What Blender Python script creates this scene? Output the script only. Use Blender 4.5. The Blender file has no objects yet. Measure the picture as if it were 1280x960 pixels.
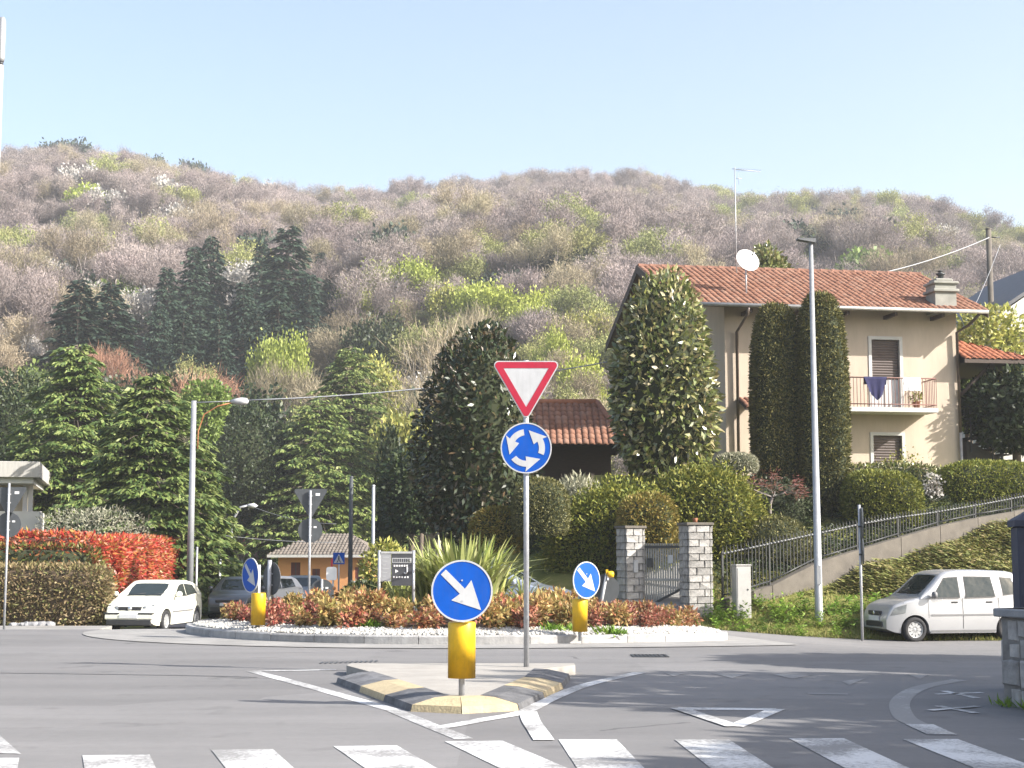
import bpy, bmesh, math, random
import numpy as np
from mathutils import Vector, Matrix

# ------------------------------------------------------------------ camera, sky, sun, exposure
S = bpy.context.scene
COL = S.collection
PI = math.pi
rad = math.radians
F_PX, PITCH, EYE = 1900.0, math.atan(210.0/1900.0), 1.5      # focal length in pixels of a 1280 wide picture

cam_data = bpy.data.cameras.new('camera')
cam = bpy.data.objects.new('camera', cam_data)
COL.objects.link(cam)
cam_data.sensor_width = 36.0
cam_data.lens = F_PX/1280.0*36.0
cam_data.clip_start = 0.1
cam_data.clip_end = 6000
cam.location = (0, 0, EYE)
cam.rotation_euler = (PI/2 + PITCH, 0, 0)
S.camera = cam

HAZE = 0.00052
SUN_AZ, SUN_EL = rad(69), rad(31)            # azimuth to the right of straight behind the camera
SUN_DIR = Vector((math.sin(SUN_AZ)*math.cos(SUN_EL), -math.cos(SUN_AZ)*math.cos(SUN_EL), math.sin(SUN_EL)))
world = bpy.data.worlds.new('World')
S.world = world
world.use_nodes = True
wn = world.node_tree
wn.nodes.clear()
sky = wn.nodes.new('ShaderNodeTexSky')
sky.sky_type = 'NISHITA'
sky.sun_disc = False
sky.sun_elevation = SUN_EL
sky.sun_rotation = math.atan2(SUN_DIR.x, SUN_DIR.y)
sky.air_density = 1.0
sky.dust_density = 2.8
sky.ozone_density = 0.7
bg = wn.nodes.new('ShaderNodeBackground')
bg.inputs['Strength'].default_value = 0.115
wo = wn.nodes.new('ShaderNodeOutputWorld')
wn.links.new(sky.outputs[0], bg.inputs['Color'])
wn.links.new(bg.outputs[0], wo.inputs['Surface'])

sun_data = bpy.data.lights.new('sun', 'SUN')
sun = bpy.data.objects.new('sun', sun_data)
COL.objects.link(sun)
sun_data.energy = 5.0
sun_data.angle = rad(0.5)
sun_data.color = (1.0, 0.95, 0.875)
sun.location = (40, -20, 60)
sun.rotation_euler = SUN_DIR.to_track_quat('Z', 'Y').to_euler()

S.view_settings.view_transform = 'Standard'
S.view_settings.look = 'None'
S.view_settings.exposure = 1.42
S.view_settings.gamma = 1.0
S.view_settings.use_curve_mapping = False
S.render.engine = 'CYCLES'
S.cycles.use_denoising = True
S.cycles.max_bounces = 6
S.cycles.diffuse_bounces = 3
S.cycles.glossy_bounces = 2
S.cycles.transmission_bounces = 3
S.cycles.transparent_max_bounces = 4
S.cycles.volume_bounces = 0
S.cycles.caustics_reflective = False
S.cycles.caustics_refractive = False
S.cycles.sample_clamp_indirect = 6

# ------------------------------------------------------------------ helpers
cosp, sinp = math.cos(PITCH), math.sin(PITCH)
def P(px, py, d):
    """World point seen at pixel (px, py) of the 1280x960 photograph at distance d along the ground axis."""
    v = 480.0 - py
    ry = F_PX*cosp - v*sinp
    rz = F_PX*sinp + v*cosp
    k = d/ry
    return Vector(((px - 640.0)*k, d, EYE + rz*k))

def on_ground(px, py, z=0.0):
    v = 480.0 - py
    ry = F_PX*cosp - v*sinp
    rz = F_PX*sinp + v*cosp
    k = (z - EYE)/rz
    return Vector(((px - 640.0)*k, ry*k, z))

def ss(a, b, x):
    t = np.clip((np.asarray(x, dtype=float) - a)/(b - a), 0, 1)
    return t*t*(3 - 2*t)

def link(name, me, parent=None, mat=None, loc=None, rz=None):
    o = bpy.data.objects.new(name, me)
    COL.objects.link(o)
    if mat is not None and me is not None and len(me.materials) == 0:
        me.materials.append(mat)
    if parent is not None:
        o.parent = parent
    if loc is not None:
        o.location = loc
    if rz is not None:
        o.rotation_euler = (0, 0, rz)
    return o

def tag(o, label=None, cat=None, group=None, kind=None):
    if label: o['label'] = label
    if cat: o['category'] = cat
    if group: o['group'] = group
    if kind: o['kind'] = kind
    return o

def thing(name, label, cat, loc=(0, 0, 0), rz=0.0, group=None):
    o = bpy.data.objects.new(name, None)
    COL.objects.link(o)
    o.empty_display_size = 0.2
    o.location = loc
    o.rotation_euler = (0, 0, rz)
    return tag(o, label, cat, group)

def dup(root, loc, rz=0.0, label=None, group=None, scale=None):
    def cp(o, par):
        c = o.copy()
        COL.objects.link(c)
        if par is not None: c.parent = par
        for ch in list(o.children): cp(ch, c)
        return c
    r = cp(root, None)
    r.location = loc
    r.rotation_euler = (0, 0, rz)
    if scale is not None: r.scale = scale
    if label: r['label'] = label
    if group: r['group'] = group
    return r

def np_mesh(name, V, Fa, smooth=False):
    """Mesh from an (n,3) vertex array and an (m,k) face array."""
    me = bpy.data.meshes.new(name)
    V = np.asarray(V, dtype=np.float32)
    Fa = np.asarray(Fa, dtype=np.int32)
    m, k = Fa.shape
    me.vertices.add(len(V))
    me.vertices.foreach_set('co', V.ravel())
    me.loops.add(m*k)
    me.loops.foreach_set('vertex_index', Fa.ravel())
    me.polygons.add(m)
    me.polygons.foreach_set('loop_start', np.arange(0, m*k, k, dtype=np.int32))
    me.polygons.foreach_set('loop_total', np.full(m, k, dtype=np.int32))
    if smooth: me.polygons.foreach_set('use_smooth', np.ones(m, dtype=bool))
    me.update(calc_edges=True)
    return me

class MB:
    """Collects simple shapes into one mesh."""
    def __init__(s):
        s.v, s.f, s.sm = [], [], []
    def add(s, vs, fs, smooth=False):
        b = len(s.v)
        s.v += [tuple(v) for v in vs]
        s.f += [tuple(i + b for i in f) for f in fs]
        s.sm += [smooth]*len(fs)
        return s
    def box(s, x0, x1, y0, y1, z0, z1, bev=0.0):
        if bev <= 0:
            vs = [(x, y, z) for z in (z0, z1) for y in (y0, y1) for x in (x0, x1)]
            return s.add(vs, [(0, 2, 3, 1), (4, 5, 7, 6), (0, 1, 5, 4), (2, 6, 7, 3), (0, 4, 6, 2), (1, 3, 7, 5)])
        bm = bmesh.new()
        bmesh.ops.create_cube(bm, size=1)
        for v in bm.verts:
            v.co = ((x0+x1)/2 + v.co.x*(x1-x0), (y0+y1)/2 + v.co.y*(y1-y0), (z0+z1)/2 + v.co.z*(z1-z0))
        bmesh.ops.bevel(bm, geom=list(bm.edges), offset=bev, segments=1, affect='EDGES')
        bm.verts.index_update()
        s.add([v.co for v in bm.verts], [[v.index for v in f.verts] for f in bm.faces])
        bm.free()
        return s
    def cyl(s, p0, p1, r0, r1=None, n=12, caps=True, smooth=True):
        r1 = r0 if r1 is None else r1
        p0, p1 = Vector(p0), Vector(p1)
        d = (p1 - p0).normalized()
        a = d.orthogonal().normalized()
        b = d.cross(a)
        vs = []
        for p, r in ((p0, r0), (p1, r1)):
            for i in range(n):
                t = 2*PI*i/n
                vs.append(p + a*(r*math.cos(t)) + b*(r*math.sin(t)))
        s.add(vs, [(i, (i+1) % n, n + (i+1) % n, n + i) for i in range(n)], smooth)
        if caps:
            s.add(vs, [tuple(range(n-1, -1, -1)), tuple(range(n, 2*n))])
        return s
    def tube(s, pts, r, n=6, smooth=True):
        pts = [Vector(p) for p in pts]
        rs = r if isinstance(r, (list, tuple)) else [r]*len(pts)
        vs, fs = [], []
        prev = None
        for i, p in enumerate(pts):
            t = (pts[min(i+1, len(pts)-1)] - pts[max(i-1, 0)]).normalized()
            a = t.orthogonal().normalized() if prev is None else (prev - t*prev.dot(t)).normalized()
            prev = a
            b = t.cross(a)
            for k in range(n):
                q = 2*PI*k/n
                vs.append(p + a*(rs[i]*math.cos(q)) + b*(rs[i]*math.sin(q)))
        for i in range(len(pts)-1):
            for k in range(n):
                fs.append((i*n+k, i*n+(k+1) % n, (i+1)*n+(k+1) % n, (i+1)*n+k))
        s.add(vs, fs, smooth)
        m = len(pts)-1
        return s.add(vs, [tuple(range(n-1, -1, -1)), tuple(range(m*n, m*n+n))])
    def lathe(s, prof, n=24, axis='z', c=(0, 0, 0), smooth=True):
        vs, fs = [], []
        for r, h in prof:
            for i in range(n):
                t = 2*PI*i/n
                if axis == 'z': q = (r*math.cos(t), r*math.sin(t), h)
                elif axis == 'y': q = (r*math.cos(t), h, r*math.sin(t))
                else: q = (h, r*math.cos(t), r*math.sin(t))
                vs.append((q[0]+c[0], q[1]+c[1], q[2]+c[2]))
        for k in range(len(prof)-1):
            for i in range(n):
                fs.append((k*n+i, k*n+(i+1) % n, (k+1)*n+(i+1) % n, (k+1)*n+i))
        return s.add(vs, fs, smooth)
    def prism_y(s, poly, y0, y1):
        """Polygon given as (x, z), extruded from y0 (front) to y1."""
        n = len(poly)
        vs = [(x, y0, z) for x, z in poly] + [(x, y1, z) for x, z in poly]
        return s.add(vs, [tuple(range(n)), tuple(range(2*n-1, n-1, -1))] + [(i, n+i, n+(i+1) % n, (i+1) % n) for i in range(n)])
    def prism_z(s, poly, z0, z1):
        n = len(poly)
        vs = [(x, y, z0) for x, y in poly] + [(x, y, z1) for x, y in poly]
        return s.add(vs, [tuple(range(n-1, -1, -1)), tuple(range(n, 2*n))] + [(i, (i+1) % n, n+(i+1) % n, n+i) for i in range(n)])
    def ring_y(s, r0, r1, y0, y1, n=40, c=(0, 0)):
        return s.lathe([(r0, y0), (r1, y0), (r1, y1), (r0, y1), (r0, y0)], n, 'y', (c[0], 0, c[1]), smooth=False)
    def mesh(s, name):
        me = bpy.data.meshes.new(name)
        me.from_pydata(s.v, [], s.f)
        me.polygons.foreach_set('use_smooth', np.array(s.sm, dtype=bool))
        me.update()
        bm = bmesh.new()
        bm.from_mesh(me)
        bmesh.ops.remove_doubles(bm, verts=bm.verts, dist=1e-5)
        bmesh.ops.recalc_face_normals(bm, faces=bm.faces)
        bm.to_mesh(me)
        bm.free()
        return me
    def build(s, name, mat, parent=None, loc=None, rz=None):
        return link(name, s.mesh(name), parent, mat, loc, rz)

def part_box(name, mat, parent, *a, bev=0.0):
    mb = MB(); mb.box(*a, bev)
    return mb.build(name, mat, parent)
ORD = ['first', 'second', 'third', 'fourth', 'fifth', 'sixth', 'seventh', 'eighth', 'ninth', 'tenth', 'eleventh', 'twelfth', 'thirteenth', 'fourteenth', 'fifteenth', 'sixteenth', 'seventeenth', 'eighteenth', 'nineteenth', 'twentieth',
       'twenty-first', 'twenty-second', 'twenty-third', 'twenty-fourth', 'twenty-fifth', 'twenty-sixth', 'twenty-seventh', 'twenty-eighth', 'twenty-ninth', 'thirtieth']
# ------------------------------------------------------------------ materials
def new_mat(name):
    m = bpy.data.materials.new(name)
    m.use_nodes = True
    nt = m.node_tree
    nt.nodes.clear()
    out = nt.nodes.new('ShaderNodeOutputMaterial')
    b = nt.nodes.new('ShaderNodeBsdfPrincipled')
    nt.links.new(b.outputs[0], out.inputs['Surface'])
    return m, nt, b, out

def surf(name, col, rough=0.7, var=0.25, scale=6.0, metal=0.0, bump=0.0, bump_scale=40.0, col2=None, spec=0.5, coat=0.0, detail=6.0, stretch=None, obj_var=0.0, grime=0.0):
    """Principled surface whose colour drifts with two octaves of noise."""
    m, nt, b, out = new_mat(name)
    N, L = nt.nodes, nt.links
    tc = N.new('ShaderNodeTexCoord')
    src = tc.outputs['Object']
    if stretch:
        mp = N.new('ShaderNodeMapping')
        mp.inputs['Scale'].default_value = stretch
        L.new(src, mp.inputs[0])
        src = mp.outputs[0]
    nz = N.new('ShaderNodeTexNoise')
    nz.inputs['Scale'].default_value = scale
    nz.inputs['Detail'].default_value = detail
    nz.inputs['Roughness'].default_value = 0.65
    L.new(src, nz.inputs['Vector'])
    rp = N.new('ShaderNodeValToRGB')
    c2 = col2 if col2 else tuple(c*(1-var) for c in col)
    c1 = col if col2 else tuple(min(1, c*(1+var*0.6)) for c in col)
    rp.color_ramp.elements[0].position = 0.33
    rp.color_ramp.elements[1].position = 0.68
    rp.color_ramp.elements[0].color = (*c2, 1)
    rp.color_ramp.elements[1].color = (*c1, 1)
    L.new(nz.outputs[0], rp.inputs[0])
    colour = rp.outputs[0]
    if obj_var:
        oi = N.new('ShaderNodeObjectInfo'); mr = N.new('ShaderNodeMapRange')
        mr.inputs['To Min'].default_value = 1-obj_var; mr.inputs['To Max'].default_value = 1+obj_var
        L.new(oi.outputs['Random'], mr.inputs['Value'])
        hs = N.new('ShaderNodeHueSaturation'); L.new(mr.outputs[0], hs.inputs['Value']); L.new(colour, hs.inputs['Color'])
        colour = hs.outputs[0]
    if grime:
        mg = N.new('ShaderNodeMapping'); mg.inputs['Scale'].default_value = (9, 9, 1.1)
        L.new(tc.outputs['Object'], mg.inputs[0])
        ng_ = N.new('ShaderNodeTexNoise'); ng_.inputs['Scale'].default_value = 1.6; ng_.inputs['Detail'].default_value = 8; ng_.inputs['Roughness'].default_value = 0.7
        L.new(mg.outputs[0], ng_.inputs['Vector'])
        rg_ = N.new('ShaderNodeMapRange'); rg_.inputs['From Min'].default_value = 0.48; rg_.inputs['From Max'].default_value = 0.78; rg_.inputs['To Max'].default_value = grime
        L.new(ng_.outputs[0], rg_.inputs['Value'])
        mx_ = N.new('ShaderNodeMix'); mx_.data_type = 'RGBA'; mx_.inputs['B'].default_value = (0.09, 0.082, 0.07, 1)
        L.new(rg_.outputs[0], mx_.inputs['Factor']); L.new(colour, mx_.inputs['A'])
        colour = mx_.outputs['Result']
    L.new(colour, b.inputs['Base Color'])
    b.inputs['Roughness'].default_value = rough
    b.inputs['Metallic'].default_value = metal
    b.inputs['Specular IOR Level'].default_value = spec
    if coat:
        b.inputs['Coat Weight'].default_value = coat
        b.inputs['Coat Roughness'].default_value = 0.05
    if bump:
        n2 = N.new('ShaderNodeTexNoise')
        n2.inputs['Scale'].default_value = bump_scale
        n2.inputs['Detail'].default_value = 5
        L.new(src, n2.inputs['Vector'])
        bp = N.new('ShaderNodeBump')
        bp.inputs['Strength'].default_value = bump
        bp.inputs['Distance'].default_value = 0.02
        L.new(n2.outputs[0], bp.inputs['Height'])
        L.new(bp.outputs[0], b.inputs['Normal'])
    return m

def leaf_mat(name, cols, rough=0.55, trans=0.25, obj_var=0.25, spec=0.35):
    """Leaf colour picked per leaf, shifted a little per plant; thin leaves let some light through."""
    m, nt, b, out = new_mat(name)
    N, L = nt.nodes, nt.links
    g = N.new('ShaderNodeNewGeometry')
    rp = N.new('ShaderNodeValToRGB')
    cr = rp.color_ramp
    while len(cr.elements) < len(cols): cr.elements.new(0.5)
    for i, c in enumerate(cols):
        cr.elements[i].position = i/(max(1, len(cols)-1))
        cr.elements[i].color = (*c, 1)
    L.new(g.outputs['Random Per Island'], rp.inputs[0])
    oi = N.new('ShaderNodeObjectInfo')
    mr = N.new('ShaderNodeMapRange')
    mr.inputs['To Min'].default_value = 1 - obj_var
    mr.inputs['To Max'].default_value = 1 + obj_var
    L.new(oi.outputs['Random'], mr.inputs['Value'])
    hs = N.new('ShaderNodeHueSaturation')
    mh = N.new('ShaderNodeMapRange')
    mh.inputs['To Min'].default_value = 0.5 - 0.05*obj_var
    mh.inputs['To Max'].default_value = 0.5 + 0.05*obj_var
    wn_ = N.new('ShaderNodeTexWhiteNoise')
    wn_.noise_dimensions = '1D'
    L.new(oi.outputs['Random'], wn_.inputs['W'])
    L.new(wn_.outputs['Value'], mh.inputs['Value'])
    L.new(mh.outputs[0], hs.inputs['Hue'])
    L.new(mr.outputs[0], hs.inputs['Value'])
    L.new(rp.outputs[0], hs.inputs['Color'])
    L.new(hs.outputs[0], b.inputs['Base Color'])
    b.inputs['Roughness'].default_value = rough
    b.inputs['Specular IOR Level'].default_value = spec
    if trans > 0:
        tr = N.new('ShaderNodeBsdfTranslucent')
        L.new(hs.outputs[0], tr.inputs['Color'])
        mx = N.new('ShaderNodeMixShader')
        mx.inputs[0].default_value = trans
        L.new(b.outputs[0], mx.inputs[1])
        L.new(tr.outputs[0], mx.inputs[2])
        L.new(mx.outputs[0], out.inputs['Surface'])
    return m

M = {}
M['post_metal'] = surf('galvanised_steel', (0.42, 0.43, 0.45), 0.45, 0.2, 14, metal=0.35)
M['grey_paint'] = surf('grey_paint', (0.36, 0.37, 0.38), 0.5, 0.12, 9)
M['lamp_metal'] = surf('lamp_post_paint', (0.33, 0.34, 0.35), 0.42, 0.12, 5, metal=0.3)
M['dark_metal'] = surf('dark_metal', (0.035, 0.038, 0.042), 0.45, 0.25, 8)
M['sign_back'] = surf('sign_back_grey', (0.065, 0.072, 0.078), 0.6, 0.2, 6)
M['sign_blue'] = surf('sign_blue', (0.001, 0.075, 0.40), 0.5, 0.14, 4, spec=0.2, grime=0.22)
M['sign_white'] = surf('sign_white', (0.46, 0.465, 0.475), 0.45, 0.08, 5, grime=0.22)
M['sign_red'] = surf('sign_red', (0.38, 0.008, 0.035), 0.42, 0.14, 5, grime=0.18)
M['yellow'] = surf('bollard_yellow', (0.74, 0.45, 0.008), 0.45, 0.14, 7, grime=0.3)
M['sticker'] = surf('sticker_white', (0.75, 0.75, 0.75), 0.5, 0.05, 8)
M['orange_cable'] = surf('orange_cable', (0.42, 0.17, 0.07), 0.6, 0.2, 8)
M['wire'] = surf('overhead_wire', (0.30, 0.31, 0.33), 0.6, 0.1, 5)
M['concrete'] = surf('concrete', (0.115, 0.102, 0.085), 0.9, 0.22, 3.5, bump=0.25)
M['kerb'] = surf('kerb_stone', (0.33, 0.325, 0.32), 0.85, 0.25, 5, bump=0.4, bump_scale=40, obj_var=0.14, grime=0.25)
M['island_top'] = surf('island_concrete', (0.32, 0.30, 0.27), 0.9, 0.14, 3.0, bump=0.3, bump_scale=50)
M['kerb_black'] = surf('kerb_black', (0.135, 0.135, 0.14), 0.8, 0.5, 5, bump=0.5, obj_var=0.2, grime=0.2)
M['kerb_yellow'] = surf('kerb_yellow', (0.47, 0.39, 0.235), 0.8, 0.2, 5, bump=0.5, col2=(0.37, 0.29, 0.18), obj_var=0.12, grime=0.35)
M['apron'] = surf('apron_concrete', (0.25, 0.243, 0.232), 0.9, 0.22, 1.4, bump=0.2)
M['soil'] = surf('soil', (0.075, 0.05, 0.035), 0.95, 0.4, 7, bump=0.6, bump_scale=25)
M['pebble'] = leaf_mat('white_pebbles', [(0.38, 0.365, 0.33), (0.50, 0.485, 0.45), (0.28, 0.27, 0.245), (0.56, 0.545, 0.51)], 0.8, 0.0, 0.0)
M['bark'] = surf('bark', (0.12, 0.095, 0.075), 0.95, 0.4, 12, bump=0.6, stretch=(1, 1, 0.25))
M['bark_pale'] = surf('bark_pale', (0.27, 0.235, 0.215), 0.95, 0.3, 8, bump=0.4, stretch=(1, 1, 0.3))
M['bark_white'] = surf('bark_white', (0.50, 0.45, 0.39), 0.9, 0.25, 8)

def white_paint(name, wear=0.5, col=(0.60, 0.60, 0.595)):
    m, nt, b, out = new_mat(name)
    N, L = nt.nodes, nt.links
    tc = N.new('ShaderNodeTexCoord')
    nz = N.new('ShaderNodeTexNoise'); nz.inputs['Scale'].default_value = 22; nz.inputs['Detail'].default_value = 10; nz.inputs['Roughness'].default_value = 0.75
    n3 = N.new('ShaderNodeTexNoise'); n3.inputs['Scale'].default_value = 1.1; n3.inputs['Detail'].default_value = 3
    L.new(tc.outputs['Object'], nz.inputs['Vector']); L.new(tc.outputs['Object'], n3.inputs['Vector'])
    ad = N.new('ShaderNodeMath'); ad.operation = 'ADD'
    L.new(nz.outputs[0], ad.inputs[0]); L.new(n3.outputs[0], ad.inputs[1])
    rp = N.new('ShaderNodeValToRGB')
    rp.color_ramp.elements[0].position = 0.36 + 0.28*wear
    rp.color_ramp.elements[1].position = 0.47 + 0.28*wear
    rp.color_ramp.elements[0].color = (0.22, 0.215, 0.21, 1)
    rp.color_ramp.elements[1].color = (*col, 1)
    dv = N.new('ShaderNodeMath'); dv.operation = 'MULTIPLY'; dv.inputs[1].default_value = 0.5
    L.new(ad.outputs[0], dv.inputs[0]); L.new(dv.outputs[0], rp.inputs[0])
    L.new(rp.outputs[0], b.inputs['Base Color'])
    b.inputs['Roughness'].default_value = 0.75
    return m
M['paint'] = white_paint('road_paint', 0.25)
M['paint_worn'] = white_paint('road_paint_worn', 0.30, (0.58, 0.58, 0.575))
M['paint_faint'] = white_paint('road_paint_faint', 0.60, (0.38, 0.38, 0.375))

def asphalt():
    m, nt, b, out = new_mat('asphalt')
    N, L = nt.nodes, nt.links
    tc = N.new('ShaderNodeTexCoord')
    def noise(sc, det=6, rgh=0.6, vec=None):
        n = N.new('ShaderNodeTexNoise'); n.inputs['Scale'].default_value = sc; n.inputs['Detail'].default_value = det; n.inputs['Roughness'].default_value = rgh
        L.new(vec or tc.outputs['Object'], n.inputs['Vector'])
        return n.outputs[0]
    big = noise(0.16, 5, 0.6)
    mp = N.new('ShaderNodeMapping'); mp.inputs['Scale'].default_value = (0.25, 1.6, 1)
    L.new(tc.outputs['Object'], mp.inputs[0])
    streak = noise(0.7, 6, 0.6, mp.outputs[0])
    fine = noise(120, 3, 0.8)
    mid = noise(9, 7, 0.7)
    def mathn(op, a, bv):
        q = N.new('ShaderNodeMath'); q.operation = op
        for i, x in enumerate((a, bv)):
            if isinstance(x, (int, float)): q.inputs[i].default_value = x
            else: L.new(x, q.inputs[i])
        return q.outputs[0]
    s1 = mathn('ADD', mathn('MULTIPLY', big, 0.36), mathn('MULTIPLY', streak, 0.30))
    s2 = mathn('ADD', mathn('MULTIPLY', fine, 0.30), mathn('MULTIPLY', mid, 0.16))
    tot = mathn('ADD', s1, s2)
    rp = N.new('ShaderNodeValToRGB')
    rp.color_ramp.elements[0].position = 0.38; rp.color_ramp.elements[0].color = (0.118, 0.115, 0.114, 1)
    rp.color_ramp.elements[1].position = 0.66; rp.color_ramp.elements[1].color = (0.205, 0.199, 0.197, 1)
    L.new(tot, rp.inputs[0])
    # fine dark cracks
    vo = N.new('ShaderNodeTexVoronoi'); vo.feature = 'DISTANCE_TO_EDGE'; vo.inputs['Scale'].default_value = 0.33
    wv = N.new('ShaderNodeMix'); wv.data_type = 'VECTOR'; wv.inputs['Factor'].default_value = 0.25
    nv = N.new('ShaderNodeTexNoise'); nv.inputs['Scale'].default_value = 1.3; nv.inputs['Detail'].default_value = 5
    L.new(tc.outputs['Object'], nv.inputs['Vector'])
    L.new(tc.outputs['Object'], wv.inputs[4]); L.new(nv.outputs['Color'], wv.inputs[5])
    L.new(wv.outputs[1], vo.inputs['Vector'])
    lt = mathn('LESS_THAN', vo.outputs['Distance'], 0.006)
    gate = mathn('GREATER_THAN', noise(0.22, 2), 0.56)
    crack = mathn('MULTIPLY', mathn('MULTIPLY', lt, gate), 0.55)
    mx = N.new('ShaderNodeMix'); mx.data_type = 'RGBA'
    L.new(crack, mx.inputs['Factor']); L.new(rp.outputs[0], mx.inputs['A']); mx.inputs['B'].default_value = (0.05, 0.05, 0.05, 1)
    # repaired patches and old oil stains
    pv_ = N.new('ShaderNodeTexVoronoi'); pv_.inputs['Scale'].default_value = 0.17; pv_.distance = 'CHEBYCHEV'
    L.new(tc.outputs['Object'], pv_.inputs['Vector'])
    sp_ = N.new('ShaderNodeSeparateColor'); L.new(pv_.outputs['Color'], sp_.inputs[0])
    pf = N.new('ShaderNodeMapRange'); pf.inputs['To Min'].default_value = 0.88; pf.inputs['To Max'].default_value = 1.08
    L.new(sp_.outputs[0], pf.inputs['Value'])
    st = N.new('ShaderNodeMapRange'); st.inputs['From Min'].default_value = 0.60; st.inputs['From Max'].default_value = 0.74; st.inputs['To Min'].default_value = 1.0; st.inputs['To Max'].default_value = 0.72
    L.new(noise(1.3, 4, 0.55), st.inputs['Value'])
    tone = mathn('MULTIPLY', pf.outputs[0], st.outputs[0])
    hv = N.new('ShaderNodeHueSaturation'); L.new(tone, hv.inputs['Value']); L.new(mx.outputs['Result'], hv.inputs['Color'])
    L.new(hv.outputs[0], b.inputs['Base Color'])
    b.inputs['Roughness'].default_value = 0.82
    b.inputs['Specular IOR Level'].default_value = 0.35
    bp = N.new('ShaderNodeBump'); bp.inputs['Strength'].default_value = 0.35; bp.inputs['Distance'].default_value = 0.01
    L.new(fine, bp.inputs['Height']); L.new(bp.outputs[0], b.inputs['Normal'])
    return m
M['asphalt'] = asphalt()
M['tar'] = surf('tar_seam', (0.05, 0.05, 0.052), 0.6, 0.3, 9)  # dark colour of the post shadow painted on the asphalt

def ground_mat():
    m, nt, b, out = new_mat('ground_soil_and_grass')
    N, L = nt.nodes, nt.links
    tc = N.new('ShaderNodeTexCoord')
    def noise(sc, det=6, rgh=0.65):
        n = N.new('ShaderNodeTexNoise'); n.inputs['Scale'].default_value = sc; n.inputs['Detail'].default_value = det; n.inputs['Roughness'].default_value = rgh
        L.new(tc.outputs['Object'], n.inputs['Vector'])
        return n.outputs[0]
    def ramp(fac, stops):
        r = N.new('ShaderNodeValToRGB')
        while len(r.color_ramp.elements) < len(stops): r.color_ramp.elements.new(0.5)
        for i, (p, c) in enumerate(stops):
            r.color_ramp.elements[i].position = p; r.color_ramp.elements[i].color = (*c, 1)
        L.new(fac, r.inputs[0])
        return r.outputs[0]
    near = ramp(noise(0.9), [(0.3, (0.075, 0.095, 0.024)), (0.52, (0.16, 0.165, 0.05)), (0.72, (0.26, 0.225, 0.09))])
    far = ramp(noise(0.028, 8), [(0.40, (0.075, 0.06, 0.05)), (0.60, (0.10, 0.08, 0.065)), (0.68, (0.11, 0.12, 0.05)), (0.78, (0.13, 0.155, 0.05))])
    sx = N.new('ShaderNodeSeparateXYZ'); L.new(tc.outputs['Object'], sx.inputs[0])
    mr = N.new('ShaderNodeMapRange'); mr.inputs['From Min'].default_value = 90; mr.inputs['From Max'].default_value = 125
    L.new(sx.outputs['Y'], mr.inputs['Value'])
    mx = N.new('ShaderNodeMix'); mx.data_type = 'RGBA'
    L.new(mr.outputs[0], mx.inputs['Factor']); L.new(near, mx.inputs['A']); L.new(far, mx.inputs['B'])
    L.new(mx.outputs['Result'], b.inputs['Base Color'])
    b.inputs['Roughness'].default_value = 1.0
    b.inputs['Specular IOR Level'].default_value = 0.1
    return m
M['ground'] = ground_mat()

# ------------------------------------------------------------------ heights
SKYLINE = [(-2000, 230), (-400, 190), (0, 180), (90, 178), (180, 192), (260, 210), (340, 222), (400, 230), (450, 227), (520, 222), (600, 217), (680, 208),
           (740, 207), (800, 210), (860, 222), (920, 236), (980, 236), (1050, 240), (1100, 233), (1150, 240), (1180, 255), (1220, 268), (1280, 285), (1700, 300), (3300, 330)]
RIDGE_Y = 430.0
_skx = np.array([p[0] for p in SKYLINE], float)
_sky = np.array([math.tan(math.atan((480-p[1])/F_PX) + PITCH) for p in SKYLINE])
def road_z(x, y):
    """Height of the road surface: flat near the camera, falling away behind and to the right of the roundabout."""
    x, y = np.asarray(x, float), np.asarray(y, float)
    left = 0.73*ss(28, 45, y)*(1 - 0.4*ss(-4, 2, x)) + 0.012*np.clip(y-45, 0, 60)
    right = 0.55*ss(-0.5, 9.5, x)*ss(21, 34, y)
    return -np.maximum(left, right)
def wobble(x, y):
    return 0.62*(np.sin(x*0.031+1.3)*np.cos(y*0.027+0.4)*5 + np.sin(x*0.071+y*0.043)*2.6 + np.sin(x*0.013-y*0.061+2)*3.0)
def hill_z(x, y):
    x, y = np.asarray(x, float), np.asarray(y, float)
    px = 640 + F_PX*x/np.maximum(y, 60)*0.985
    top = np.interp(px, _skx, _sky)*RIDGE_Y + EYE - 12.5
    t = np.clip((y-105)/(RIDGE_Y-105), 0, None)
    up = np.where(t < 1, t**0.93, 1 - 0.25*(t-1))
    w = wobble(x, y)*np.clip(t*4, 0, 1)*np.clip((1.0-t)*2.5, 0, 1)
    return np.maximum(top*up, -5)*(t > 0) + w
def bank_z(x, y):
    x, y = np.asarray(x, float), np.asarray(y, float)
    k = ss(-5.5, 2.5, x)
    return k*np.clip(0.4*(y-36.1), 0, 4.35)*(1 - ss(62, 100, y))
def ground_z(x, y):
    return road_z(x, y) + bank_z(x, y) + hill_z(x, y)
def gz(x, y): return float(ground_z(x, y))
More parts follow.
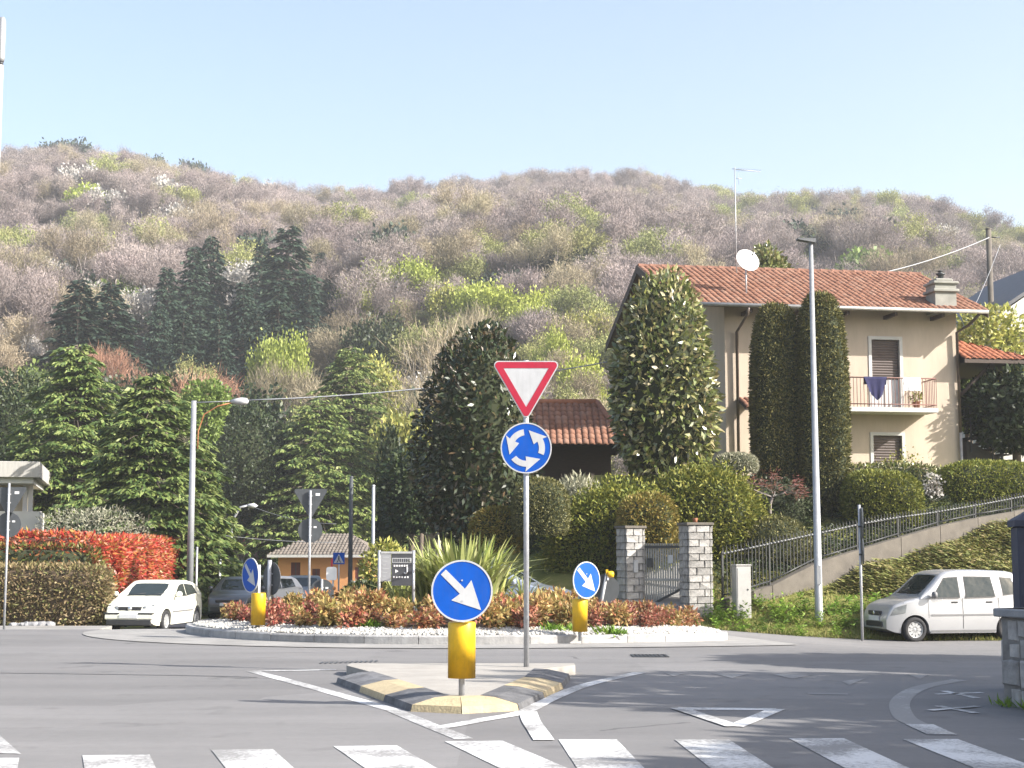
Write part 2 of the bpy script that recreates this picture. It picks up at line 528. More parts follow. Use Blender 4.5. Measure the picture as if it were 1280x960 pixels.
# ------------------------------------------------------------------ ground and road
def axis(*segs):
    out = []
    for a, b, st in segs:
        out += list(np.arange(a, b, st))
    out.append(segs[-1][1])
    return np.array(out)
def grid_mesh(name, xs, ys, zf, smooth=True):
    X, Y = np.meshgrid(xs, ys)
    Z = zf(X, Y)
    nx, ny = len(xs), len(ys)
    V = np.stack([X.ravel(), Y.ravel(), Z.ravel()], 1)
    i = np.arange(nx-1)[None, :] + np.arange(ny-1)[:, None]*nx
    Fq = np.stack([i, i+1, i+nx+1, i+nx], -1).reshape(-1, 4)
    return V, Fq
def in_road(x, y):
    a = (y < 35.7)
    b = (x < -3.9) & (y < 40.3)
    c = (x < -3.9) & (x > -10.5) & (y < 110)
    return a | b | c
xs = axis((-2500, -400, 300), (-400, -200, 25), (-200, -60, 6), (-60, -24, 2), (-24, 24, 0.6), (24, 60, 2), (60, 200, 6), (200, 400, 25), (400, 2500, 300))
ys = axis((-400, -40, 60), (-40, 0, 8), (0, 30, 2), (30, 60, 0.6), (60, 110, 2), (110, 470, 6), (470, 2600, 110))
V, Fq = grid_mesh('ground', xs, ys, lambda x, y: ground_z(x, y) - 0.14*in_road(x, y))
tag(link('ground', np_mesh('ground', V, Fq, True), None, M['ground']), 'grass verge, garden bank and wooded hillside ground', kind='structure')

parts = [(axis((-60, -16, 4), (-16, 16, 0.6), (16, 60, 4)), axis((-60, 12, 4), (12, 36, 0.6))),
         (axis((-60, -16, 4), (-16, -3.6, 0.6)), axis((36, 40.4, 0.55))),
         (axis((-10.8, -3.6, 0.6)), axis((40.4, 112, 1.2)))]
Vs, Fs, off = [], [], 0
for a, b in parts:
    V, Fq = grid_mesh('r', a, b, road_z)
    Vs.append(V); Fs.append(Fq+off); off += len(V)
road = tag(link('road', np_mesh('road', np.vstack(Vs), np.vstack(Fs), True), None, M['asphalt']), 'grey asphalt of the approach and the roundabout', kind='structure')

def strip(pts, w, z=0.004, name='lane_line', mat='paint', parent=None):
    """Painted line of width w along ground points (x, y)."""
    pts = [Vector((p[0], p[1])) for p in pts]
    vs, fs = [], []
    for i, p in enumerate(pts):
        t = (pts[min(i+1, len(pts)-1)] - pts[max(i-1, 0)]).normalized()
        n = Vector((-t.y, t.x))
        ww = w[i] if isinstance(w, (list, tuple)) else w
        for s_ in (-0.5, 0.5):
            q = p + n*(ww*s_)
            vs.append((q.x, q.y, float(road_z(q.x, q.y)) + z))
    for i in range(len(pts)-1):
        fs.append((2*i, 2*i+1, 2*i+3, 2*i+2))
    mb = MB(); mb.add(vs, fs)
    return mb.build(name, M[mat], parent or road)
def gpx(*pp): return [on_ground(a, b).xy for a, b in pp]
def smooth_line(pts, k=6):
    pts = [Vector((p[0], p[1])) for p in pts]
    out = []
    for i in range(len(pts)-1):
        p0, p1, p2, p3 = pts[max(i-1, 0)], pts[i], pts[i+1], pts[min(i+2, len(pts)-1)]
        for j in range(k):
            t = j/k
            out.append(0.5*((2*p1) + (p2-p0)*t + (2*p0-5*p1+4*p2-p3)*t*t + (3*p1-p0-3*p2+p3)*t**3))
    out.append(pts[-1])
    return out

# zebra crossing: two halves, each square to its own lane
def zebra(corners, vp_x, ln, mat):
    a = on_ground(corners[0][0], corners[0][1]).xy
    b = on_ground(corners[1][0], corners[1][1]).xy
    dr = Vector(((vp_x-640)/F_PX, -0+1.0)).normalized()*-ln
    mb = MB()
    q = [a, b, b+dr, a+dr]
    mb.add([(v.x, v.y, 0.005) for v in q], [(0, 1, 2, 3)])
    mb.build('zebra_stripe', M[mat], road)
for x0, x1, y in ((-215, -120, 956), (-62, 24, 925+24), (103, 187, 945), (264, 341, 938), (417, 496, 933.5), (556, 628, 927.5)):
    zebra(((x0, y), (x1, y-1)), 70, 3.2, 'paint_worn')
for x0, x1, y in ((698, 771, 925), (843, 911, 925), (986, 1055, 923.5), (1128, 1197, 924.5), (1272, 1344, 924)):
    zebra(((x0, y), (x1, y)), 545, 3.2, 'paint_worn')
mb = MB(); q = gpx((-70, 918), (0, 920), (26, 943), (-60, 940))
mb.add([(v.x, v.y, 0.005) for v in q], [(0, 1, 2, 3)]); mb.build('zebra_stripe', M['paint_worn'], road)

strip(smooth_line(gpx((315, 839), (400, 862), (492, 888))), 0.16, mat='paint')
strip(gpx((492, 888), (535, 906), (580, 924)), 0.16, mat='paint_worn')
strip(gpx((315, 839.5), (420, 837.5)), 0.13, z=0.006, mat='paint')
strip(smooth_line(gpx((546, 911), (605, 900), (652, 891), (690, 873), (735, 856), (800, 841))), [0.17]*31, z=0.006, mat='paint')
strip(smooth_line(gpx((660, 890), (664, 902), (672, 914), (680, 926))), 0.17, z=0.008, mat='paint')
strip(smooth_line(gpx((1200, 850), (1150, 860), (1126, 876), (1130, 896), (1152, 908))), 0.2, mat='paint_faint')
strip(gpx((1149, 906), (1178, 919)), 0.24, z=0.006, mat='paint_worn')
# give-way triangle and the broken line of small triangles
A, B, C = gpx((848, 886), (971, 887), (918, 909))
strip([A, B], 0.2, name='give_way_triangle_side', mat='paint_worn')
strip([B, C], 0.16, z=0.007, name='give_way_triangle_side', mat='paint_worn')
strip([C, A], 0.16, z=0.010, name='give_way_triangle_side', mat='paint_worn')
for a, b, c in (((830, 841), (856, 842), (842, 846)), ((890, 842), (935, 843), (915, 848)), ((965, 843), (1016, 844), (990, 849)), ((1052, 852), (1082, 848), (1062, 857)), ((1136, 844), (1160, 844), (1150, 849))):
    q = gpx(a, b, c)
    mb = MB(); mb.add([(v.x, v.y, 0.005) for v in q], [(0, 1, 2)]); mb.build('give_way_tooth', M['paint_faint'], road)
strip(gpx((1010, 867), (1060, 868)), 0.16, name='worn_mark', mat='paint_faint')
for a, b in (((1170, 868), (1228, 866)), ((1180, 864), (1222, 873)), ((1163, 889), (1222, 884)), ((1172, 883), (1220, 892))):
    strip(gpx(a, b), 0.09, z=0.004 + 0.003*((a[0] % 2) + (a[1] > 875)), name='cross_mark', mat='paint_worn')
# shadow of the give-way post painted as a dark strip, then drains
strip(smooth_line(gpx((-40, 841), (120, 843), (250, 845), (322, 847))), 0.045, z=0.003, name='tar_seam', mat='tar')
mb = MB()
g0 = on_ground(402, 829); g1 = on_ground(470, 827)
for i in range(12):
    q = g0.lerp(g1, i/11)
    z = float(road_z(q.x, q.y))
    mb.box(q.x-0.016, q.x+0.016, q.y-0.15, q.y+0.15, z+0.003, z+0.007)
mb.build('drain_slots', M['dark_metal'], road)
q = on_ground(812, 820)
z = float(road_z(q.x, q.y))
g = thing('drain_grate', 'dark iron drain grate set in the asphalt right of the sign posts', 'drain', (q.x, q.y, z))
mb = MB()
mb.box(-0.26, 0.26, -0.26, -0.22, 0.003, 0.012).box(-0.26, 0.26, 0.22, 0.26, 0.003, 0.012).box(-0.26, -0.22, -0.22, 0.22, 0.003, 0.012).box(0.22, 0.26, -0.22, 0.22, 0.003, 0.012)
mb.build('frame', M['dark_metal'], g)
for i in range(7):
    mb = MB(); mb.box(-0.19+i*0.055, -0.155+i*0.055, -0.219, 0.219, 0.003, 0.010); mb.build('bar', M['dark_metal'], g)

# footway in front of the hedges on the far side
mb = MB()
for x0, x1 in ((-60, -30), (-30, -18), (-18, -14), (-14, -10.9)):
    za, zb = float(road_z(x0, 41)), float(road_z(x1, 41))
    mb.add([(x0, 40.45, za-0.2), (x1-0.004, 40.45, zb-0.2), (x1-0.004, 41.9, zb-0.2), (x0, 41.9, za-0.2), (x0, 40.45, za+0.10), (x1-0.004, 40.45, zb+0.10), (x1-0.004, 41.9, zb+0.13), (x0, 41.9, za+0.13)],
           [(0, 3, 2, 1), (4, 5, 6, 7), (0, 1, 5, 4), (1, 2, 6, 5), (2, 3, 7, 6), (3, 0, 4, 7)])
tag(mb.build('footway', M['apron']), 'pale footway in front of the hedges', kind='structure')

# ------------------------------------------------------------------ roundabout: apron, kerb stones, bed, gravel
RC, RR = Vector((-1.06, 30.2)), 5.24
ap = [], []
n = 96
for k in range(n):
    t = 2*PI*k/n
    for r in (RR-0.1, RR+0.5, RR+0.98):
        rr = r + (0.5*max(0, math.cos(t-rad(-35)))**6 + 0.9*max(0, math.cos(t-rad(195)))**4)*(r > RR)*(r-RR)
        x, y = RC.x + rr*math.cos(t), RC.y + rr*math.sin(t)
        ap[0].append((x, y, float(road_z(x, y)) + 0.012))
for k in range(n):
    a, b = 3*k, 3*((k+1) % n)
    ap[1].extend([(a, a+1, b+1, b), (a+1, a+2, b+2, b+1)])
mb = MB(); mb.add(*ap, smooth=True)
tag(mb.build('roundabout_apron', M['apron']), 'pale concrete strip round the roundabout kerb', kind='structure')

def dome_z(x, y):
    r = math.hypot(x-RC.x, y-RC.y)
    return float(road_z(x, y)) + 0.11 + 0.24*max(0, 1-(r/RR)**2)
V, Fa = [], []
nr, na = 12, 64
for i in range(nr+1):
    r = (RR-0.12)*i/nr
    for k in range(na):
        t = 2*PI*k/na
        x, y = RC.x + r*math.cos(t), RC.y + r*math.sin(t)
        V.append((x, y, dome_z(x, y)))
for i in range(nr):
    for k in range(na):
        Fa.append((i*na+k, (i+1)*na+k, (i+1)*na+(k+1) % na, i*na+(k+1) % na))
mb = MB(); mb.add(V, Fa, True)
bed = tag(mb.build('roundabout_ground', M['soil']), 'low planted mound of the roundabout', kind='structure')
NS = 36
mb = MB()
w = PI/NS
inner, outer = [], []
for j in range(5):
    t = -w*0.986 + 2*w*0.986*j/4
    inner.append(((RR-0.14)*math.sin(t), (RR-0.14)*math.cos(t)))
    outer.append((RR*math.sin(t), RR*math.cos(t)))
# section with a chamfered upper outer edge
vs, fs = [], []
for j in range(5):
    (xi, yi), (xo, yo) = inner[j], outer[j]
    u = Vector((xo-xi, yo-yi)).normalized()
    vs += [(xo, yo, -0.15), (xo, yo, 0.125), (xo-u.x*0.025, yo-u.y*0.025, 0.15), (xi, yi, 0.15), (xi, yi, -0.15)]
for j in range(4):
    for k in range(5):
        fs.append((5*j+k, 5*j+(k+1) % 5, 5*(j+1)+(k+1) % 5, 5*(j+1)+k))
fs += [(0, 1, 2, 3, 4), (20, 24, 23, 22, 21)]
mb.add(vs, fs)
stone = mb.mesh('kerb_stone')
rng = random.Random(3)
for k in range(NS):
    t = 2*PI*k/NS
    x, y = RC.x + RR*math.sin(t), RC.y + RR*math.cos(t)
    o = link('kerb_stone', stone, bed, M['kerb'], (RC.x, RC.y, float(road_z(x, y)) + rng.uniform(-0.006, 0.006)), -t)

def blobs(C, R, rng, squash=0.7):
    """Octahedral pebbles at centres C with radius R."""
    n = len(C)
    base = np.array([(1, 0, 0), (0, 1, 0), (-1, 0, 0), (0, -1, 0), (0, 0, 1), (0, 0, -1)], float)
    fa = np.array([(0, 1, 4), (1, 2, 4), (2, 3, 4), (3, 0, 4), (1, 0, 5), (2, 1, 5), (3, 2, 5), (0, 3, 5)])
    a = rng.uniform(0, 2*PI, n)
    V = np.repeat(base[None], n, 0)*(0.75+0.5*rng.random((n, 6, 1)))
    c, s_ = np.cos(a)[:, None], np.sin(a)[:, None]
    x, y = V[..., 0]*c - V[..., 1]*s_, V[..., 0]*s_ + V[..., 1]*c
    V = np.stack([x, y, V[..., 2]*squash], -1)*R[:, None, None] + C[:, None, :]
    return V.reshape(-1, 3), (fa[None] + 6*np.arange(n)[:, None, None]).reshape(-1, 3)
nrng = np.random.default_rng(11)
n = 15000
t = nrng.uniform(PI*0.92, PI*2.08, n)
r = RR - 0.15 - 0.75*nrng.random(n)
Cx, Cy = RC.x + r*np.cos(t), RC.y + r*np.sin(t)
Cz = np.array([dome_z(a, b) for a, b in zip(Cx, Cy)]) + nrng.uniform(0.01, 0.04, n)
V, Fa = blobs(np.stack([Cx, Cy, Cz], 1), nrng.uniform(0.025, 0.055, n), nrng)
tag(link('gravel', np_mesh('gravel', V, Fa), None, M['pebble']), 'white gravel band behind the roundabout kerb', 'gravel', kind='stuff')

# ------------------------------------------------------------------ splitter island with painted kerb blocks
isl = thing('traffic_island', 'raised pale concrete splitter island edged with black and yellow kerb blocks', 'traffic island')
Hk = 0.118
o_px = [(419, 854), (448, 865), (478, 876.5), (512, 889.5), (577, 892.5), (650, 888.5), (682, 873), (705, 861), (714, 849)]
O_ = [on_ground(a, b).xy for a, b in o_px]
back_l, back_r = Vector((-2.02, 19.35)), Vector((0.78, 19.35))
cen = sum(O_, Vector((0, 0)))/len(O_)
I_ = []
for i, p in enumerate(O_):
    t = (O_[min(i+1, len(O_)-1)] - O_[max(i-1, 0)]).normalized()
    nrm = Vector((-t.y, t.x))
    if nrm.dot(Vector((0, 17.3)) + Vector((-0.5, 0)) - p) < 0: nrm = -nrm
    I_.append(p + nrm*0.44)
cols = ['kerb_black', 'kerb_yellow', 'kerb_black', 'kerb_yellow', 'kerb_yellow', 'kerb_black', 'kerb_yellow', 'kerb_black']
for i in range(len(O_)-1):
    a, b = O_[i].lerp(O_[i+1], 0.008), O_[i].lerp(O_[i+1], 0.992)
    c, d = I_[i].lerp(I_[i+1], 0.008), I_[i].lerp(I_[i+1], 0.992)
    vs = []
    for p, q in ((a, c), (b, d)):
        m1 = p.lerp(q, 0.06); m2 = p.lerp(q, 0.62)
        vs += [(p.x, p.y, -0.02), (m1.x, m1.y, 0.065), (m2.x, m2.y, Hk), (q.x, q.y, Hk+0.008), (q.x, q.y, -0.02)]
    mb = MB(); mb.add(vs, [(0, 1, 2, 3, 4), (9, 8, 7, 6, 5)] + [(k, 5+k, 5+(k+1) % 5, (k+1) % 5) for k in range(5)])
    bm = mb.build('kerb_block', M[cols[i]], isl)
top = [(p.x, p.y) for p in I_] + [(back_r.x, back_r.y-0.35), (back_r.x, back_r.y), (back_l.x, back_l.y), (back_l.x-0.02, back_l.y-0.35)]
mb = MB(); mb.prism_z(top, -0.02, Hk-0.006)
mb.build('surface', M['island_top'], isl)

# ------------------------------------------------------------------ signs
def arrow_poly(r, ang):
    pts = [(-0.86, -0.115), (0.02, -0.115), (-0.03, -0.46), (0.88, 0.0), (-0.03, 0.46), (0.02, 0.115), (-0.86, 0.115)]
    c, s_ = math.cos(ang), math.sin(ang)
    return [(r*(x*c - z*s_), r*(x*s_ + z*c)) for x, z in pts]
def disc(mb, r, y0, y1, cz, n=48):
    mb.prism_y([(r*math.cos(2*PI*i/n), cz + r*math.sin(2*PI*i/n)) for i in range(n)], y0, y1)
def mandatory_disc(root, cz, r):
    """Blue disc with a white rim and a white arrow pointing down to the right; faces local -y."""
    mb = MB(); disc(mb, r-0.004, -0.012, 0.0, cz); p = mb.build('panel', M['sign_blue'], root)
    mb = MB(); mb.ring_y(r*0.945, r, -0.016, 0.002, 48, (0, cz)); mb.build('rim', M['sign_white'], p)
    mb = MB(); mb.prism_y([(x, z+cz) for x, z in arrow_poly(r, rad(-45))], -0.016, -0.0125); mb.build('arrow', M['sign_white'], p)
    mb = MB(); disc(mb, r-0.006, 0.0005, 0.004, cz); mb.build('back', M['sign_back'], p)
    for bx, bz_ in ((0.0, 0.1), (0.0, -0.1)):
        mb = MB(); mb.cyl((bx, -0.019, cz+bz_), (bx, -0.0165, cz+bz_), 0.009, n=8); mb.build('bolt', M['post_metal'], p)
    return p
def bollard_sign(label, loc, rz, r=0.3, foot=0.165, cyl=(0.165, 0.70), cr=0.135, sign_c=None):
    t = thing('keep_right_sign', label, 'road sign', loc, rz, 'blue arrow signs on yellow columns')
    mb = MB(); mb.cyl((0, 0.03, -0.05), (0, 0.03, cyl[1]+0.5), 0.03, n=12); mb.build('post', M['post_metal'], t)
    mb = MB(); mb.lathe([(0.0, cyl[0]+0.02), (cr*0.97, cyl[0]+0.02), (cr, cyl[0]), (cr, cyl[1]), (cr*0.95, cyl[1]+0.012), (0.0, cyl[1]+0.012)], 32, 'z', (0, 0.03, 0)); mb.build('column', M['yellow'], t)
    cz = sign_c or cyl[1]+0.02+r
    pn = mandatory_disc(t, cz, r)
    pn.location = (0, -0.125, 0)
    for dz in (-0.1, 0.1): part_box('bracket', M['post_metal'], t, -0.05, 0.05, -0.118, -0.002, cz+dz-0.02, cz+dz+0.02)
    return t
q = P(577, 866, 15.0)
bollard_sign('blue arrow sign on a yellow column on the traffic island, the largest', (q.x, 15.0, Hk-0.01), rad(2), 0.298, cyl=(0.175, 0.70), cr=0.135)
q = P(727, 790, 25.1)
bollard_sign('blue arrow sign on a yellow column at the roundabout edge, facing the gate side', (q.x, 25.25, dome_z(q.x, 25.25)), rad(40), 0.302, cyl=(0.10, 0.62), cr=0.125)
q = P(320, 778, 26.6)
bollard_sign('blue arrow sign on a yellow column seen nearly edge-on beside the cars', (q.x, 26.65, dome_z(q.x, 26.65)), rad(-52), 0.30, cyl=(0.10, 0.64), cr=0.125)

def tri(w, rc=0.12, up=False, k=6):
    """Rounded triangle with its point down; returned around the centroid, width w."""
    h = w*math.sqrt(3)/2
    pts = [(-w/2, h/3), (0, -2*h/3), (w/2, h/3)]
    out = []
    for i in range(3):
        p, a, b = Vector(pts[i]), Vector(pts[i-1]), Vector(pts[(i+1) % 3])
        u, v = (a-p).normalized(), (b-p).normalized()
        c = p + (u+v).normalized()*(rc*2)
        s0, s1 = p + u*rc*math.sqrt(3), p + v*rc*math.sqrt(3)
        a0, a1 = math.atan2(s0.y-c.y, s0.x-c.x), math.atan2(s1.y-c.y, s1.x-c.x)
        d = (a1-a0+PI) % (2*PI) - PI
        for j in range(k+1):
            t = a0 + d*j/k
            out.append((c.x + rc*math.cos(t), c.y + rc*math.sin(t)))
    return out
def yield_panel(root, cz, w, front=True):
    mb = MB(); mb.prism_y([(x, z+cz) for x, z in tri(w, 0.055)], -0.010, 0.004); p = mb.build('triangle_panel', M['sign_white'] if front else M['sign_back'], root)
    if front:
        outer, inn = tri(w*0.945, 0.042), tri(w*0.64, 0.004)
        n = len(outer)
        mb = MB()
        vs = [(x, -0.0135, z+cz) for x, z in outer] + [(x, -0.0135, z+cz) for x, z in inn] + [(x, -0.0095, z+cz) for x, z in outer] + [(x, -0.0095, z+cz) for x, z in inn]
        fs = []
        for i in range(n):
            j = (i+1) % n
            fs += [(i, j, n+j, n+i), (2*n+i, 2*n+j, j, i), (n+i, n+j, 3*n+j, 3*n+i)]
        mb.add(vs, fs); mb.build('red_border', M['sign_red'], p)
        mb = MB(); mb.prism_y([(x, z+cz) for x, z in tri(w*0.985, 0.05)], 0.0045, 0.0085); mb.build('back', M['sign_back'], p)
    return p
q = P(658, 833, 18.7)
t = thing('yield_sign', 'red and white give-way triangle above a blue roundabout disc on one tall post', 'road sign', (q.x, 18.7, Hk-0.01), 0)
zt = P(658, 447, 18.7).z - Hk; zd = P(658, 559, 18.7).z - Hk; zc = P(658, 475.5, 18.7).z - Hk
mb = MB(); mb.cyl((0, 0.04, -0.05), (0, 0.04, zt-0.02), 0.033, n=16); mb.build('post', M['post_metal'], t)
pn = yield_panel(t, zc, 0.875)
pr = 0.315
mb = MB(); disc(mb, pr-0.004, -0.012, 0.0, zd); p = mb.build('roundabout_panel', M['sign_blue'], t)
mb = MB(); mb.ring_y(pr*0.95, pr, -0.016, 0.002, 48, (0, zd)); mb.build('rim', M['sign_white'], p)
mb = MB(); disc(mb, pr-0.006, 0.0005, 0.004, zd); mb.build('back', M['sign_back'], p)
for k in range(3):
    a0 = rad(98 + 120*k)
    poly = []
    for j in range(9):
        a = a0 + rad(52)*j/8
        poly.append((pr*0.735*math.cos(a), pr*0.735*math.sin(a)))
    ah = a0 + rad(52)
    tipa = ah + rad(52)
    hb0, hb1, tp = 0.93, 0.33, 0.66
    poly.append((pr*hb0*math.cos(ah-rad(2)), pr*hb0*math.sin(ah-rad(2))))
    poly.append((pr*tp*1.06*math.cos(tipa), pr*tp*1.06*math.sin(tipa)))
    poly.append((pr*hb1*math.cos(ah-rad(4)), pr*hb1*math.sin(ah-rad(4))))
    for j in range(8, -1, -1):
        a = a0 + rad(52)*j/8
        poly.append((pr*0.50*math.cos(a), pr*0.50*math.sin(a)))
    mb = MB(); mb.prism_y([(x, z+zd) for x, z in poly], -0.016, -0.0125); mb.build('arrow', M['sign_white'], p)
for zz in (zc+0.1, zc-0.2, zd+0.12, zd-0.12): part_box('bracket', M['post_metal'], t, -0.06, 0.06, 0.009, 0.075, zz-0.02, zz+0.02)

def back_sign(label, px, d, base_py, shapes, top_py, rz=0.0, r=0.028, sticker=True, z0=None):
    """A post whose signs turn their grey backs to the camera; shapes: (kind, centre py, size)."""
    q = P(px, base_py, d)
    zb = z0 if z0 is not None else q.z
    t = thing('sign_post', label, 'road sign', (q.x, d, zb), rz)
    mb = MB(); mb.cyl((0, 0, -0.1), (0, 0, P(px, top_py, d).z - zb), r, n=12); mb.build('post', M['post_metal'], t)
    for kind, py, size in shapes:
        cz = P(px, py, d).z - zb
        mb = MB()
        if kind == 'tri': mb.prism_y([(x, z+cz) for x, z in tri(size, 0.05)], 0.05, 0.06); nm = 'triangle_panel'
        elif kind == 'disc': disc(mb, size/2, 0.05, 0.06, cz, 36); nm = 'round_panel'
        p = mb.build(nm, M['sign_back'], t)
        for dz in (-0.125, 0.085): part_box('bracket', M['post_metal'], p, -0.04, 0.04, 0.0, 0.05, cz+dz-0.015, cz+dz+0.015)
        if sticker:
            mb = MB(); mb.box(size*0.14, size*0.26, 0.044, 0.048, cz+size*0.10, cz+size*0.17); mb.build('sticker', M['sticker'], p)
    return t
back_sign('backs of a triangle and a round sign on a white post before the brown hedge', 5, 37.5, 787, [('tri', 622, 0.9), ('disc', 656, 0.62)], 604)
back_sign('backs of a triangle and a round sign on the post before the orange house', 386, 37.5, 760, [('tri', 624, 0.88), ('disc', 663, 0.6)], 613)
back_sign('grey back of a round sign on a short post next to the edge-on arrow sign', 336, 29.0, 770, [('disc', 723, 0.62)], 700, rz=rad(-50), r=0.04, sticker=False)
back_sign('black back of a low round sign behind the red shrubs, before the orange house', 402, 38.5, 760, [('disc', 739, 0.6)], 724, sticker=True)
# leaning post with a black disc and a yellow cap
q = P(747, 752, 34.6)
t = thing('leaning_sign', 'leaning grey sign post with a black round back and a yellow cap beside the gate', 'road sign', (q.x, 34.6, q.z-0.45), 0)
mb = MB(); mb.cyl((0, 0, 0), (0.21, 0.0, 1.08), 0.035, n=10); mb.build('post', M['grey_paint'], t)
mb = MB(); disc(mb, 0.34, 0.06, 0.075, 0.72, 36); p = mb.build('round_panel', M['sign_back'], t); p.location = (0.16, 0, 0)
mb = MB(); mb.lathe([(0, 0), (0.06, 0), (0.075, 0.03), (0.075, 0.12), (0.05, 0.15), (0, 0.15)], 14, 'x', (0.22, -0.02, 1.06)); mb.box(0.19, 0.24, -0.05, 0.02, 1.05, 1.17); mb.build('cap', M['yellow'], t)
mb = MB(); mb.box(0.215, 0.255, -0.06, -0.02, 0.93, 1.06); mb.build('reflector', M['sticker'], t)
# pedestrian sign and white rounded plate in the street behind
q = P(423, 745, 58)
t = thing('crossing_sign', 'small square blue pedestrian crossing sign before the orange house', 'road sign', (q.x, 58, float(road_z(q.x, 58))))
cz = P(423, 698, 58).z - t.location.z
mb = MB(); mb.cyl((0, 0.03, 0), (0, 0.03, cz+0.2), 0.03, n=10); mb.build('post', M['post_metal'], t)
mb = MB(); mb.box(-0.22, 0.22, -0.012, 0.0, cz-0.22, cz+0.22); p = mb.build('panel', M['sign_blue'], t)
mb = MB(); mb.prism_y([(-0.19, cz-0.175), (0.19, cz-0.175), (0, cz+0.17)], -0.016, -0.0125); mb.build('white_triangle', M['sign_white'], p)
mb = MB(); mb.cyl((0.0, -0.018, cz+0.06), (0.0, -0.0165, cz+0.06), 0.03, n=10)
mb.prism_y([(-0.03, cz-0.05), (0.03, cz-0.05), (0.025, cz+0.03), (-0.025, cz+0.03)], -0.0195, -0.0165)
mb.prism_y([(-0.03, cz-0.053), (-0.09, cz-0.16), (-0.05, cz-0.16), (0.0, cz-0.053)], -0.0195, -0.0165)
mb.prism_y([(0.001, cz-0.053), (0.05, cz-0.16), (0.09, cz-0.16), (0.03, cz-0.053)], -0.0195, -0.0165)
mb.build('walking_figure', M['dark_metal'], p)
q = P(414, 745, 44)
t = thing('traffic_mirror', 'white rounded plate on a thin post behind the red shrubs', 'traffic mirror', (q.x, 44, float(road_z(q.x, 44))), rad(8))
cz = P(414, 717, 44).z - t.location.z
mb = MB(); mb.cyl((0.05, 0.05, 0), (0.05, 0.05, cz+0.2), 0.028, n=10); mb.build('post', M['post_metal'], t)
mb = MB(); pl = []
for (cx_, cz_, a) in ((0.09, 0.12, 0), (-0.09, 0.12, 90), (-0.09, -0.12, 180), (0.09, -0.12, 270)):
    for j in range(5): pl.append((cx_+0.06*math.cos(rad(a+22.5*j)), cz+cz_+0.07*math.sin(rad(a+22.5*j))))
mb.prism_y(pl, -0.02, 0.02); mb.build('plate', M['sticker'], t)
mb = MB(); mb.box(-0.02, 0.03, 0.02, 0.05, cz+0.12, cz+0.42); mb.build('red_bracket', M['sign_red'], t)
# information board on the roundabout
q = P(496, 735, 28.6)
t = thing('information_board', 'grey framed information board with a pale list and a dark panel beside the spiky plant', 'notice board', (q.x, 28.6, dome_z(q.x, 28.6)), rad(3))
zt, zb = P(496, 690, 28.6).z - t.location.z, P(496, 728, 28.6).z - t.location.z
x0, x1 = -0.33, 0.31
M['board_pale'] = surf('board_pale', (0.28, 0.285, 0.30), 0.5, 0.08, 6)
M['board_dark'] = surf('board_dark', (0.05, 0.052, 0.06), 0.5, 0.1, 6)
for x in (x0, x1):
    mb = MB(); mb.cyl((x, 0, -0.05), (x, 0, zt+0.03), 0.028, n=10); mb.build('post', M['post_metal'], t)
mb = MB(); mb.box(x0+0.03, -0.11, -0.02, 0.0, zb+0.02, zt-0.03); lp = mb.build('list_panel', M['board_pale'], t)
mb = MB(); mb.box(-0.10, x1-0.03, -0.02, 0.0, zb-0.06, zt-0.03); dp = mb.build('dark_panel', M['board_dark'], t)
for i in range(7):
    mb = MB(); zz = zt-0.1-i*0.07; mb.box(x0+0.06, -0.15-0.03*(i % 3), -0.0235, -0.0205, zz-0.008, zz+0.008); mb.build('text_line', M['grey_paint'], lp)
mb = MB(); mb.box(-0.09, x1-0.04, -0.0235, -0.0205, zt-0.20, zt-0.11); mb.build('heading_band', M['grey_paint'], dp)
for i in range(8):
    mb = MB(); xx = -0.07+i*0.04; mb.box(xx, xx+0.026, -0.0265, -0.0238, zt-0.185, zt-0.125); mb.build('letter', M['board_dark'], dp)
for zz, a, b in ((zt-0.255, -0.06, 0.22), (zt-0.255-0.21, -0.07, 0.24)):
    n_ = int((b-a)/0.045)
    for i in range(n_):
        mb = MB(); xx = a+i*(b-a)/n_; mb.box(xx, xx+0.03, -0.0235, -0.0205, zz-0.016, zz+0.016); mb.build('letter', M['sticker'], dp)
mb = MB(); mb.tube([(0.19, -0.0225, zt-0.275), (0.19, -0.0225, zt-0.36), (0.17, -0.0225, zt-0.40), (0.13, -0.0225, zt-0.39)], 0.012, 6); mb.build('hook_mark', M['sticker'], dp)
mb = MB(); mb.prism_y([(-0.03, zt-0.32), (0.03, zt-0.355), (-0.03, zt-0.39)], -0.0235, -0.0205); mb.build('pointer_mark', M['sticker'], dp)
mb = MB(); mb.box(x0+0.03, x1-0.03, -0.03, 0.01, zt-0.028, zt+0.01); mb.build('top_rail', M['grey_paint'], t)
# ------------------------------------------------------------------ plants: generators
def unit(A): return A/np.maximum(np.linalg.norm(A, axis=-1, keepdims=True), 1e-9)
def rand_dir(n, rng): return unit(rng.normal(size=(n, 3)))
def leaf_quads(C, D, Nn, L, Wd, fold=0.0):
    """Pointed leaves: base C, long axis D, surface normal Nn, lengths L, widths Wd."""
    n = len(C)
    L = np.broadcast_to(L, n)[:, None]; Wd = np.broadcast_to(Wd, n)[:, None]
    D = unit(D)
    Sd = unit(np.cross(D, Nn))
    up = np.cross(Sd, D)
    mid = C + D*L*0.45
    V = np.stack([C, mid + Sd*Wd*0.5 + up*fold*Wd, C + D*L, mid - Sd*Wd*0.5 + up*fold*Wd], 1)
    return V.reshape(-1, 3), np.arange(4*n).reshape(n, 4)
def join(*VF):
    Vs, Fs, o = [], [], 0
    for V, Fa in VF:
        Vs.append(V); Fs.append(Fa+o); o += len(V)
    return np.vstack(Vs), np.vstack(Fs)
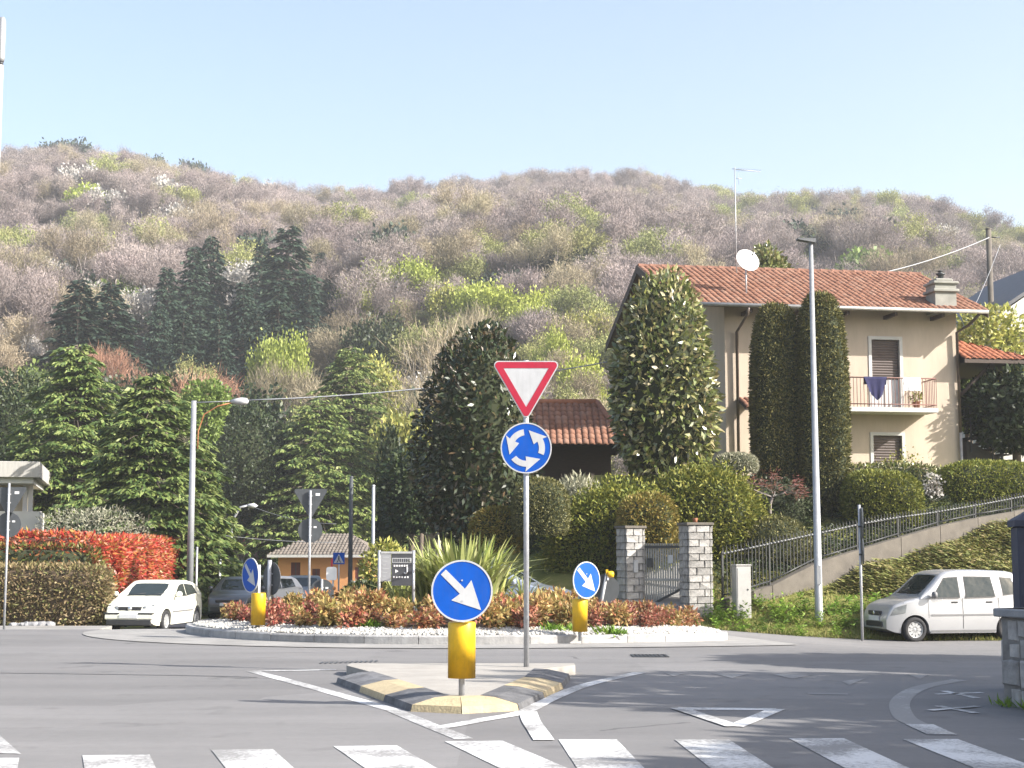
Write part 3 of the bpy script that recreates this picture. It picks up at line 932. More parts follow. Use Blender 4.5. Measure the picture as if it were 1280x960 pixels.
def lump(D, k, rng, amp):
    """Smooth bumpy factor over directions."""
    ax = rand_dir(k, rng); ph = rng.uniform(0, 6.28, k); fr = rng.uniform(2, 6, k)
    return 1 + amp*np.sum(np.sin((D @ ax.T)*fr + ph), 1)/math.sqrt(k)
def super_r(D, p): return np.sum(np.abs(D)**p, 1)**(-1.0/p)
def clipped(a, b, c, p, n, leaf, seed, lo=-0.3, amp=0.02, spread=0.8, thick=0.10, stray=0.03, slim=0.42):
    """Clipped evergreen: small leaves over a rounded box or dome of half sizes a, b, c."""
    rng = np.random.default_rng(seed)
    D = rand_dir(int(n*1.5), rng)
    # even out over the surface
    Sz = np.array([a, b, c])
    D = unit(D*np.array([1/a, 1/b, 1/c])**0.0)
    r = super_r(D, p)
    Pt = D*r[:, None]
    w = np.abs(Pt*np.array([b*c, a*c, a*b])).max(1)
    keep = (rng.random(len(D)) < w/w.max()*1.0) | (rng.random(len(D)) < 0.35)
    D, r = D[keep], r[keep]
    g = lump(D, 9, rng, amp)
    Pt = D*(r*g*(1 - thick*rng.random(len(D))**2 + stray*rng.random(len(D))**6))[:, None]*Sz
    Nn = unit(np.sign(D)*np.abs(D*r[:, None])**(p-1)/Sz)
    k = Pt[:, 2] > lo*c
    Pt, Nn = Pt[k], Nn[k]
    d = unit(Nn + spread*rng.normal(size=Nn.shape))
    n2 = unit(np.cross(d, rng.normal(size=d.shape)))
    m = len(Pt)
    return leaf_quads(Pt, d, n2, leaf*rng.uniform(0.7, 1.5, m), leaf*slim*rng.uniform(0.7, 1.3, m), 0.15)
def core_mesh(a, b, c, p, lo=-0.3, k=0.92, nu=28, nv=14):
    mb = MB()
    vs, fs = [], []
    for j in range(nv+1):
        th = PI*j/nv
        for i in range(nu):
            ph = 2*PI*i/nu
            d = np.array([[math.sin(th)*math.cos(ph), math.sin(th)*math.sin(ph), math.cos(th)]])
            q = d*super_r(d, p)[:, None]*k
            vs.append((q[0, 0]*a, q[0, 1]*b, max(q[0, 2]*c, lo*c)))
    for j in range(nv):
        for i in range(nu):
            fs.append((j*nu+i, (j+1)*nu+i, (j+1)*nu+(i+1) % nu, j*nu+(i+1) % nu))
    mb.add(vs, fs, True)
    return mb.mesh('core')
def topiary(name, label, cat, loc, a, b, c, p, n, leaf, mat, core, seed, rz=0.0, lo=-0.3, amp=0.02, part='foliage', group=None, spread=0.8, stray=0.03):
    """Clipped shrub: leaves over a dense twiggy core; loc is the base centre."""
    t = thing(name, label, cat, loc, rz, group)
    V, Fa = clipped(a, b, c, p, n, leaf, seed, lo, amp, spread, stray=stray)
    o = link(part, np_mesh(part, V, Fa), t, M[mat], (0, 0, -lo*c))
    o = link('inner_twigs', core_mesh(a, b, c, p, lo), t, M[core], (0, 0, -lo*c))
    return t

def crown_leaves(n, a, b, c, p, L, Wd, seed, lo=-1, inner=0.55, amp=0.10, up=0.3, out=1.0, jit=0.8, droop=0.0):
    """Leaves through the outer volume of a free crown."""
    rng = np.random.default_rng(seed)
    D = rand_dir(n, rng)
    r = super_r(D, p)*lump(D, 14, rng, amp)
    rr = (inner**3 + (1-inner**3)*rng.random(n))**(1/3)
    Pt = D*(r*rr)[:, None]*np.array([a, b, c])
    k = Pt[:, 2] > lo*c
    Pt, D = Pt[k], D[k]
    m = len(Pt)
    d = unit(out*D + np.array([0, 0, up-droop]) + jit*rng.normal(size=(m, 3)))
    n2 = unit(unit(D*np.array([1, 1, 0.6])) + np.array([0, 0, 0.5]) + 0.55*rng.normal(size=(m, 3)))
    return leaf_quads(Pt, d, n2, L*rng.uniform(0.65, 1.25, m), Wd*rng.uniform(0.7, 1.25, m), 0.12)

def limbs(mb, rng, p, d, L, r, lev, tips, spread=0.6, n=3, lift=0.15, sides=5):
    d = d.normalized()
    e = p + d*L
    mid = p + d*L*0.5 + Vector((rng.uniform(-1, 1), rng.uniform(-1, 1), rng.uniform(-0.3, 0.6)))*L*0.06
    mb.tube([p, mid, e], [r, r*0.8, r*0.62], sides)
    if lev == 0:
        tips.append((e, d)); tips.append((mid, d)); return
    for i in range(n):
        a = 2*PI*(i + rng.random())/n
        o = d.orthogonal().normalized()
        o.rotate(Matrix.Rotation(a, 3, d))
        nd = (d + o*spread*rng.uniform(0.6, 1.25) + Vector((0, 0, lift))).normalized()
        limbs(mb, rng, p + d*L*rng.uniform(0.72, 1.0), nd, L*rng.uniform(0.6, 0.85), r*0.58, lev-1, tips, spread, n, lift, max(3, sides-1))

def bare_tree(seed, H, twigs=900, tl=(0.4, 1.0), tw=0.05, trunk=0.3, lev=3, spread=0.62, n=3, r0=None, cloud=0.8, lift=0.15, leafy=None, up=0.45):
    """Limbs plus a haze of twigs (or leaves) on the limb tips: returns trunk MB and crown arrays."""
    rng = random.Random(seed); nr = np.random.default_rng(seed)
    mb = MB(); tips = []
    r0 = r0 or H*0.017
    mb.cyl((0, 0, -0.8), (0, 0, 0.02), r0*1.15, r0, 6, caps=False)
    limbs(mb, rng, Vector((0, 0, 0)), Vector((rng.uniform(-.06, .06), rng.uniform(-.06, .06), 1)), H*trunk, r0, lev, tips, spread, n, lift, 6)
    T = np.array([tuple(t[0]) for t in tips]); Dd = np.array([tuple(t[1]) for t in tips])
    i = nr.integers(0, len(T), twigs)
    C = T[i] + nr.normal(size=(twigs, 3))*cloud*0.45
    d = unit(Dd[i] + 0.75*nr.normal(size=(twigs, 3)) + np.array([0, 0, up]))
    n2 = rand_dir(twigs, nr)
    L = nr.uniform(tl[0], tl[1], twigs)
    if leafy: V, Fa = leaf_quads(C, d, n2, leafy[0]*nr.uniform(0.6, 1.3, twigs), leafy[1]*nr.uniform(0.7, 1.3, twigs), 0.1)
    else: V, Fa = leaf_quads(C, d, n2, L, tw, 0)
    return mb, V, Fa

def conifer(seed, H, R, nb=150, dens=60, spray=0.34, sw=0.085, base=0.03, droop=0.25, power=0.8, lift=0.25, trunk_r=None, ragged=0.25, clumps=3.2, per=22, clump_r=0.34):
    """Layered conifer: flat drooping branch pads of short sprays. Returns trunk MB, crown arrays."""
    rng = np.random.default_rng(seed)
    mb = MB()
    tr = trunk_r or H*0.018
    mb.cyl((0, 0, -0.5), (0, 0, H*0.98), tr, tr*0.12, 8)
    Cs, Ds, Ls, Ups = [], [], [], []
    for i in range(nb):
        f = (i + rng.random())/nb
        h = H*(base + (0.985-base)*f**1.12)
        rel = 1 - h/H
        l = R*rel**power*rng.uniform(1-ragged, 1+ragged*0.5) + 0.12
        az = i*2.39996 + rng.normal()*0.35
        dx, dy = math.cos(az), math.sin(az)
        lf = lift*(0.3+rel)*rng.uniform(0.6, 1.3)
        nc = max(2, int(round(1.0 + clumps*l)))
        tc_ = np.clip((np.arange(nc)+rng.random(nc)*0.8)/nc*0.9+0.12, 0.05, 1.0)
        sc_ = rng.uniform(-1, 1, nc)*(tc_ < 0.95)
        wid = l*0.42*np.clip(np.sin(PI*(0.10+0.80*tc_)), 0.1, 1)
        zc_ = h + lf*l*tc_ - droop*(1+rel)*l*tc_*tc_ - 0.25*np.abs(sc_)*wid + rng.normal(size=nc)*0.05
        xc_ = dx*l*tc_ - dy*sc_*wid; yc_ = dy*l*tc_ + dx*sc_*wid
        m = nc*per
        ci_ = np.repeat(np.arange(nc), per)
        fan = rng.normal(size=m)*0.75
        ang = az + sc_[ci_]*0.7 + fan
        rr_ = rng.random(m)*clump_r*(0.6+0.4*min(1, l))
        C_ = np.stack([xc_[ci_] + np.cos(ang)*rr_, yc_[ci_] + np.sin(ang)*rr_, zc_[ci_] - 0.55*rr_**1.3 + rng.normal(size=m)*0.025], 1)
        Cs.append(C_)
        Ds.append(np.stack([np.cos(ang), np.sin(ang), -0.25-0.5*rng.random(m)], 1))
        Ls.append(rng.uniform(0.7, 1.25, m)*(0.6+0.4*min(1, l)))
        p1 = Vector((dx*l*0.5, dy*l*0.5, h + lf*l*0.5 - droop*(1+rel)*l*0.25 - 0.03))
        p2 = Vector((dx*l*0.92, dy*l*0.92, h + lf*l*0.92 - droop*(1+rel)*l*0.85 - 0.03))
        mb.tube([(0, 0, h), p1, p2], [0.03+0.012*l, 0.022, 0.008], 4)
    C = np.vstack(Cs); D = np.vstack(Ds); L = np.concatenate(Ls)
    m = len(C)
    n2 = unit(np.array([0, 0, 1.0]) + 0.45*rng.normal(size=(m, 3)))
    V, Fa = leaf_quads(C, D, n2, spray*L, sw*rng.uniform(0.7, 1.5, m), 0.1)
    return mb, V, Fa

# ------------------------------------------------------------------ plant colours
M['cedar'] = leaf_mat('cedar_needles', [(0.055, 0.095, 0.030), (0.095, 0.145, 0.036), (0.17, 0.215, 0.058), (0.25, 0.285, 0.10)], 0.55, 0.15, 0.12)
M['cedar_dark'] = leaf_mat('fir_needles', [(0.016, 0.034, 0.024), (0.030, 0.055, 0.034), (0.055, 0.085, 0.05)], 0.65, 0.12, 0.2)
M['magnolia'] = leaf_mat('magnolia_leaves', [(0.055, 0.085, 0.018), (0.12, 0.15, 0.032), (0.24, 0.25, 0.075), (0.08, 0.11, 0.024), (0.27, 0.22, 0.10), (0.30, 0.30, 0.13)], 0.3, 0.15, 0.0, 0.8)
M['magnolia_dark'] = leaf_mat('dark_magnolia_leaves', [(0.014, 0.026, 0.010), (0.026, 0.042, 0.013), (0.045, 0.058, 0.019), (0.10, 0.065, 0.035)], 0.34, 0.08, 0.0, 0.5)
M['yew'] = leaf_mat('yew_leaves', [(0.050, 0.060, 0.018), (0.105, 0.105, 0.030), (0.19, 0.165, 0.05)], 0.7, 0.15, 0.1)
M['juniper'] = leaf_mat('juniper_sprays', [(0.075, 0.105, 0.018), (0.17, 0.19, 0.03), (0.28, 0.265, 0.05), (0.10, 0.13, 0.024)], 0.65, 0.2, 0.12)
M['juniper_gold'] = leaf_mat('gold_juniper_sprays', [(0.16, 0.13, 0.03), (0.28, 0.20, 0.05), (0.22, 0.20, 0.045), (0.09, 0.10, 0.025)], 0.65, 0.2, 0.08)
M['box'] = leaf_mat('box_leaves', [(0.060, 0.070, 0.024), (0.135, 0.135, 0.045), (0.19, 0.175, 0.07)], 0.55, 0.2, 0.1)
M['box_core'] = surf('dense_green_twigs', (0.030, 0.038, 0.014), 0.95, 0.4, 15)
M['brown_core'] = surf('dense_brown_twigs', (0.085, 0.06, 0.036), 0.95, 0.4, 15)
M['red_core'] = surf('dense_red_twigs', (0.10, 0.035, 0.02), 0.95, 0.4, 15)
M['beech'] = leaf_mat('dry_beech_leaves', [(0.13, 0.10, 0.05), (0.24, 0.175, 0.09), (0.36, 0.28, 0.165), (0.13, 0.15, 0.045), (0.19, 0.13, 0.065), (0.20, 0.20, 0.07)], 0.7, 0.2, 0.0)
M['photinia'] = leaf_mat('photinia_leaves', [(0.30, 0.025, 0.025), (0.50, 0.05, 0.04), (0.58, 0.13, 0.055), (0.30, 0.25, 0.05), (0.48, 0.07, 0.06), (0.62, 0.36, 0.22)], 0.4, 0.28, 0.0)
M['photinia_green'] = leaf_mat('photinia_green_leaves', [(0.06, 0.085, 0.022), (0.16, 0.17, 0.04), (0.30, 0.06, 0.03), (0.09, 0.10, 0.03)], 0.4, 0.2, 0.0)
M['nandina'] = leaf_mat('nandina_leaves', [(0.24, 0.06, 0.045), (0.36, 0.12, 0.065), (0.42, 0.22, 0.10), (0.36, 0.27, 0.10), (0.22, 0.07, 0.05), (0.45, 0.26, 0.16), (0.20, 0.19, 0.06)], 0.5, 0.28, 0.22)
M['nandina_red'] = leaf_mat('nandina_red_leaves', [(0.24, 0.055, 0.045), (0.34, 0.10, 0.07), (0.40, 0.19, 0.12), (0.20, 0.06, 0.045), (0.42, 0.25, 0.16), (0.16, 0.15, 0.05)], 0.5, 0.28, 0.2)
M['nandina_gold'] = leaf_mat('nandina_gold_leaves', [(0.36, 0.22, 0.08), (0.44, 0.32, 0.13), (0.32, 0.29, 0.10), (0.38, 0.16, 0.08), (0.24, 0.22, 0.06)], 0.5, 0.28, 0.2)
M['phormium'] = leaf_mat('sword_leaves', [(0.19, 0.235, 0.05), (0.34, 0.38, 0.11), (0.45, 0.46, 0.19), (0.13, 0.18, 0.04), (0.50, 0.50, 0.25)], 0.4, 0.25, 0.0)
M['lime_shrub'] = leaf_mat('lime_shrub_leaves', [(0.12, 0.15, 0.03), (0.30, 0.31, 0.07), (0.46, 0.43, 0.13), (0.09, 0.10, 0.03)], 0.45, 0.25, 0.05)
M['olive'] = leaf_mat('olive_leaves', [(0.20, 0.20, 0.14), (0.31, 0.31, 0.22), (0.40, 0.385, 0.29)], 0.6, 0.2, 0.0)
M['green_leaf'] = leaf_mat('spring_green_leaves', [(0.10, 0.155, 0.035), (0.16, 0.225, 0.05), (0.21, 0.27, 0.07)], 0.55, 0.3, 0.15)
M['lime_leaf'] = leaf_mat('lime_green_leaves', [(0.25, 0.30, 0.05), (0.35, 0.40, 0.075), (0.41, 0.45, 0.11)], 0.55, 0.3, 0.15)
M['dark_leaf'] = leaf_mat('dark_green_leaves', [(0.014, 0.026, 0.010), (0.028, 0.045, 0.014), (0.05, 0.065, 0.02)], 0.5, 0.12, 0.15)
M['weeds'] = leaf_mat('weed_leaves', [(0.10, 0.19, 0.02), (0.17, 0.28, 0.035), (0.25, 0.36, 0.055)], 0.55, 0.3, 0.2)
M['grass'] = leaf_mat('grass_blades', [(0.14, 0.17, 0.035), (0.22, 0.23, 0.06), (0.32, 0.27, 0.11), (0.17, 0.22, 0.045)], 0.7, 0.3, 0.0)
M['cover'] = leaf_mat('ground_cover_sprays', [(0.13, 0.155, 0.04), (0.18, 0.195, 0.05), (0.23, 0.18, 0.075), (0.21, 0.21, 0.055), (0.14, 0.165, 0.045)], 0.65, 0.2, 0.05)
M['maple_red'] = leaf_mat('bare_red_twigs', [(0.16, 0.05, 0.04), (0.24, 0.09, 0.07)], 0.7, 0.0, 0.0)
M['grey_shrub'] = leaf_mat('grey_leaves', [(0.28, 0.28, 0.19), (0.40, 0.39, 0.28), (0.20, 0.20, 0.13)], 0.6, 0.2, 0.0)
M['blossom'] = leaf_mat('white_blossom', [(0.42, 0.40, 0.37), (0.52, 0.50, 0.47), (0.34, 0.32, 0.29)], 0.7, 0.3, 0.1)
M['twig_mauve'] = leaf_mat('mauve_twigs', [(0.215, 0.178, 0.168), (0.285, 0.24, 0.228), (0.35, 0.298, 0.285)], 0.9, 0.1, 0.3, 0.1)
M['twig_tan'] = leaf_mat('tan_twigs', [(0.23, 0.195, 0.13), (0.31, 0.265, 0.18), (0.38, 0.33, 0.235)], 0.9, 0.15, 0.26, 0.1)
M['twig_olive'] = leaf_mat('budding_twigs', [(0.21, 0.225, 0.09), (0.29, 0.305, 0.12), (0.36, 0.37, 0.155)], 0.9, 0.2, 0.28, 0.1)
M['twig_rust'] = leaf_mat('rust_twigs', [(0.30, 0.155, 0.10), (0.38, 0.22, 0.15), (0.44, 0.27, 0.19)], 0.9, 0.15, 0.1, 0.1)

# ------------------------------------------------------------------ roundabout planting
def shrub_mesh(seed, a, c, n, L, Wd):
    rng = np.random.default_rng(seed)
    k = 10
    cen = np.stack([rng.normal(size=k)*a*0.42, rng.normal(size=k)*a*0.42, c*rng.uniform(0.35, 0.85, k)], 1)
    i = rng.integers(0, k, n)
    D = rand_dir(n, rng)
    C = cen[i] + D*np.array([a*0.42, a*0.42, c*0.30])*rng.uniform(0.4, 1.0, (n, 1))
    C[:, 2] = np.abs(C[:, 2])
    d = unit(D + np.array([0, 0, 0.35]) + 0.7*rng.normal(size=(n, 3)))
    n2 = unit(D + np.array([0, 0, 0.8]) + 0.5*rng.normal(size=(n, 3)))
    return np_mesh('foliage', *leaf_quads(C, d, n2, L*rng.uniform(0.6, 1.3, n), Wd*rng.uniform(0.7, 1.3, n), 0.15))
shrub_meshes = {}
for nm in ('nandina', 'nandina_red', 'nandina_gold'):
    shrub_meshes[nm] = []
    for k in range(4):
        me = shrub_mesh(100+k+7*len(nm), 0.30, 0.50, 420, 0.115, 0.055); me.materials.append(M[nm]); shrub_meshes[nm].append(me)
stem_mb = MB()
rr_ = random.Random(8)
for k in range(6):
    a = rr_.uniform(0, 6.28)
    stem_mb.tube([(0.03*math.cos(a), 0.03*math.sin(a), -0.08), (0.10*math.cos(a), 0.10*math.sin(a), 0.18), (0.15*math.cos(a), 0.15*math.sin(a), 0.36)], 0.006, 4)
stem_me = stem_mb.mesh('stems'); stem_me.materials.append(M['brown_core'])
rng = random.Random(21)
spots = []
for ring, r in enumerate((RR-0.88, RR-1.38, RR-1.92, RR-2.5, RR-3.15)):
    num = int(2*PI*r/0.60)
    for k in range(num):
        t = 2*PI*(k + 0.5*(ring % 2))/num + rng.uniform(-0.03, 0.03)
        x, y = RC.x + (r+rng.uniform(-.1, .1))*math.cos(t), RC.y + (r+rng.uniform(-.1, .1))*math.sin(t)
        if y > RC.y + 0.6 + 0.5*(ring < 1): continue
        px = 640 + F_PX*x/y
        if 500 < px < 655 and ring >= 4: continue
        spots.append((x, y, ring, px))
SH_LAB = {'nandina_red': ('deep red', 'deep red shrubs of the roundabout'),
          'nandina': ('orange-red', 'orange-red shrubs of the roundabout'),
          'nandina_gold': ('golden-orange', 'golden shrubs of the roundabout')}
spots.sort(key=lambda s_: (s_[2], s_[3]))
count_in = {}
ROW = ['front', 'second', 'third', 'fourth', 'rear']
for x, y, ring, px in spots:
    count_in[ring] = count_in.get(ring, 0) + 1
    gold = 0.22 + 0.22*(ring >= 1) + 0.2*(ring >= 2) + 0.2*(px > 640)
    red = 0.34 - 0.12*ring
    u = rng.random()
    nm = 'nandina_gold' if u < gold else ('nandina_red' if u < gold + red else 'nandina')
    s_ = rng.uniform(0.68, 1.02)*(0.82 if px > 730 or px < 400 else 1.0)
    t = thing('low_shrub', 'low %s shrub, %s from the left in the %s row of the roundabout bed' % (SH_LAB[nm][0], ORD[count_in[ring]-1], ROW[ring]), 'shrub', (x, y, dome_z(x, y)-0.02), rng.uniform(0, 6.28), SH_LAB[nm][1])
    t.scale = (s_, s_, s_*rng.uniform(0.85, 1.1))
    link('foliage', rng.choice(shrub_meshes[nm]), t)
    link('stems', stem_me, t)
# green low tufts at the edge of the gravel
nr = np.random.default_rng(5)
for k, px in enumerate((462, 690, 712, 750, 768)):
    tl_ = ORD[k]
    q = P(px, 783, 25.9)
    if px == 462: q = P(px, 776, 26.3)
    n = 90
    a = nr.uniform(0, 6.28, n)
    D = np.stack([np.cos(a), np.sin(a), nr.uniform(0.3, 1.6, n)], 1)
    V, Fa = leaf_quads(nr.normal(size=(n, 3))*np.array([0.08, 0.06, 0.02]), D, rand_dir(n, nr), nr.uniform(0.1, 0.24, n), 0.035)
    tag(link('green_tuft', np_mesh('green_tuft', V, Fa), None, M['weeds'], (q.x, q.y, dome_z(q.x, q.y))), 'small green tuft at the gravel edge of the roundabout, %s from the left' % tl_, 'plant', 'green tufts at the gravel edge')

def sword_plant(name, label, loc, n, Lmin, Lmax, w, seed, mat, lean=(0.1, 0.9), spread=0.28):
    """Clump of long curved sword leaves, each a bent strip."""
    rng = np.random.default_rng(seed)
    seg = 5
    Vs, Fs = [], []
    for i in range(n):
        a = rng.uniform(0, 2*PI); ln = rng.uniform(Lmin, Lmax); le = rng.uniform(*lean)
        b = np.array([math.cos(a)*spread*rng.random(), math.sin(a)*spread*rng.random(), 0])
        out = np.array([math.cos(a), math.sin(a), 0]); sd = np.array([-math.sin(a), math.cos(a), 0])
        tw = rng.normal()*0.5
        sd = sd*math.cos(tw) + np.array([0, 0, 1])*math.sin(tw)*0.6
        ww = w*rng.uniform(0.7, 1.2)
        o = len(Vs)*1
        for k in range(seg+1):
            t = k/seg
            ang = le*(0.35 + 0.75*t*t)
            p = b + out*ln*t*math.sin(ang) + np.array([0, 0, ln*t*math.cos(ang)])
            wd = ww*(1.0 - 0.92*t**2.2)*(0.6+0.4*min(1, t*4))
            Vs.append(p - sd*wd*0.5); Vs.append(p + sd*wd*0.5)
        for k in range(seg): Fs.append((o+2*k, o+2*k+1, o+2*k+3, o+2*k+2))
    t = thing(name, label, 'plant', loc)
    link('leaves', np_mesh('leaves', np.array(Vs), np.array(Fs), True), t, M[mat])
    return t
q = P(578, 745, 29.6)
t = sword_plant('flax_plant', 'large clump of yellow-green sword leaves rising from the roundabout', (q.x, 29.6, dome_z(q.x, 29.6)-0.05), 620, 0.75, 1.62, 0.13, 7, 'phormium', (0.03, 0.85), 0.88)
V, Fa = leaf_quads(np.zeros((1, 3)), np.array([[0, 0, 1.]]), np.array([[0, 1., 0]]), 0.1, 0.1)
q = P(655, 745, 29.4)
sword_plant('flax_plant', 'small spiky clump of pale leaves behind the give-way post', (q.x, 29.5, dome_z(q.x, 29.5)-0.05), 80, 0.5, 0.95, 0.055, 9, 'phormium', (0.2, 1.25), 0.12)
q = P(505, 720, 31.4)
sword_plant('flax_plant', 'pale sword leaves standing up behind the information board', (q.x, 31.4, dome_z(q.x, 31.4)-0.05), 90, 0.7, 1.25, 0.065, 10, 'phormium', (0.05, 0.7), 0.25)
# lime shrub behind the board and dark shrub beside it
q = P(487, 700, 32.6)
t = thing('lime_shrub', 'yellow-green leafy shrub behind the information board', 'shrub', (q.x, 32.6, dome_z(q.x, 32.6)))
V, Fa = crown_leaves(1500, 0.66, 0.5, 0.62, 2, 0.14, 0.06, 31, lo=-0.9, inner=0.5, amp=0.16, up=0.5)
link('foliage', np_mesh('foliage', V, Fa), t, M['lime_shrub'], (0, 0, 0.95))
mb = MB()
for k in range(6): mb.tube([(0, 0, -0.1), (0.12*math.cos(k), 0.12*math.sin(k), 0.5), (0.35*math.cos(k), 0.3*math.sin(k), 1.1)], [0.02, 0.015, 0.006], 5)
mb.build('stems', M['bark'], t)
q = P(452, 735, 31.6)
t = thing('dark_shrub', 'dark green rounded shrub left of the information board', 'shrub', (q.x, 31.6, dome_z(q.x, 31.6)))
V, Fa = crown_leaves(1400, 0.48, 0.45, 0.4, 2, 0.10, 0.05, 32, lo=-0.8, inner=0.4, amp=0.1)
link('foliage', np_mesh('foliage', V, Fa), t, M['dark_leaf'], (0, 0, 0.32))
link('inner_twigs', core_mesh(0.36, 0.34, 0.3, 2, -0.9), t, M['box_core'], (0, 0, 0.32))
# ------------------------------------------------------------------ garden bank on the far right side
def gbase(px, d, py=640):
    q = P(px, py, d)
    return Vector((q.x, d, gz(q.x, d)))
def big_magnolia(name, label, px0, px1, top_py, base_py, d, p, n, mat, seed, L=0.24, core='box_core', taper=0.0, amp=0.05, lam=1.0):
    q = P((px0+px1)/2, 600, d)
    zb = gz(q.x, d) - 0.1
    zt = P(640, top_py, d).z
    zl = P(640, base_py, d).z
    a = (P(px1, 500, d).x - P(px0, 500, d).x)/2
    c = (zt - zl)/2
    t = thing(name, label, 'tree', (q.x, d, zb))
    V, Fa = crown_leaves(n, a, a, c, p, L, L*0.42, seed, inner=0.80, amp=amp, up=0.05, out=0.9, jit=0.75)
    if taper:
        f = 1 - taper*np.clip((V[:, 2]/c+0.4)/1.4, 0, 1)**1.3
        V[:, 0] *= f; V[:, 1] *= f
    link('crown', np_mesh('crown', V, Fa), t, M[mat], (0, 0, zl + c - zb))
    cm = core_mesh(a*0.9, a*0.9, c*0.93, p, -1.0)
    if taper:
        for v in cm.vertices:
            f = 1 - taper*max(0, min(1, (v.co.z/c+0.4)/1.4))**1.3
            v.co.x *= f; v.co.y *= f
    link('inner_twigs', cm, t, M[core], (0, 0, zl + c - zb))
    mb = MB(); mb.cyl((0, 0, -0.2), (0, 0, zl - zb + c), 0.16, 0.1, 8)
    mb.build('trunk', M['bark'], t)
    return t
big_magnolia('magnolia_tree', 'tall glossy light green magnolia clipped to a column in front of the house', 764, 899, 342, 612, 44.3, 2.35, 7600, 'magnolia', 41, 0.26, taper=0.20, amp=0.085)
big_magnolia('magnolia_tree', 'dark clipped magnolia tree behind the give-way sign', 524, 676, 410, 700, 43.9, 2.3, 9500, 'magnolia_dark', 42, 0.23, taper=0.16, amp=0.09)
def col_topiary(label, px0, px1, top, base, d, seed, n, p=3.2):
    q = P((px0+px1)/2, base, d)
    a = (P(px1, base, d).x - P(px0, base, d).x)/2
    zb = q.z; zt = P(640, top, d).z
    c = (zt-zb)/1.95
    g = gz(q.x, d)
    lo = -0.95
    return topiary('yew_column', label, 'clipped yew', (q.x, d, zb - 0.0), a, a, c, p, n, 0.10, 'yew', 'box_core', seed, 0, lo, 0.012, group=None)
col_topiary('stout dark clipped yew column with a rounded top before the house', 943, 1004, 382, 640, 44.6, 51, 16000)
col_topiary('slim taller clipped yew column behind the lamp post before the house', 1001, 1061, 368, 655, 44.2, 52, 17000)

def clip_px(name, label, px0, px1, top, base, d, depth, p, n, leaf, mat, seed, core='box_core', lo=-0.6, amp=0.03, rz=0.0, cat='clipped shrub', stray=0.05):
    a = (P(px1, base, d).x - P(px0, base, d).x)/2
    q = P((px0+px1)/2, base, d)
    zt, zb = P(640, top, d).z, q.z
    c = (zt-zb)/(1-lo)
    return topiary(name, label, cat, (q.x, d, zb), a, depth/2, c, p, n, leaf, mat, core, seed, rz, lo, amp, stray=stray)
clip_px('dome_topiary', 'smooth rounded green topiary dome beside the give-way post', 641, 711, 599, 668, 38.6, 1.3, 2.6, 6500, 0.07, 'box', 61, lo=-0.7, amp=0.01)
clip_px('low_hedge', 'low brownish clipped hedge left of the topiary dome', 588, 652, 634, 690, 38.9, 0.9, 2.3, 4500, 0.09, 'juniper_gold', 62, lo=-0.7)
clip_px('juniper_bush', 'broad golden-green juniper bush left of the stone gate pillars', 690, 842, 617, 790, 40.2, 1.9, 2.6, 26000, 0.115, 'juniper', 63, lo=-0.9, amp=0.07, stray=0.2)
clip_px('juniper_bush', 'orange-tinged clipped end of juniper hedge over the left gate pillar', 775, 845, 622, 700, 38.6, 1.5, 3.2, 8000, 0.095, 'juniper_gold', 64, lo=-0.7, amp=0.04, stray=0.1)
clip_px('juniper_bush', 'big feathery green juniper above the right gate pillar', 795, 946, 592, 720, 41.2, 2.2, 2.3, 24000, 0.12, 'juniper', 65, lo=-0.7, amp=0.08, stray=0.2)
clip_px('low_topiary', 'dark clipped mound behind the fence next to the juniper', 915, 1018, 646, 730, 40.6, 1.6, 2.2, 7000, 0.09, 'box', 66, lo=-0.6, amp=0.02)
clip_px('flat_topiary', 'small flat-topped grey-green topiary below the magnolia', 893, 947, 567, 590, 43.4, 0.9, 2.4, 3000, 0.07, 'grey_shrub', 67, lo=-0.6, amp=0.01)
clip_px('juniper_mound', 'clipped juniper mound under the lower window of the house', 1052, 1150, 590, 660, 43.6, 2.0, 2.8, 15000, 0.09, 'juniper', 68, lo=-0.8, amp=0.03)
clip_px('juniper_mound', 'long flat clipped juniper by the right corner of the house', 1166, 1330, 578, 652, 45.6, 1.8, 3.0, 18000, 0.09, 'juniper', 69, lo=-0.8, amp=0.03)
clip_px('ivy_hedge', 'leafy low hedge along the foot of the house wall', 1040, 1180, 583, 640, 45.6, 0.8, 5, 5000, 0.12, 'magnolia', 70, lo=-0.9, amp=0.03)
# dark mass below the pavilion and behind the hedge gap
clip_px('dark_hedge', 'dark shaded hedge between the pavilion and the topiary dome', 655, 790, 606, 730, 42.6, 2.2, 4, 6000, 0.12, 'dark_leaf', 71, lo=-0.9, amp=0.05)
clip_px('dark_hedge', 'dark shrub mass between the magnolia and the yew columns', 895, 1010, 600, 690, 43.4, 1.8, 4, 6000, 0.11, 'dark_leaf', 72, lo=-0.9, amp=0.06)
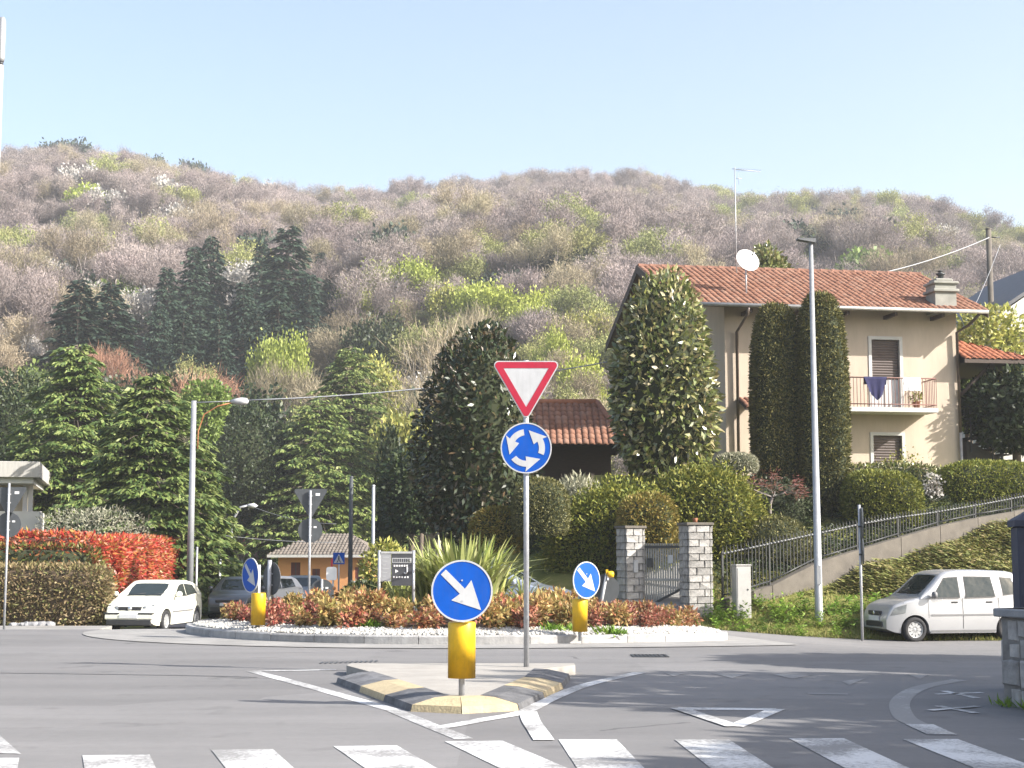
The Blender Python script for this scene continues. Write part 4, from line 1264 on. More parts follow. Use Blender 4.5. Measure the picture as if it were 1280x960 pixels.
# grey-leaved shrub
q = P(722, 615, 41.2); g = gz(q.x, 41.2)
t = thing('grey_shrub', 'pale grey-leaved upright shrub in front of the red-roofed pavilion', 'shrub', (q.x, 41.2, g))
nr = np.random.default_rng(77)
n = 900
a = nr.uniform(0, 6.28, n); r = nr.random(n)**0.5
hh = nr.random(n)
base = np.stack([np.cos(a)*r*0.62*(0.5+0.5*hh), np.sin(a)*r*0.4, (P(722, 588, 41.2).z-g)*(0.55+0.45*hh*(1-0.45*r))], 1)
V, Fa = leaf_quads(base, unit(np.stack([np.cos(a)*0.4, np.sin(a)*0.4, np.ones(n)], 1) + 0.35*nr.normal(size=(n, 3))), rand_dir(n, nr), nr.uniform(0.1, 0.2, n), 0.05)
link('foliage', np_mesh('foliage', V, Fa), t, M['grey_shrub'])
mb = MB()
for k in range(9): mb.tube([(0, 0, -0.1), (0.2*math.cos(k*2.4), 0.15*math.sin(k*2.4), 0.8), (0.45*math.cos(k*2.4), 0.3*math.sin(k*2.4), P(722, 592, 41.2).z-g)], [0.02, 0.012, 0.005], 4)
mb.build('stems', M['bark'], t)
# bare red maple
q = P(962, 640, 42.3); g = P(962, 642, 42.3).z
t = thing('bare_maple', 'small bare reddish maple with spreading twigs before the yew columns', 'tree', (q.x, 42.3, g))
rg = random.Random(5); mb = MB(); tips = []
mb.tube([(0, 0, -0.4), (0.02, 0, 0.25), (0.1, 0, 0.5)], [0.05, 0.04, 0.035], 6)
for k in range(6):
    aa = k*1.05+0.3
    limbs(mb, rg, Vector((0.1, 0, 0.45)), Vector((math.cos(aa), math.sin(aa)*0.7, 0.35)), 0.45, 0.02, 2, tips, 0.6, 3, 0.02, 4)
mb.build('trunk', M['bark_pale'], t)
T = np.array([tuple(a_[0]) for a_ in tips]); nn = 700
nr = np.random.default_rng(6); i = nr.integers(0, len(T), nn)
V, Fa = leaf_quads(T[i] + nr.normal(size=(nn, 3))*0.07, unit(nr.normal(size=(nn, 3))*np.array([1, 1, 0.4])), rand_dir(nn, nr), nr.uniform(0.1, 0.3, nn), 0.014)
link('crown', np_mesh('crown', V, Fa), t, M['maple_red'])

# ground cover on the bank behind the parked car
nr = np.random.default_rng(90)
n = 60000
u = nr.random(n); v = nr.random(n)
X = 6.6 + u*9.5; Y = 38.3 + v*5.2 + 0.25*np.sin(X*1.7)
fx = ss(6.4, 8.2, X - 0.35*(Y-38))
k = (nr.random(n) < fx) & (Y < 36.7 + (X-4.95)*0.671)
X, Y = X[k], Y[k]
n = len(X)
mound = 0.28*ss(38.2, 39.2, Y) + 0.09*np.sin(X*2.1+Y*1.3) + 0.07*np.sin(X*3.7-Y*2.6)
Z = ground_z(X, Y) + mound*nr.random(n)**0.3
a = nr.normal(size=n)*0.7 + PI
D = np.stack([np.cos(a), np.sin(a)*0.8-0.25, nr.uniform(0.0, 0.45, n)], 1)
V, Fa = leaf_quads(np.stack([X, Y, Z], 1), D, unit(np.array([0, -0.3, 1.]) + 0.3*nr.normal(size=(n, 3))), nr.uniform(0.10, 0.25, n), 0.05)
tag(link('ground_cover', np_mesh('ground_cover', V, Fa), None, M['cover']), 'low brown-green juniper carpet on the bank behind the silver car', 'ground cover', kind='stuff')
n = 34000
X = nr.uniform(5.2, 17.5, n); Y = nr.uniform(37.2, 46.6, n)
k = (Y > 37.35 + (X-4.95)*0.671) & (Y < 46.8)
X, Y = X[k], Y[k]; n = len(X)
Z = ground_z(X, Y) + (0.12 + 0.08*np.sin(X*2.3+Y*1.1) + 0.07*np.sin(X*1.3-Y*2.4))*nr.random(n)**0.4
a = nr.uniform(0, 6.28, n)
V, Fa = leaf_quads(np.stack([X, Y, Z], 1), np.stack([np.cos(a), np.sin(a), nr.uniform(0, 0.7, n)], 1), unit(np.array([0, -0.2, 1.]) + 0.6*nr.normal(size=(n, 3))), nr.uniform(0.10, 0.24, n), 0.05)
tag(link('garden_cover', np_mesh('garden_cover', V, Fa), None, M['dark_leaf']), 'dark ground-hugging plants on the garden slope behind the iron fence', 'ground cover', kind='stuff')
# verge grass and weeds
n = 30000
X = nr.uniform(2.9, 17, n); Y = 35.75 + nr.random(n)**1.3*5.2
keep = ~((X > 2.4) & (X < 4.4) & (Y > 36.2))
X, Y = X[keep], Y[keep]; n = len(X)
Z = ground_z(X, Y)
D = unit(np.array([0, 0, 1.]) + 0.45*nr.normal(size=(n, 3)))
V, Fa = leaf_quads(np.stack([X, Y, Z-0.01], 1), D, rand_dir(n, nr), nr.uniform(0.06, 0.17, n), 0.018)
tag(link('grass', np_mesh('grass', V, Fa), None, M['grass']), 'short pale grass on the verge along the road', 'grass', kind='stuff')
cl = [(885, 748, 37.2, .55), (903, 772, 36.3, .5), (925, 765, 36.7, .5), (952, 785, 36.0, .4), (968, 760, 37.0, .62), (985, 765, 36.7, .6), (1003, 752, 37.3, .55), (1040, 748, 37.4, .55), (1055, 765, 36.7, .5), (1048, 785, 36.0, .4),
      (900, 786, 35.95, .38), (930, 788, 35.9, .35), (976, 788, 35.9, .4), (1000, 788, 35.9, .35), (890, 765, 36.5, .45), (1095, 742, 37.6, .5), (1110, 748, 37.4, .45), (862, 775, 36.1, .35), (1025, 770, 36.6, .4), (940, 750, 37.5, .45), (1070, 748, 37.5, .5)]
mes = []
for s_ in range(3):
    rg = np.random.default_rng(200+s_)
    m = 260
    stems = rg.normal(size=(14, 2))*0.22
    i = rg.integers(0, 14, m); tt = rg.random(m)
    C = np.stack([stems[i, 0]*(0.6+0.6*tt), stems[i, 1]*(0.6+0.6*tt), tt*0.85*(0.7+0.3*np.sin(i*2.1))], 1)
    aa = rg.uniform(0, 6.28, m)
    V, Fa = leaf_quads(C, np.stack([np.cos(aa), np.sin(aa), rg.uniform(-0.2, 0.9, m)], 1), unit(np.array([0, 0, 1.]) + 0.6*rg.normal(size=(m, 3))), rg.uniform(0.10, 0.24, m), rg.uniform(0.03, 0.07, m))
    me = np_mesh('weed_clump', V, Fa); me.materials.append(M['weeds']); mes.append(me)
rank = {k_: r_ for r_, k_ in enumerate(sorted(range(len(cl)), key=lambda i_: cl[i_][0]))}
for k, (px, py, d, h) in enumerate(cl):
    q = P(px, py, d)
    o = link('weed_clump', mes[k % 3], None, None, (q.x, d, gz(q.x, d)-0.03), k*1.3)
    o.scale = (h*1.5, h*1.5, h*1.2)
    tag(o, 'bright green weed clump on the verge, %s going away from the gate pillar' % ORD[rank[k]], 'weeds', 'weed clumps on the verge')

# ------------------------------------------------------------------ gate, pillars, fence
M['pillar_stone'] = surf('pillar_stone', (0.31, 0.30, 0.285), 0.9, 0.45, 5, bump=0.9, bump_scale=16, obj_var=0.22, grime=0.3)
M['mortar'] = surf('mortar', (0.13, 0.125, 0.12), 0.95, 0.2, 10)
M['gate_paint'] = surf('gate_grey_paint', (0.27, 0.27, 0.255), 0.5, 0.12, 6)
M['iron'] = surf('fence_iron', (0.03, 0.032, 0.034), 0.5, 0.3, 9)
M['rail_iron'] = surf('fence_rail_iron', (0.06, 0.063, 0.066), 0.45, 0.2, 9)
M['stud'] = surf('rail_stud_paint', (0.22, 0.22, 0.215), 0.6, 0.2, 8)
M['terracotta'] = surf('terracotta', (0.30, 0.12, 0.06), 0.8, 0.25, 6)
stone_meshes = {}
def stone_mesh(w, h, dep, k):
    key = (round(w, 3), round(h, 3), k)
    if key not in stone_meshes:
        mb = MB(); mb.box(-w/2, w/2, -dep/2, dep/2, -h/2, h/2, 0.012)
        me = mb.mesh('stone')
        rg = random.Random(hash(key) & 0xffff)
        for v in me.vertices:
            if v.co.y < -dep/2 + 0.02: v.co.y += rg.uniform(-0.022, 0.010)
        me.materials.append(M['pillar_stone'])
        stone_meshes[key] = me
    return stone_meshes[key]
def pillar(label, loc, w, h, rz, rows=13):
    t = thing('stone_pillar', label, 'gate pillar', loc, rz)
    mb = MB(); mb.box(-w/2+0.035, w/2-0.035, -w/2+0.035, w/2-0.035, -0.5, h-0.01); mb.build('core', M['mortar'], t)
    rh = h/rows
    rg = random.Random(int(w*1000))
    for r in range(rows):
        cut = (0.62 if r % 2 else 0.40) + rg.choice((-0.06, 0.0, 0.05))
        for s_ in range(4):
            a = s_*PI/2
            for x0, x1 in ((-w/2, -w/2+w*cut), (-w/2+w*cut, w/2-0.05)):
                ww = x1-x0-0.012
                o = link('stone', stone_mesh(ww, rh-0.008, 0.06, (r*7+s_) % 5), t)
                cx_, cy_ = (x0+x1)/2, -w/2+0.012 + rg.uniform(-0.006, 0.006)
                o.location = (cx_*math.cos(a) - cy_*math.sin(a), cx_*math.sin(a) + cy_*math.cos(a), (r+0.5)*rh)
                o.rotation_euler = (0, 0, a)
    mb = MB(); mb.box(-w/2-0.05, w/2+0.05, -w/2-0.05, w/2+0.05, h+0.002, h+0.07, 0.012); mb.build('cap', M['concrete'], t)
    return t
q = P(870.5, 772, 37.0)
pr = pillar('stone-clad gate pillar beside the fence, the nearer and wider of the two', (q.x, 37.0, q.z), 0.60, P(870, 657, 37).z - q.z, rad(14))
mb = MB(); mb.lathe([(0, 0), (0.05, 0), (0.065, 0.1), (0.06, 0.11), (0, 0.11)], 12, 'z'); 
tag(mb.build('clay_pot', M['terracotta'], None, (q.x, 37.0, q.z + P(870, 657, 37).z - q.z + 0.072)), 'small clay pot standing on the wider gate pillar', 'pot')
q2 = P(789, 775, 37.6)
pl_ = pillar('stone-clad gate pillar carrying the hinges next to the junipers', (q2.x, 37.6, q2.z), 0.50, P(789, 661, 37.6).z - q2.z, rad(22))
mb = MB(); mb.box(-0.06, 0.06, -0.30, -0.262, 1.15, 1.45, 0.01); o = mb.build('intercom', M['grey_paint'], None)
o.parent = pl_; 
gx0, gx1 = P(805, 700, 37.55), P(853, 700, 37.2)
gt = thing('metal_gate', 'grey steel slat gate with a slanting lower edge between the stone pillars', 'gate', (gx0.x, gx0.y, 0), math.atan2(gx1.y-gx0.y, gx1.x-gx0.x))
gl = (gx1.xy-gx0.xy).length
ztop, zmid = P(805, 680, 37.5).z, P(805, 724.5, 37.5).z
zl, zr = P(805, 762, 37.5).z, P(853, 737, 37.3).z
ns = 15
for k in range(ns):
    x = 0.03 + (gl-0.06)*(k+0.5)/ns
    zb = zl + (zr-zl)*x/gl
    mb = MB(); mb.box(x-0.019, x+0.019, -0.012, 0.012, zb+0.03, ztop+0.015); mb.build('slat', M['gate_paint'], gt)
for zz in (ztop-0.07, zmid):
    mb = MB(); mb.box(0.0, gl, -0.045, -0.014, zz-0.03, zz+0.03); mb.build('rail', M['iron'] if zz > zmid+0.1 else M['gate_paint'], gt)
mb = MB(); mb.add([(0, -0.04, zl), (gl, -0.04, zr), (gl, 0.02, zr), (0, 0.02, zl), (0, -0.04, zl+0.06), (gl, -0.04, zr+0.06), (gl, 0.02, zr+0.06), (0, 0.02, zl+0.06)], [(0, 3, 2, 1), (4, 5, 6, 7), (0, 1, 5, 4), (1, 2, 6, 5), (2, 3, 7, 6), (3, 0, 4, 7)])
mb.build('bottom_rail', M['iron'], gt)
mb = MB(); mb.box(-0.04, 0.018, -0.035, 0.03, zl+0.02, ztop+0.04); mb.build('stile', M['gate_paint'], gt)
mb = MB(); mb.box(0.10, 0.24, -0.08, -0.048, zmid+0.30, zmid+0.52); mb.build('lock_box', M['iron'], gt)
mb = MB(); mb.box(0.62, 0.74, -0.022, -0.014, zmid+0.40, zmid+0.60); mb.build('notice_plate', M['sign_white'], gt)
# driveway behind the gate
mb = MB()
ysd = np.linspace(36.0, 41, 11)
vs = []
for y in ysd:
    for x in (2.55, 4.2): vs.append((x + 0.05*(y-36), y, gz(x, y)+0.025))
mb.add(vs, [(2*i, 2*i+1, 2*i+3, 2*i+2) for i in range(10)], True)
tag(mb.build('driveway', M['apron']), 'pale concrete drive rising behind the gate', kind='structure')

# fence on a concrete wall climbing to the right
f0, f1 = Vector((P(889, 700, 37.05).x, 37.05)), Vector((15.6, 44.2))
FD = (f1-f0); FL = FD.length; FD.normalize()
def fence_px(px):
    # distance along the fence line whose picture column is px
    lo, hi = 0.0, FL
    for _ in range(40):
        m = (lo+hi)/2; q = f0 + FD*m
        if 640 + F_PX*q.x/(q.y*cosp+0.1) < px: lo = m
        else: hi = m
    return lo
prof_top = [(889, 693), (960, 678), (1030, 663), (1100, 648), (1160, 640), (1220, 630), (1280, 619), (1330, 610)]
prof_bot = [(889, 752), (930, 742), (962, 731), (985, 716), (1027, 699), (1060, 690), (1120, 672), (1180, 655), (1230, 645), (1280, 637), (1330, 628)]
def along(prof):
    ds, zs = [], []
    for px, py in prof:
        m = fence_px(px); q = f0 + FD*m
        ds.append(m); zs.append(P(px, py, q.y).z)
    return ds, zs
dt, zt_ = along(prof_top); db, zb_ = along(prof_bot)
ftop = lambda m: float(np.interp(m, dt, zt_)); fbot = lambda m: float(np.interp(m, db, zb_))
fang = math.atan2(FD.y, FD.x)
wl = thing('garden_wall', 'low concrete retaining wall stepping up under the iron fence', 'wall', (f0.x, f0.y, 0), fang)
m = 0.35
while m < FL-0.3:
    e = min(m+1.55, FL)
    mb = MB()
    vs = []
    for mm in (m, e-0.02):
        q = f0 + FD*mm
        zl_ = gz(q.x, q.y)-0.7
        for y in (-0.11, 0.11): vs += [(mm, y, zl_), (mm, y, fbot(mm))]
    mb.add(vs, [(0, 1, 5, 4), (2, 6, 7, 3), (1, 3, 7, 5), (0, 4, 6, 2), (0, 2, 3, 1), (4, 5, 7, 6)])
    mb.build('wall_panel', M['concrete'], wl)
    m = e
fe = thing('iron_fence', 'dark iron picket fence with a pale scalloped top rail along the garden wall', 'fence', (f0.x, f0.y, 0), fang)
picket = MB(); picket.box(-0.009, 0.009, -0.009, 0.009, 0, 1).add([(-0.014, 0, 1.0), (0, -0.006, 1.0), (0.014, 0, 1.0), (0, 0.006, 1.0), (0, 0, 1.09)], [(0, 1, 4), (1, 2, 4), (2, 3, 4), (3, 0, 4), (0, 3, 2, 1)])
pme = picket.mesh('picket'); pme.materials.append(M['iron'])
m = 0.38
while m < FL-0.1:
    a, b = fbot(m)+0.04, ftop(m)
    o = link('picket', pme, fe, None, (m, 0, a)); o.scale = (1, 1, b-a+0.06)
    m += 0.118
k = 0
m = 0.35
while m < FL-0.2:
    e = min(m+1.55, FL)
    for zf, off, mat in ((ftop, -0.04, 'rail_iron'), (fbot, 0.10, 'iron')):
        mb = MB(); mb.tube([(m, -0.022, zf(m)+off), (e, -0.022, zf(e)+off)], 0.020, 6); mb.build('rail', M[mat], fe)
    # scalloped pale top edge: short studs along the rail
    mb = MB(); mm = m+0.04
    while mm < e-0.03:
        mb.lathe([(0, -0.03), (0.026, -0.015), (0.03, 0.0), (0.02, 0.02), (0, 0.03)], 6, 'z', (mm, -0.03, ftop(mm)-0.035)); mm += 0.118
    so = mb.build('rail_studs', M['stud'], fe); so['kind'] = 'stuff'
    mb = MB(); mb.box(m-0.02, m+0.02, -0.02, 0.02, fbot(m)-0.02, ftop(m)+0.02); mb.build('fence_post', M['iron'], fe)
    m = e
# utility cabinet
q = P(927, 753, 36.9)
t = thing('utility_cabinet', 'pale grey concrete meter cabinet on the grass before the fence', 'utility cabinet', (q.x, 36.9, gz(q.x, 36.9)-0.08), rad(20))
hc = P(927, 706, 36.9).z - t.location.z
M['cabinet'] = surf('cabinet_grey', (0.30, 0.295, 0.285), 0.75, 0.12, 4)
mb = MB(); mb.box(-0.20, 0.20, -0.12, 0.12, 0.0, hc-0.03, 0.012); mb.build('body', M['cabinet'], t)
mb = MB(); mb.box(-0.215, 0.215, -0.14, 0.14, hc-0.028, hc+0.01, 0.012); mb.build('cap', M['cabinet'], t)
mb = MB(); mb.box(-0.165, 0.165, -0.132, -0.122, 0.10, hc-0.08); dd = mb.build('door', M['cabinet'], t)
mb = MB(); mb.cyl((0.10, -0.14, hc*0.55), (0.10, -0.133, hc*0.55), 0.025, n=10); mb.build('lock', M['dark_metal'], dd)
# ------------------------------------------------------------------ houses
M['wall_peach'] = surf('peach_render', (0.47, 0.395, 0.315), 0.9, 0.13, 0.8, bump=0.12, bump_scale=80, stretch=(1.6, 1.6, 0.45), detail=9, grime=0.10)
M['wall_white'] = surf('white_render', (0.48, 0.47, 0.44), 0.9, 0.08, 1.5)
M['wall_orange'] = surf('orange_render', (0.56, 0.27, 0.11), 0.9, 0.10, 1.2)
M['trim_white'] = surf('white_trim', (0.48, 0.475, 0.455), 0.6, 0.06, 3)
M['wood_dark'] = surf('dark_wood', (0.055, 0.036, 0.026), 0.7, 0.3, 5, stretch=(1, 8, 8))
M['soffit'] = surf('soffit_board', (0.16, 0.11, 0.08), 0.8, 0.2, 4)
M['shutter'] = surf('roller_shutter', (0.085, 0.062, 0.055), 0.55, 0.15, 5)
M['gutter'] = surf('copper_gutter', (0.10, 0.075, 0.062), 0.5, 0.25, 6, metal=0.2)
M['gutter_light'] = surf('zinc_gutter', (0.34, 0.33, 0.32), 0.45, 0.2, 6, metal=0.3)
M['rail_red'] = surf('balcony_rail_brown', (0.16, 0.065, 0.05), 0.5, 0.2, 6)
def glass_mat(name, col=(0.02, 0.025, 0.03), rough=0.05):
    m, nt, b, out = new_mat(name)
    b.inputs['Base Color'].default_value = (*col, 1); b.inputs['Roughness'].default_value = rough
    b.inputs['Specular IOR Level'].default_value = 0.6
    N, L = nt.nodes, nt.links
    tc = N.new('ShaderNodeTexCoord'); nz = N.new('ShaderNodeTexNoise'); nz.inputs['Scale'].default_value = 0.9; nz.inputs['Detail'].default_value = 2
    L.new(tc.outputs['Object'], nz.inputs['Vector'])
    bp = N.new('ShaderNodeBump'); bp.inputs['Strength'].default_value = 0.06; bp.inputs['Distance'].default_value = 0.05
    L.new(nz.outputs[0], bp.inputs['Height']); L.new(bp.outputs[0], b.inputs['Normal'])
    return m
M['glass'] = glass_mat('window_glass')
M['tile'] = leaf_mat('clay_roof_tiles', [(0.19, 0.093, 0.063), (0.23, 0.114, 0.078), (0.26, 0.14, 0.098), (0.20, 0.10, 0.07), (0.27, 0.16, 0.118)], 0.85, 0.0, 0.05, 0.2)
M['tile_dark'] = leaf_mat('dark_clay_tiles', [(0.26, 0.095, 0.055), (0.33, 0.13, 0.075), (0.22, 0.085, 0.055)], 0.85, 0.0, 0.05, 0.2)
M['tile_brown'] = leaf_mat('brown_roof_tiles', [(0.13, 0.115, 0.10), (0.155, 0.135, 0.118), (0.175, 0.152, 0.132)], 0.9, 0.0, 0.05, 0.2)
M['slate'] = surf('dark_roof_sheet', (0.085, 0.088, 0.10), 0.6, 0.2, 4)

def wall_sheet(mb, w, h, openings, th=0.28, z0=0.0, rev=0.16):
    """Wall in the x-z plane facing -y with recessed openings (x0, x1, z0, z1)."""
    xs_ = sorted({0.0, w, *[o[0] for o in openings], *[o[1] for o in openings]})
    zs_ = sorted({z0, h, *[o[2] for o in openings], *[o[3] for o in openings]})
    for i in range(len(xs_)-1):
        for j in range(len(zs_)-1):
            xm, zm = (xs_[i]+xs_[i+1])/2, (zs_[j]+zs_[j+1])/2
            if any(o[0] < xm < o[1] and o[2] < zm < o[3] for o in openings): continue
            mb.add([(xs_[i], 0, zs_[j]), (xs_[i+1], 0, zs_[j]), (xs_[i+1], 0, zs_[j+1]), (xs_[i], 0, zs_[j+1])], [(0, 1, 2, 3)])
    for a, b, c, d in openings:
        mb.add([(a, 0, c), (b, 0, c), (b, 0, d), (a, 0, d), (a, rev, c), (b, rev, c), (b, rev, d), (a, rev, d)], [(0, 1, 5, 4), (1, 2, 6, 5), (2, 3, 7, 6), (3, 0, 4, 7)])
    return mb

def roof_tiles(origin, ux, uy, w, l, cw=0.205, rl=0.33, seed=1, skip=None):
    """Curved clay tiles in courses over a slope: ux along the eave, uy up the slope; returns arrays."""
    rng = np.random.default_rng(seed)
    ux, uy = np.array(ux, float), np.array(uy, float)
    nz = np.cross(ux, uy); nz /= np.linalg.norm(nz)
    nx, ny = max(1, int(round(w/cw))), max(1, int(round(l/rl)))
    cw, rl = w/nx, l/ny
    prof = [(-0.5, 0.0), (-0.42, 0.035), (-0.2, 0.062), (0.08, 0.062), (0.30, 0.03), (0.5, 0.012)]
    Vs, Fs = [], []
    k = len(prof)
    for j in range(ny):
        for i in range(nx):
            o = len(Vs)
            jit = rng.normal(size=3)*np.array([0.004, 0.006, 0.005])
            for t in (-0.06, 1.0):
                lift = 0.035 if t < 0 else 0.0
                for (a, hgt) in prof:
                    Vs.append(np.array(origin) + ux*((i+0.5+a*1.0)*cw + jit[0]) + uy*((j+t)*rl + jit[1]) + nz*(hgt + lift + 0.012 + jit[2]))
            for a in range(k-1): Fs.append((o+a, o+a+1, o+k+a+1, o+k+a))
            # front lip
            o2 = len(Vs)
            for (a, hgt) in prof: Vs.append(np.array(origin) + ux*((i+0.5+a)*cw + jit[0]) + uy*((j-0.06)*rl + jit[1]) + nz*(max(0, hgt-0.03) + 0.02 + jit[2]))
            for a in range(k-1): Fs.append((o+a+1, o+a, o2+a, o2+a+1))
    return np.array(Vs), np.array(Fs)

HW_ = Vector((P(907, 500, 48).x, 48.0, 3.75))
HR = rad(9)
hu, hv = Vector((math.cos(HR), math.sin(HR), 0)), Vector((-math.sin(HR), math.cos(HR), 0))
def fac(px, z, y=0.0):
    """Local x on the house front (plane y) seen in picture column px at local height z."""
    lo, hi = -6.0, 30.0
    for _ in range(50):
        m = (lo+hi)/2; q = HW_ + hu*m + hv*y
        if 640 + F_PX*q.x/(q.y*cosp + (z+HW_.z-EYE)*sinp) < px: lo = m
        else: hi = m
    return lo
def facz(px_l, py, y=0.0):
    """Local height on the front plane at local x px_l seen in picture row py."""
    q = HW_ + hu*px_l + hv*y
    return P(640, py, q.y).z - HW_.z
house = thing('house', 'peach two-storey house with a clay tile roof behind the clipped garden', 'house', HW_, HR)
WL, DP = fac(1198, 3.0), 8.0
EZ = facz(1.0, 381, -1.0)            # eave edge height
RZ = EZ + 2.05
dx0, dx1 = fac(1088, 3.5), fac(1127, 3.5)
bz = facz(dx0, 512, 0) 
wx0, wx1 = fac(1090, 0.8), fac(1130, 0.8)
dz1 = facz(dx0, 422); wz0, wz1 = facz(wx0, 583), facz(wx0, 542)
wallh = EZ + 0.28
door_o, win_o = (dx0, dx1, bz, dz1), (wx0, wx1, wz0, wz1)
lx0, lx1 = fac(1040, 3.2), fac(1056, 3.2)
mb = MB(); wall_sheet(mb, WL, wallh, [door_o, win_o], z0=-2.0)
mb.add([(0, 0.001, -2), (0, 0.001, wallh), (0, DP, wallh), (0, DP, -2), (0, DP/2, wallh+1.65)], [(0, 3, 2, 1), (1, 2, 4)])
mb.add([(WL, 0.001, -2), (WL, 0.001, wallh), (WL, DP, wallh), (WL, DP, -2), (WL, DP/2, wallh+1.65)], [(0, 1, 2, 3), (1, 4, 2)])
mb.add([(0, DP, -2), (WL, DP, -2), (WL, DP, wallh), (0, DP, wallh)], [(0, 1, 2, 3)])
mb.build('wall', M['wall_peach'], house)
def window(root, o, kind, y=0.0):
    a, b, c, d = o
    mb = MB(); f = 0.055
    for bx in ((a-0.05, a+f, c, d+0.05), (b-f, b+0.05, c, d+0.05), (a+f, b-f, d-f, d+0.05)):
        mb.box(bx[0], bx[1], y-0.025, y+0.12, bx[2], bx[3])
    w = mb.build('window' if kind != 'door' else 'balcony_door', M['trim_white'], root)
    mb = MB(); mb.box(a+f, b-f, y+0.115, y+0.125, c+0.01, d-f); mb.build('pane', M['glass'], w)
    if kind == 'door':
        zs = c + (d-c)*0.40
        mb = MB(); mb.box((a+b)/2-0.03, (a+b)/2+0.03, y+0.09, y+0.113, c, zs); mb.build('mullion', M['trim_white'], w)
    else: zs = c
    k = 0
    zz = d-f
    while zz - 0.085 > zs:
        mb = MB(); mb.add([(a+f, y+0.10, zz-0.08), (b-f, y+0.10, zz-0.08), (b-f, y+0.082, zz-0.04), (a+f, y+0.082, zz-0.04), (b-f, y+0.10, zz-0.002), (a+f, y+0.10, zz-0.002)], [(0, 1, 2, 3), (3, 2, 4, 5)])
        mb.build('shutter_slat', M['shutter'], w); zz -= 0.085
    if kind != 'door':
        mb = MB(); mb.box(a-0.1, b+0.1, y-0.09, y+0.02, c-0.05, c-0.003); mb.build('sill', M['trim_white'], w)
    return w
window(house, door_o, 'door'); window(house, win_o, 'window')
# curtain behind the lower half of the balcony door
mb = MB(); cv, cf = [], []
for i in range(33):
    x = dx0+0.07 + (dx1-dx0-0.14)*i/32
    for z in (bz+0.03, bz+(dz1-bz)*0.42): cv.append((x, 0.107+0.008*math.sin(i*1.1), z))
for i in range(32): cf.append((2*i, 2*i+2, 2*i+3, 2*i+1))
mb.add(cv, cf, True); mb.build('curtain', surf('net_curtain', (0.5, 0.5, 0.5), 0.9, 0.1, 8), house)
# roof: two slopes of board with tiles
OX, OY = 1.85, 1.0
RXL, RXR = -OX, WL+0.6
slope = math.atan2(2.05, DP/2+OY)
SL = math.hypot(2.05, DP/2+OY)
mb = MB()
for s_ in (0, 1):
    y_e = -OY if s_ == 0 else DP+OY
    ym = DP/2
    mb.add([(RXL, y_e, EZ-0.10), (RXR, y_e, EZ-0.10), (RXR, ym, RZ-0.10), (RXL, ym, RZ-0.10), (RXL, y_e, EZ), (RXR, y_e, EZ), (RXR, ym, RZ), (RXL, ym, RZ)],
           [(0, 1, 2, 3), (4, 5, 6, 7), (0, 4, 5, 1), (1, 5, 6, 2), (0, 3, 7, 4)])
roof = mb.build('roof', M['soffit'], house)
VF1 = roof_tiles((RXL, -OY, EZ), (1, 0, 0), (0, math.cos(slope), math.sin(slope)), RXR-RXL, SL, seed=1)
VF2 = roof_tiles((RXR, DP+OY, EZ), (-1, 0, 0), (0, -math.cos(slope), math.sin(slope)), RXR-RXL, SL, seed=2)
o = link('roof_tiles', np_mesh('roof_tiles', *join(VF1, VF2)), roof, M['tile']); o['kind'] = 'stuff'
x = RXL+0.02
ridge = MB(); ridge.lathe([(0.13, 0.0), (0.115, 0.40), (0.135, 0.42), (0.135, 0.44), (0.0, 0.44)], 10, 'x')
rme = ridge.mesh('ridge_tile'); rme.materials.append(M['tile'])
while x < RXR-0.4:
    link('ridge_tile', rme, roof, None, (x, DP/2, RZ-0.0)); x += 0.41
for xx in (RXL-0.03, RXR+0.0):       # dark barge boards on the rakes
    for s_ in (0, 1):
        y_e = -OY-0.03 if s_ == 0 else DP+OY+0.03
        mb = MB(); mb.add([(xx, y_e, EZ-0.24), (xx+0.03, y_e, EZ-0.24), (xx+0.03, DP/2, RZ-0.22), (xx, DP/2, RZ-0.22), (xx, y_e, EZ+0.05), (xx+0.03, y_e, EZ+0.05), (xx+0.03, DP/2, RZ+0.06), (xx, DP/2, RZ+0.06)],
            [(0, 3, 2, 1), (4, 5, 6, 7), (0, 1, 5, 4), (1, 2, 6, 5), (2, 3, 7, 6), (3, 0, 4, 7)])
        mb.build('barge_board', M['wood_dark'], roof)
for xx in (0.6, 2.2, 3.8, 5.4, 7.0):
    mb = MB(); mb.box(xx-0.05, xx+0.05, -OY+0.1, 0.0, EZ-0.22, EZ-0.105); mb.build('rafter', M['wood_dark'], roof)
mb = MB(); mb.tube([(RXL, -OY-0.06, EZ-0.03), (RXR, -OY-0.06, EZ-0.05)], 0.065, 8); mb.build('gutter', M['gutter_light'], house)
gxp = fac(925, 4.0, -0.1)
mb = MB(); mb.tube([(gxp, -OY-0.05, EZ-0.1), (gxp, -OY+0.05, EZ-0.3), (gxp-0.1, -0.12, EZ-0.75), (gxp-0.1, -0.1, -1.0)], 0.05, 8); mb.build('downpipe', M['gutter'], house)
mb = MB(); mb.tube([(WL+0.35, -OY, EZ-0.1), (WL+0.2, -0.5, EZ-0.4), (WL-0.05, -0.12, EZ-0.6), (WL-0.02, -0.1, 1.6)], 0.05, 8); mb.build('downpipe', M['gutter'], house)
mb = MB(); mb.cyl((WL-0.02, -0.1, 1.59), (WL-0.0, -0.1, -1.2), 0.055, n=8); mb.build('downpipe', M['gutter_light'], house)
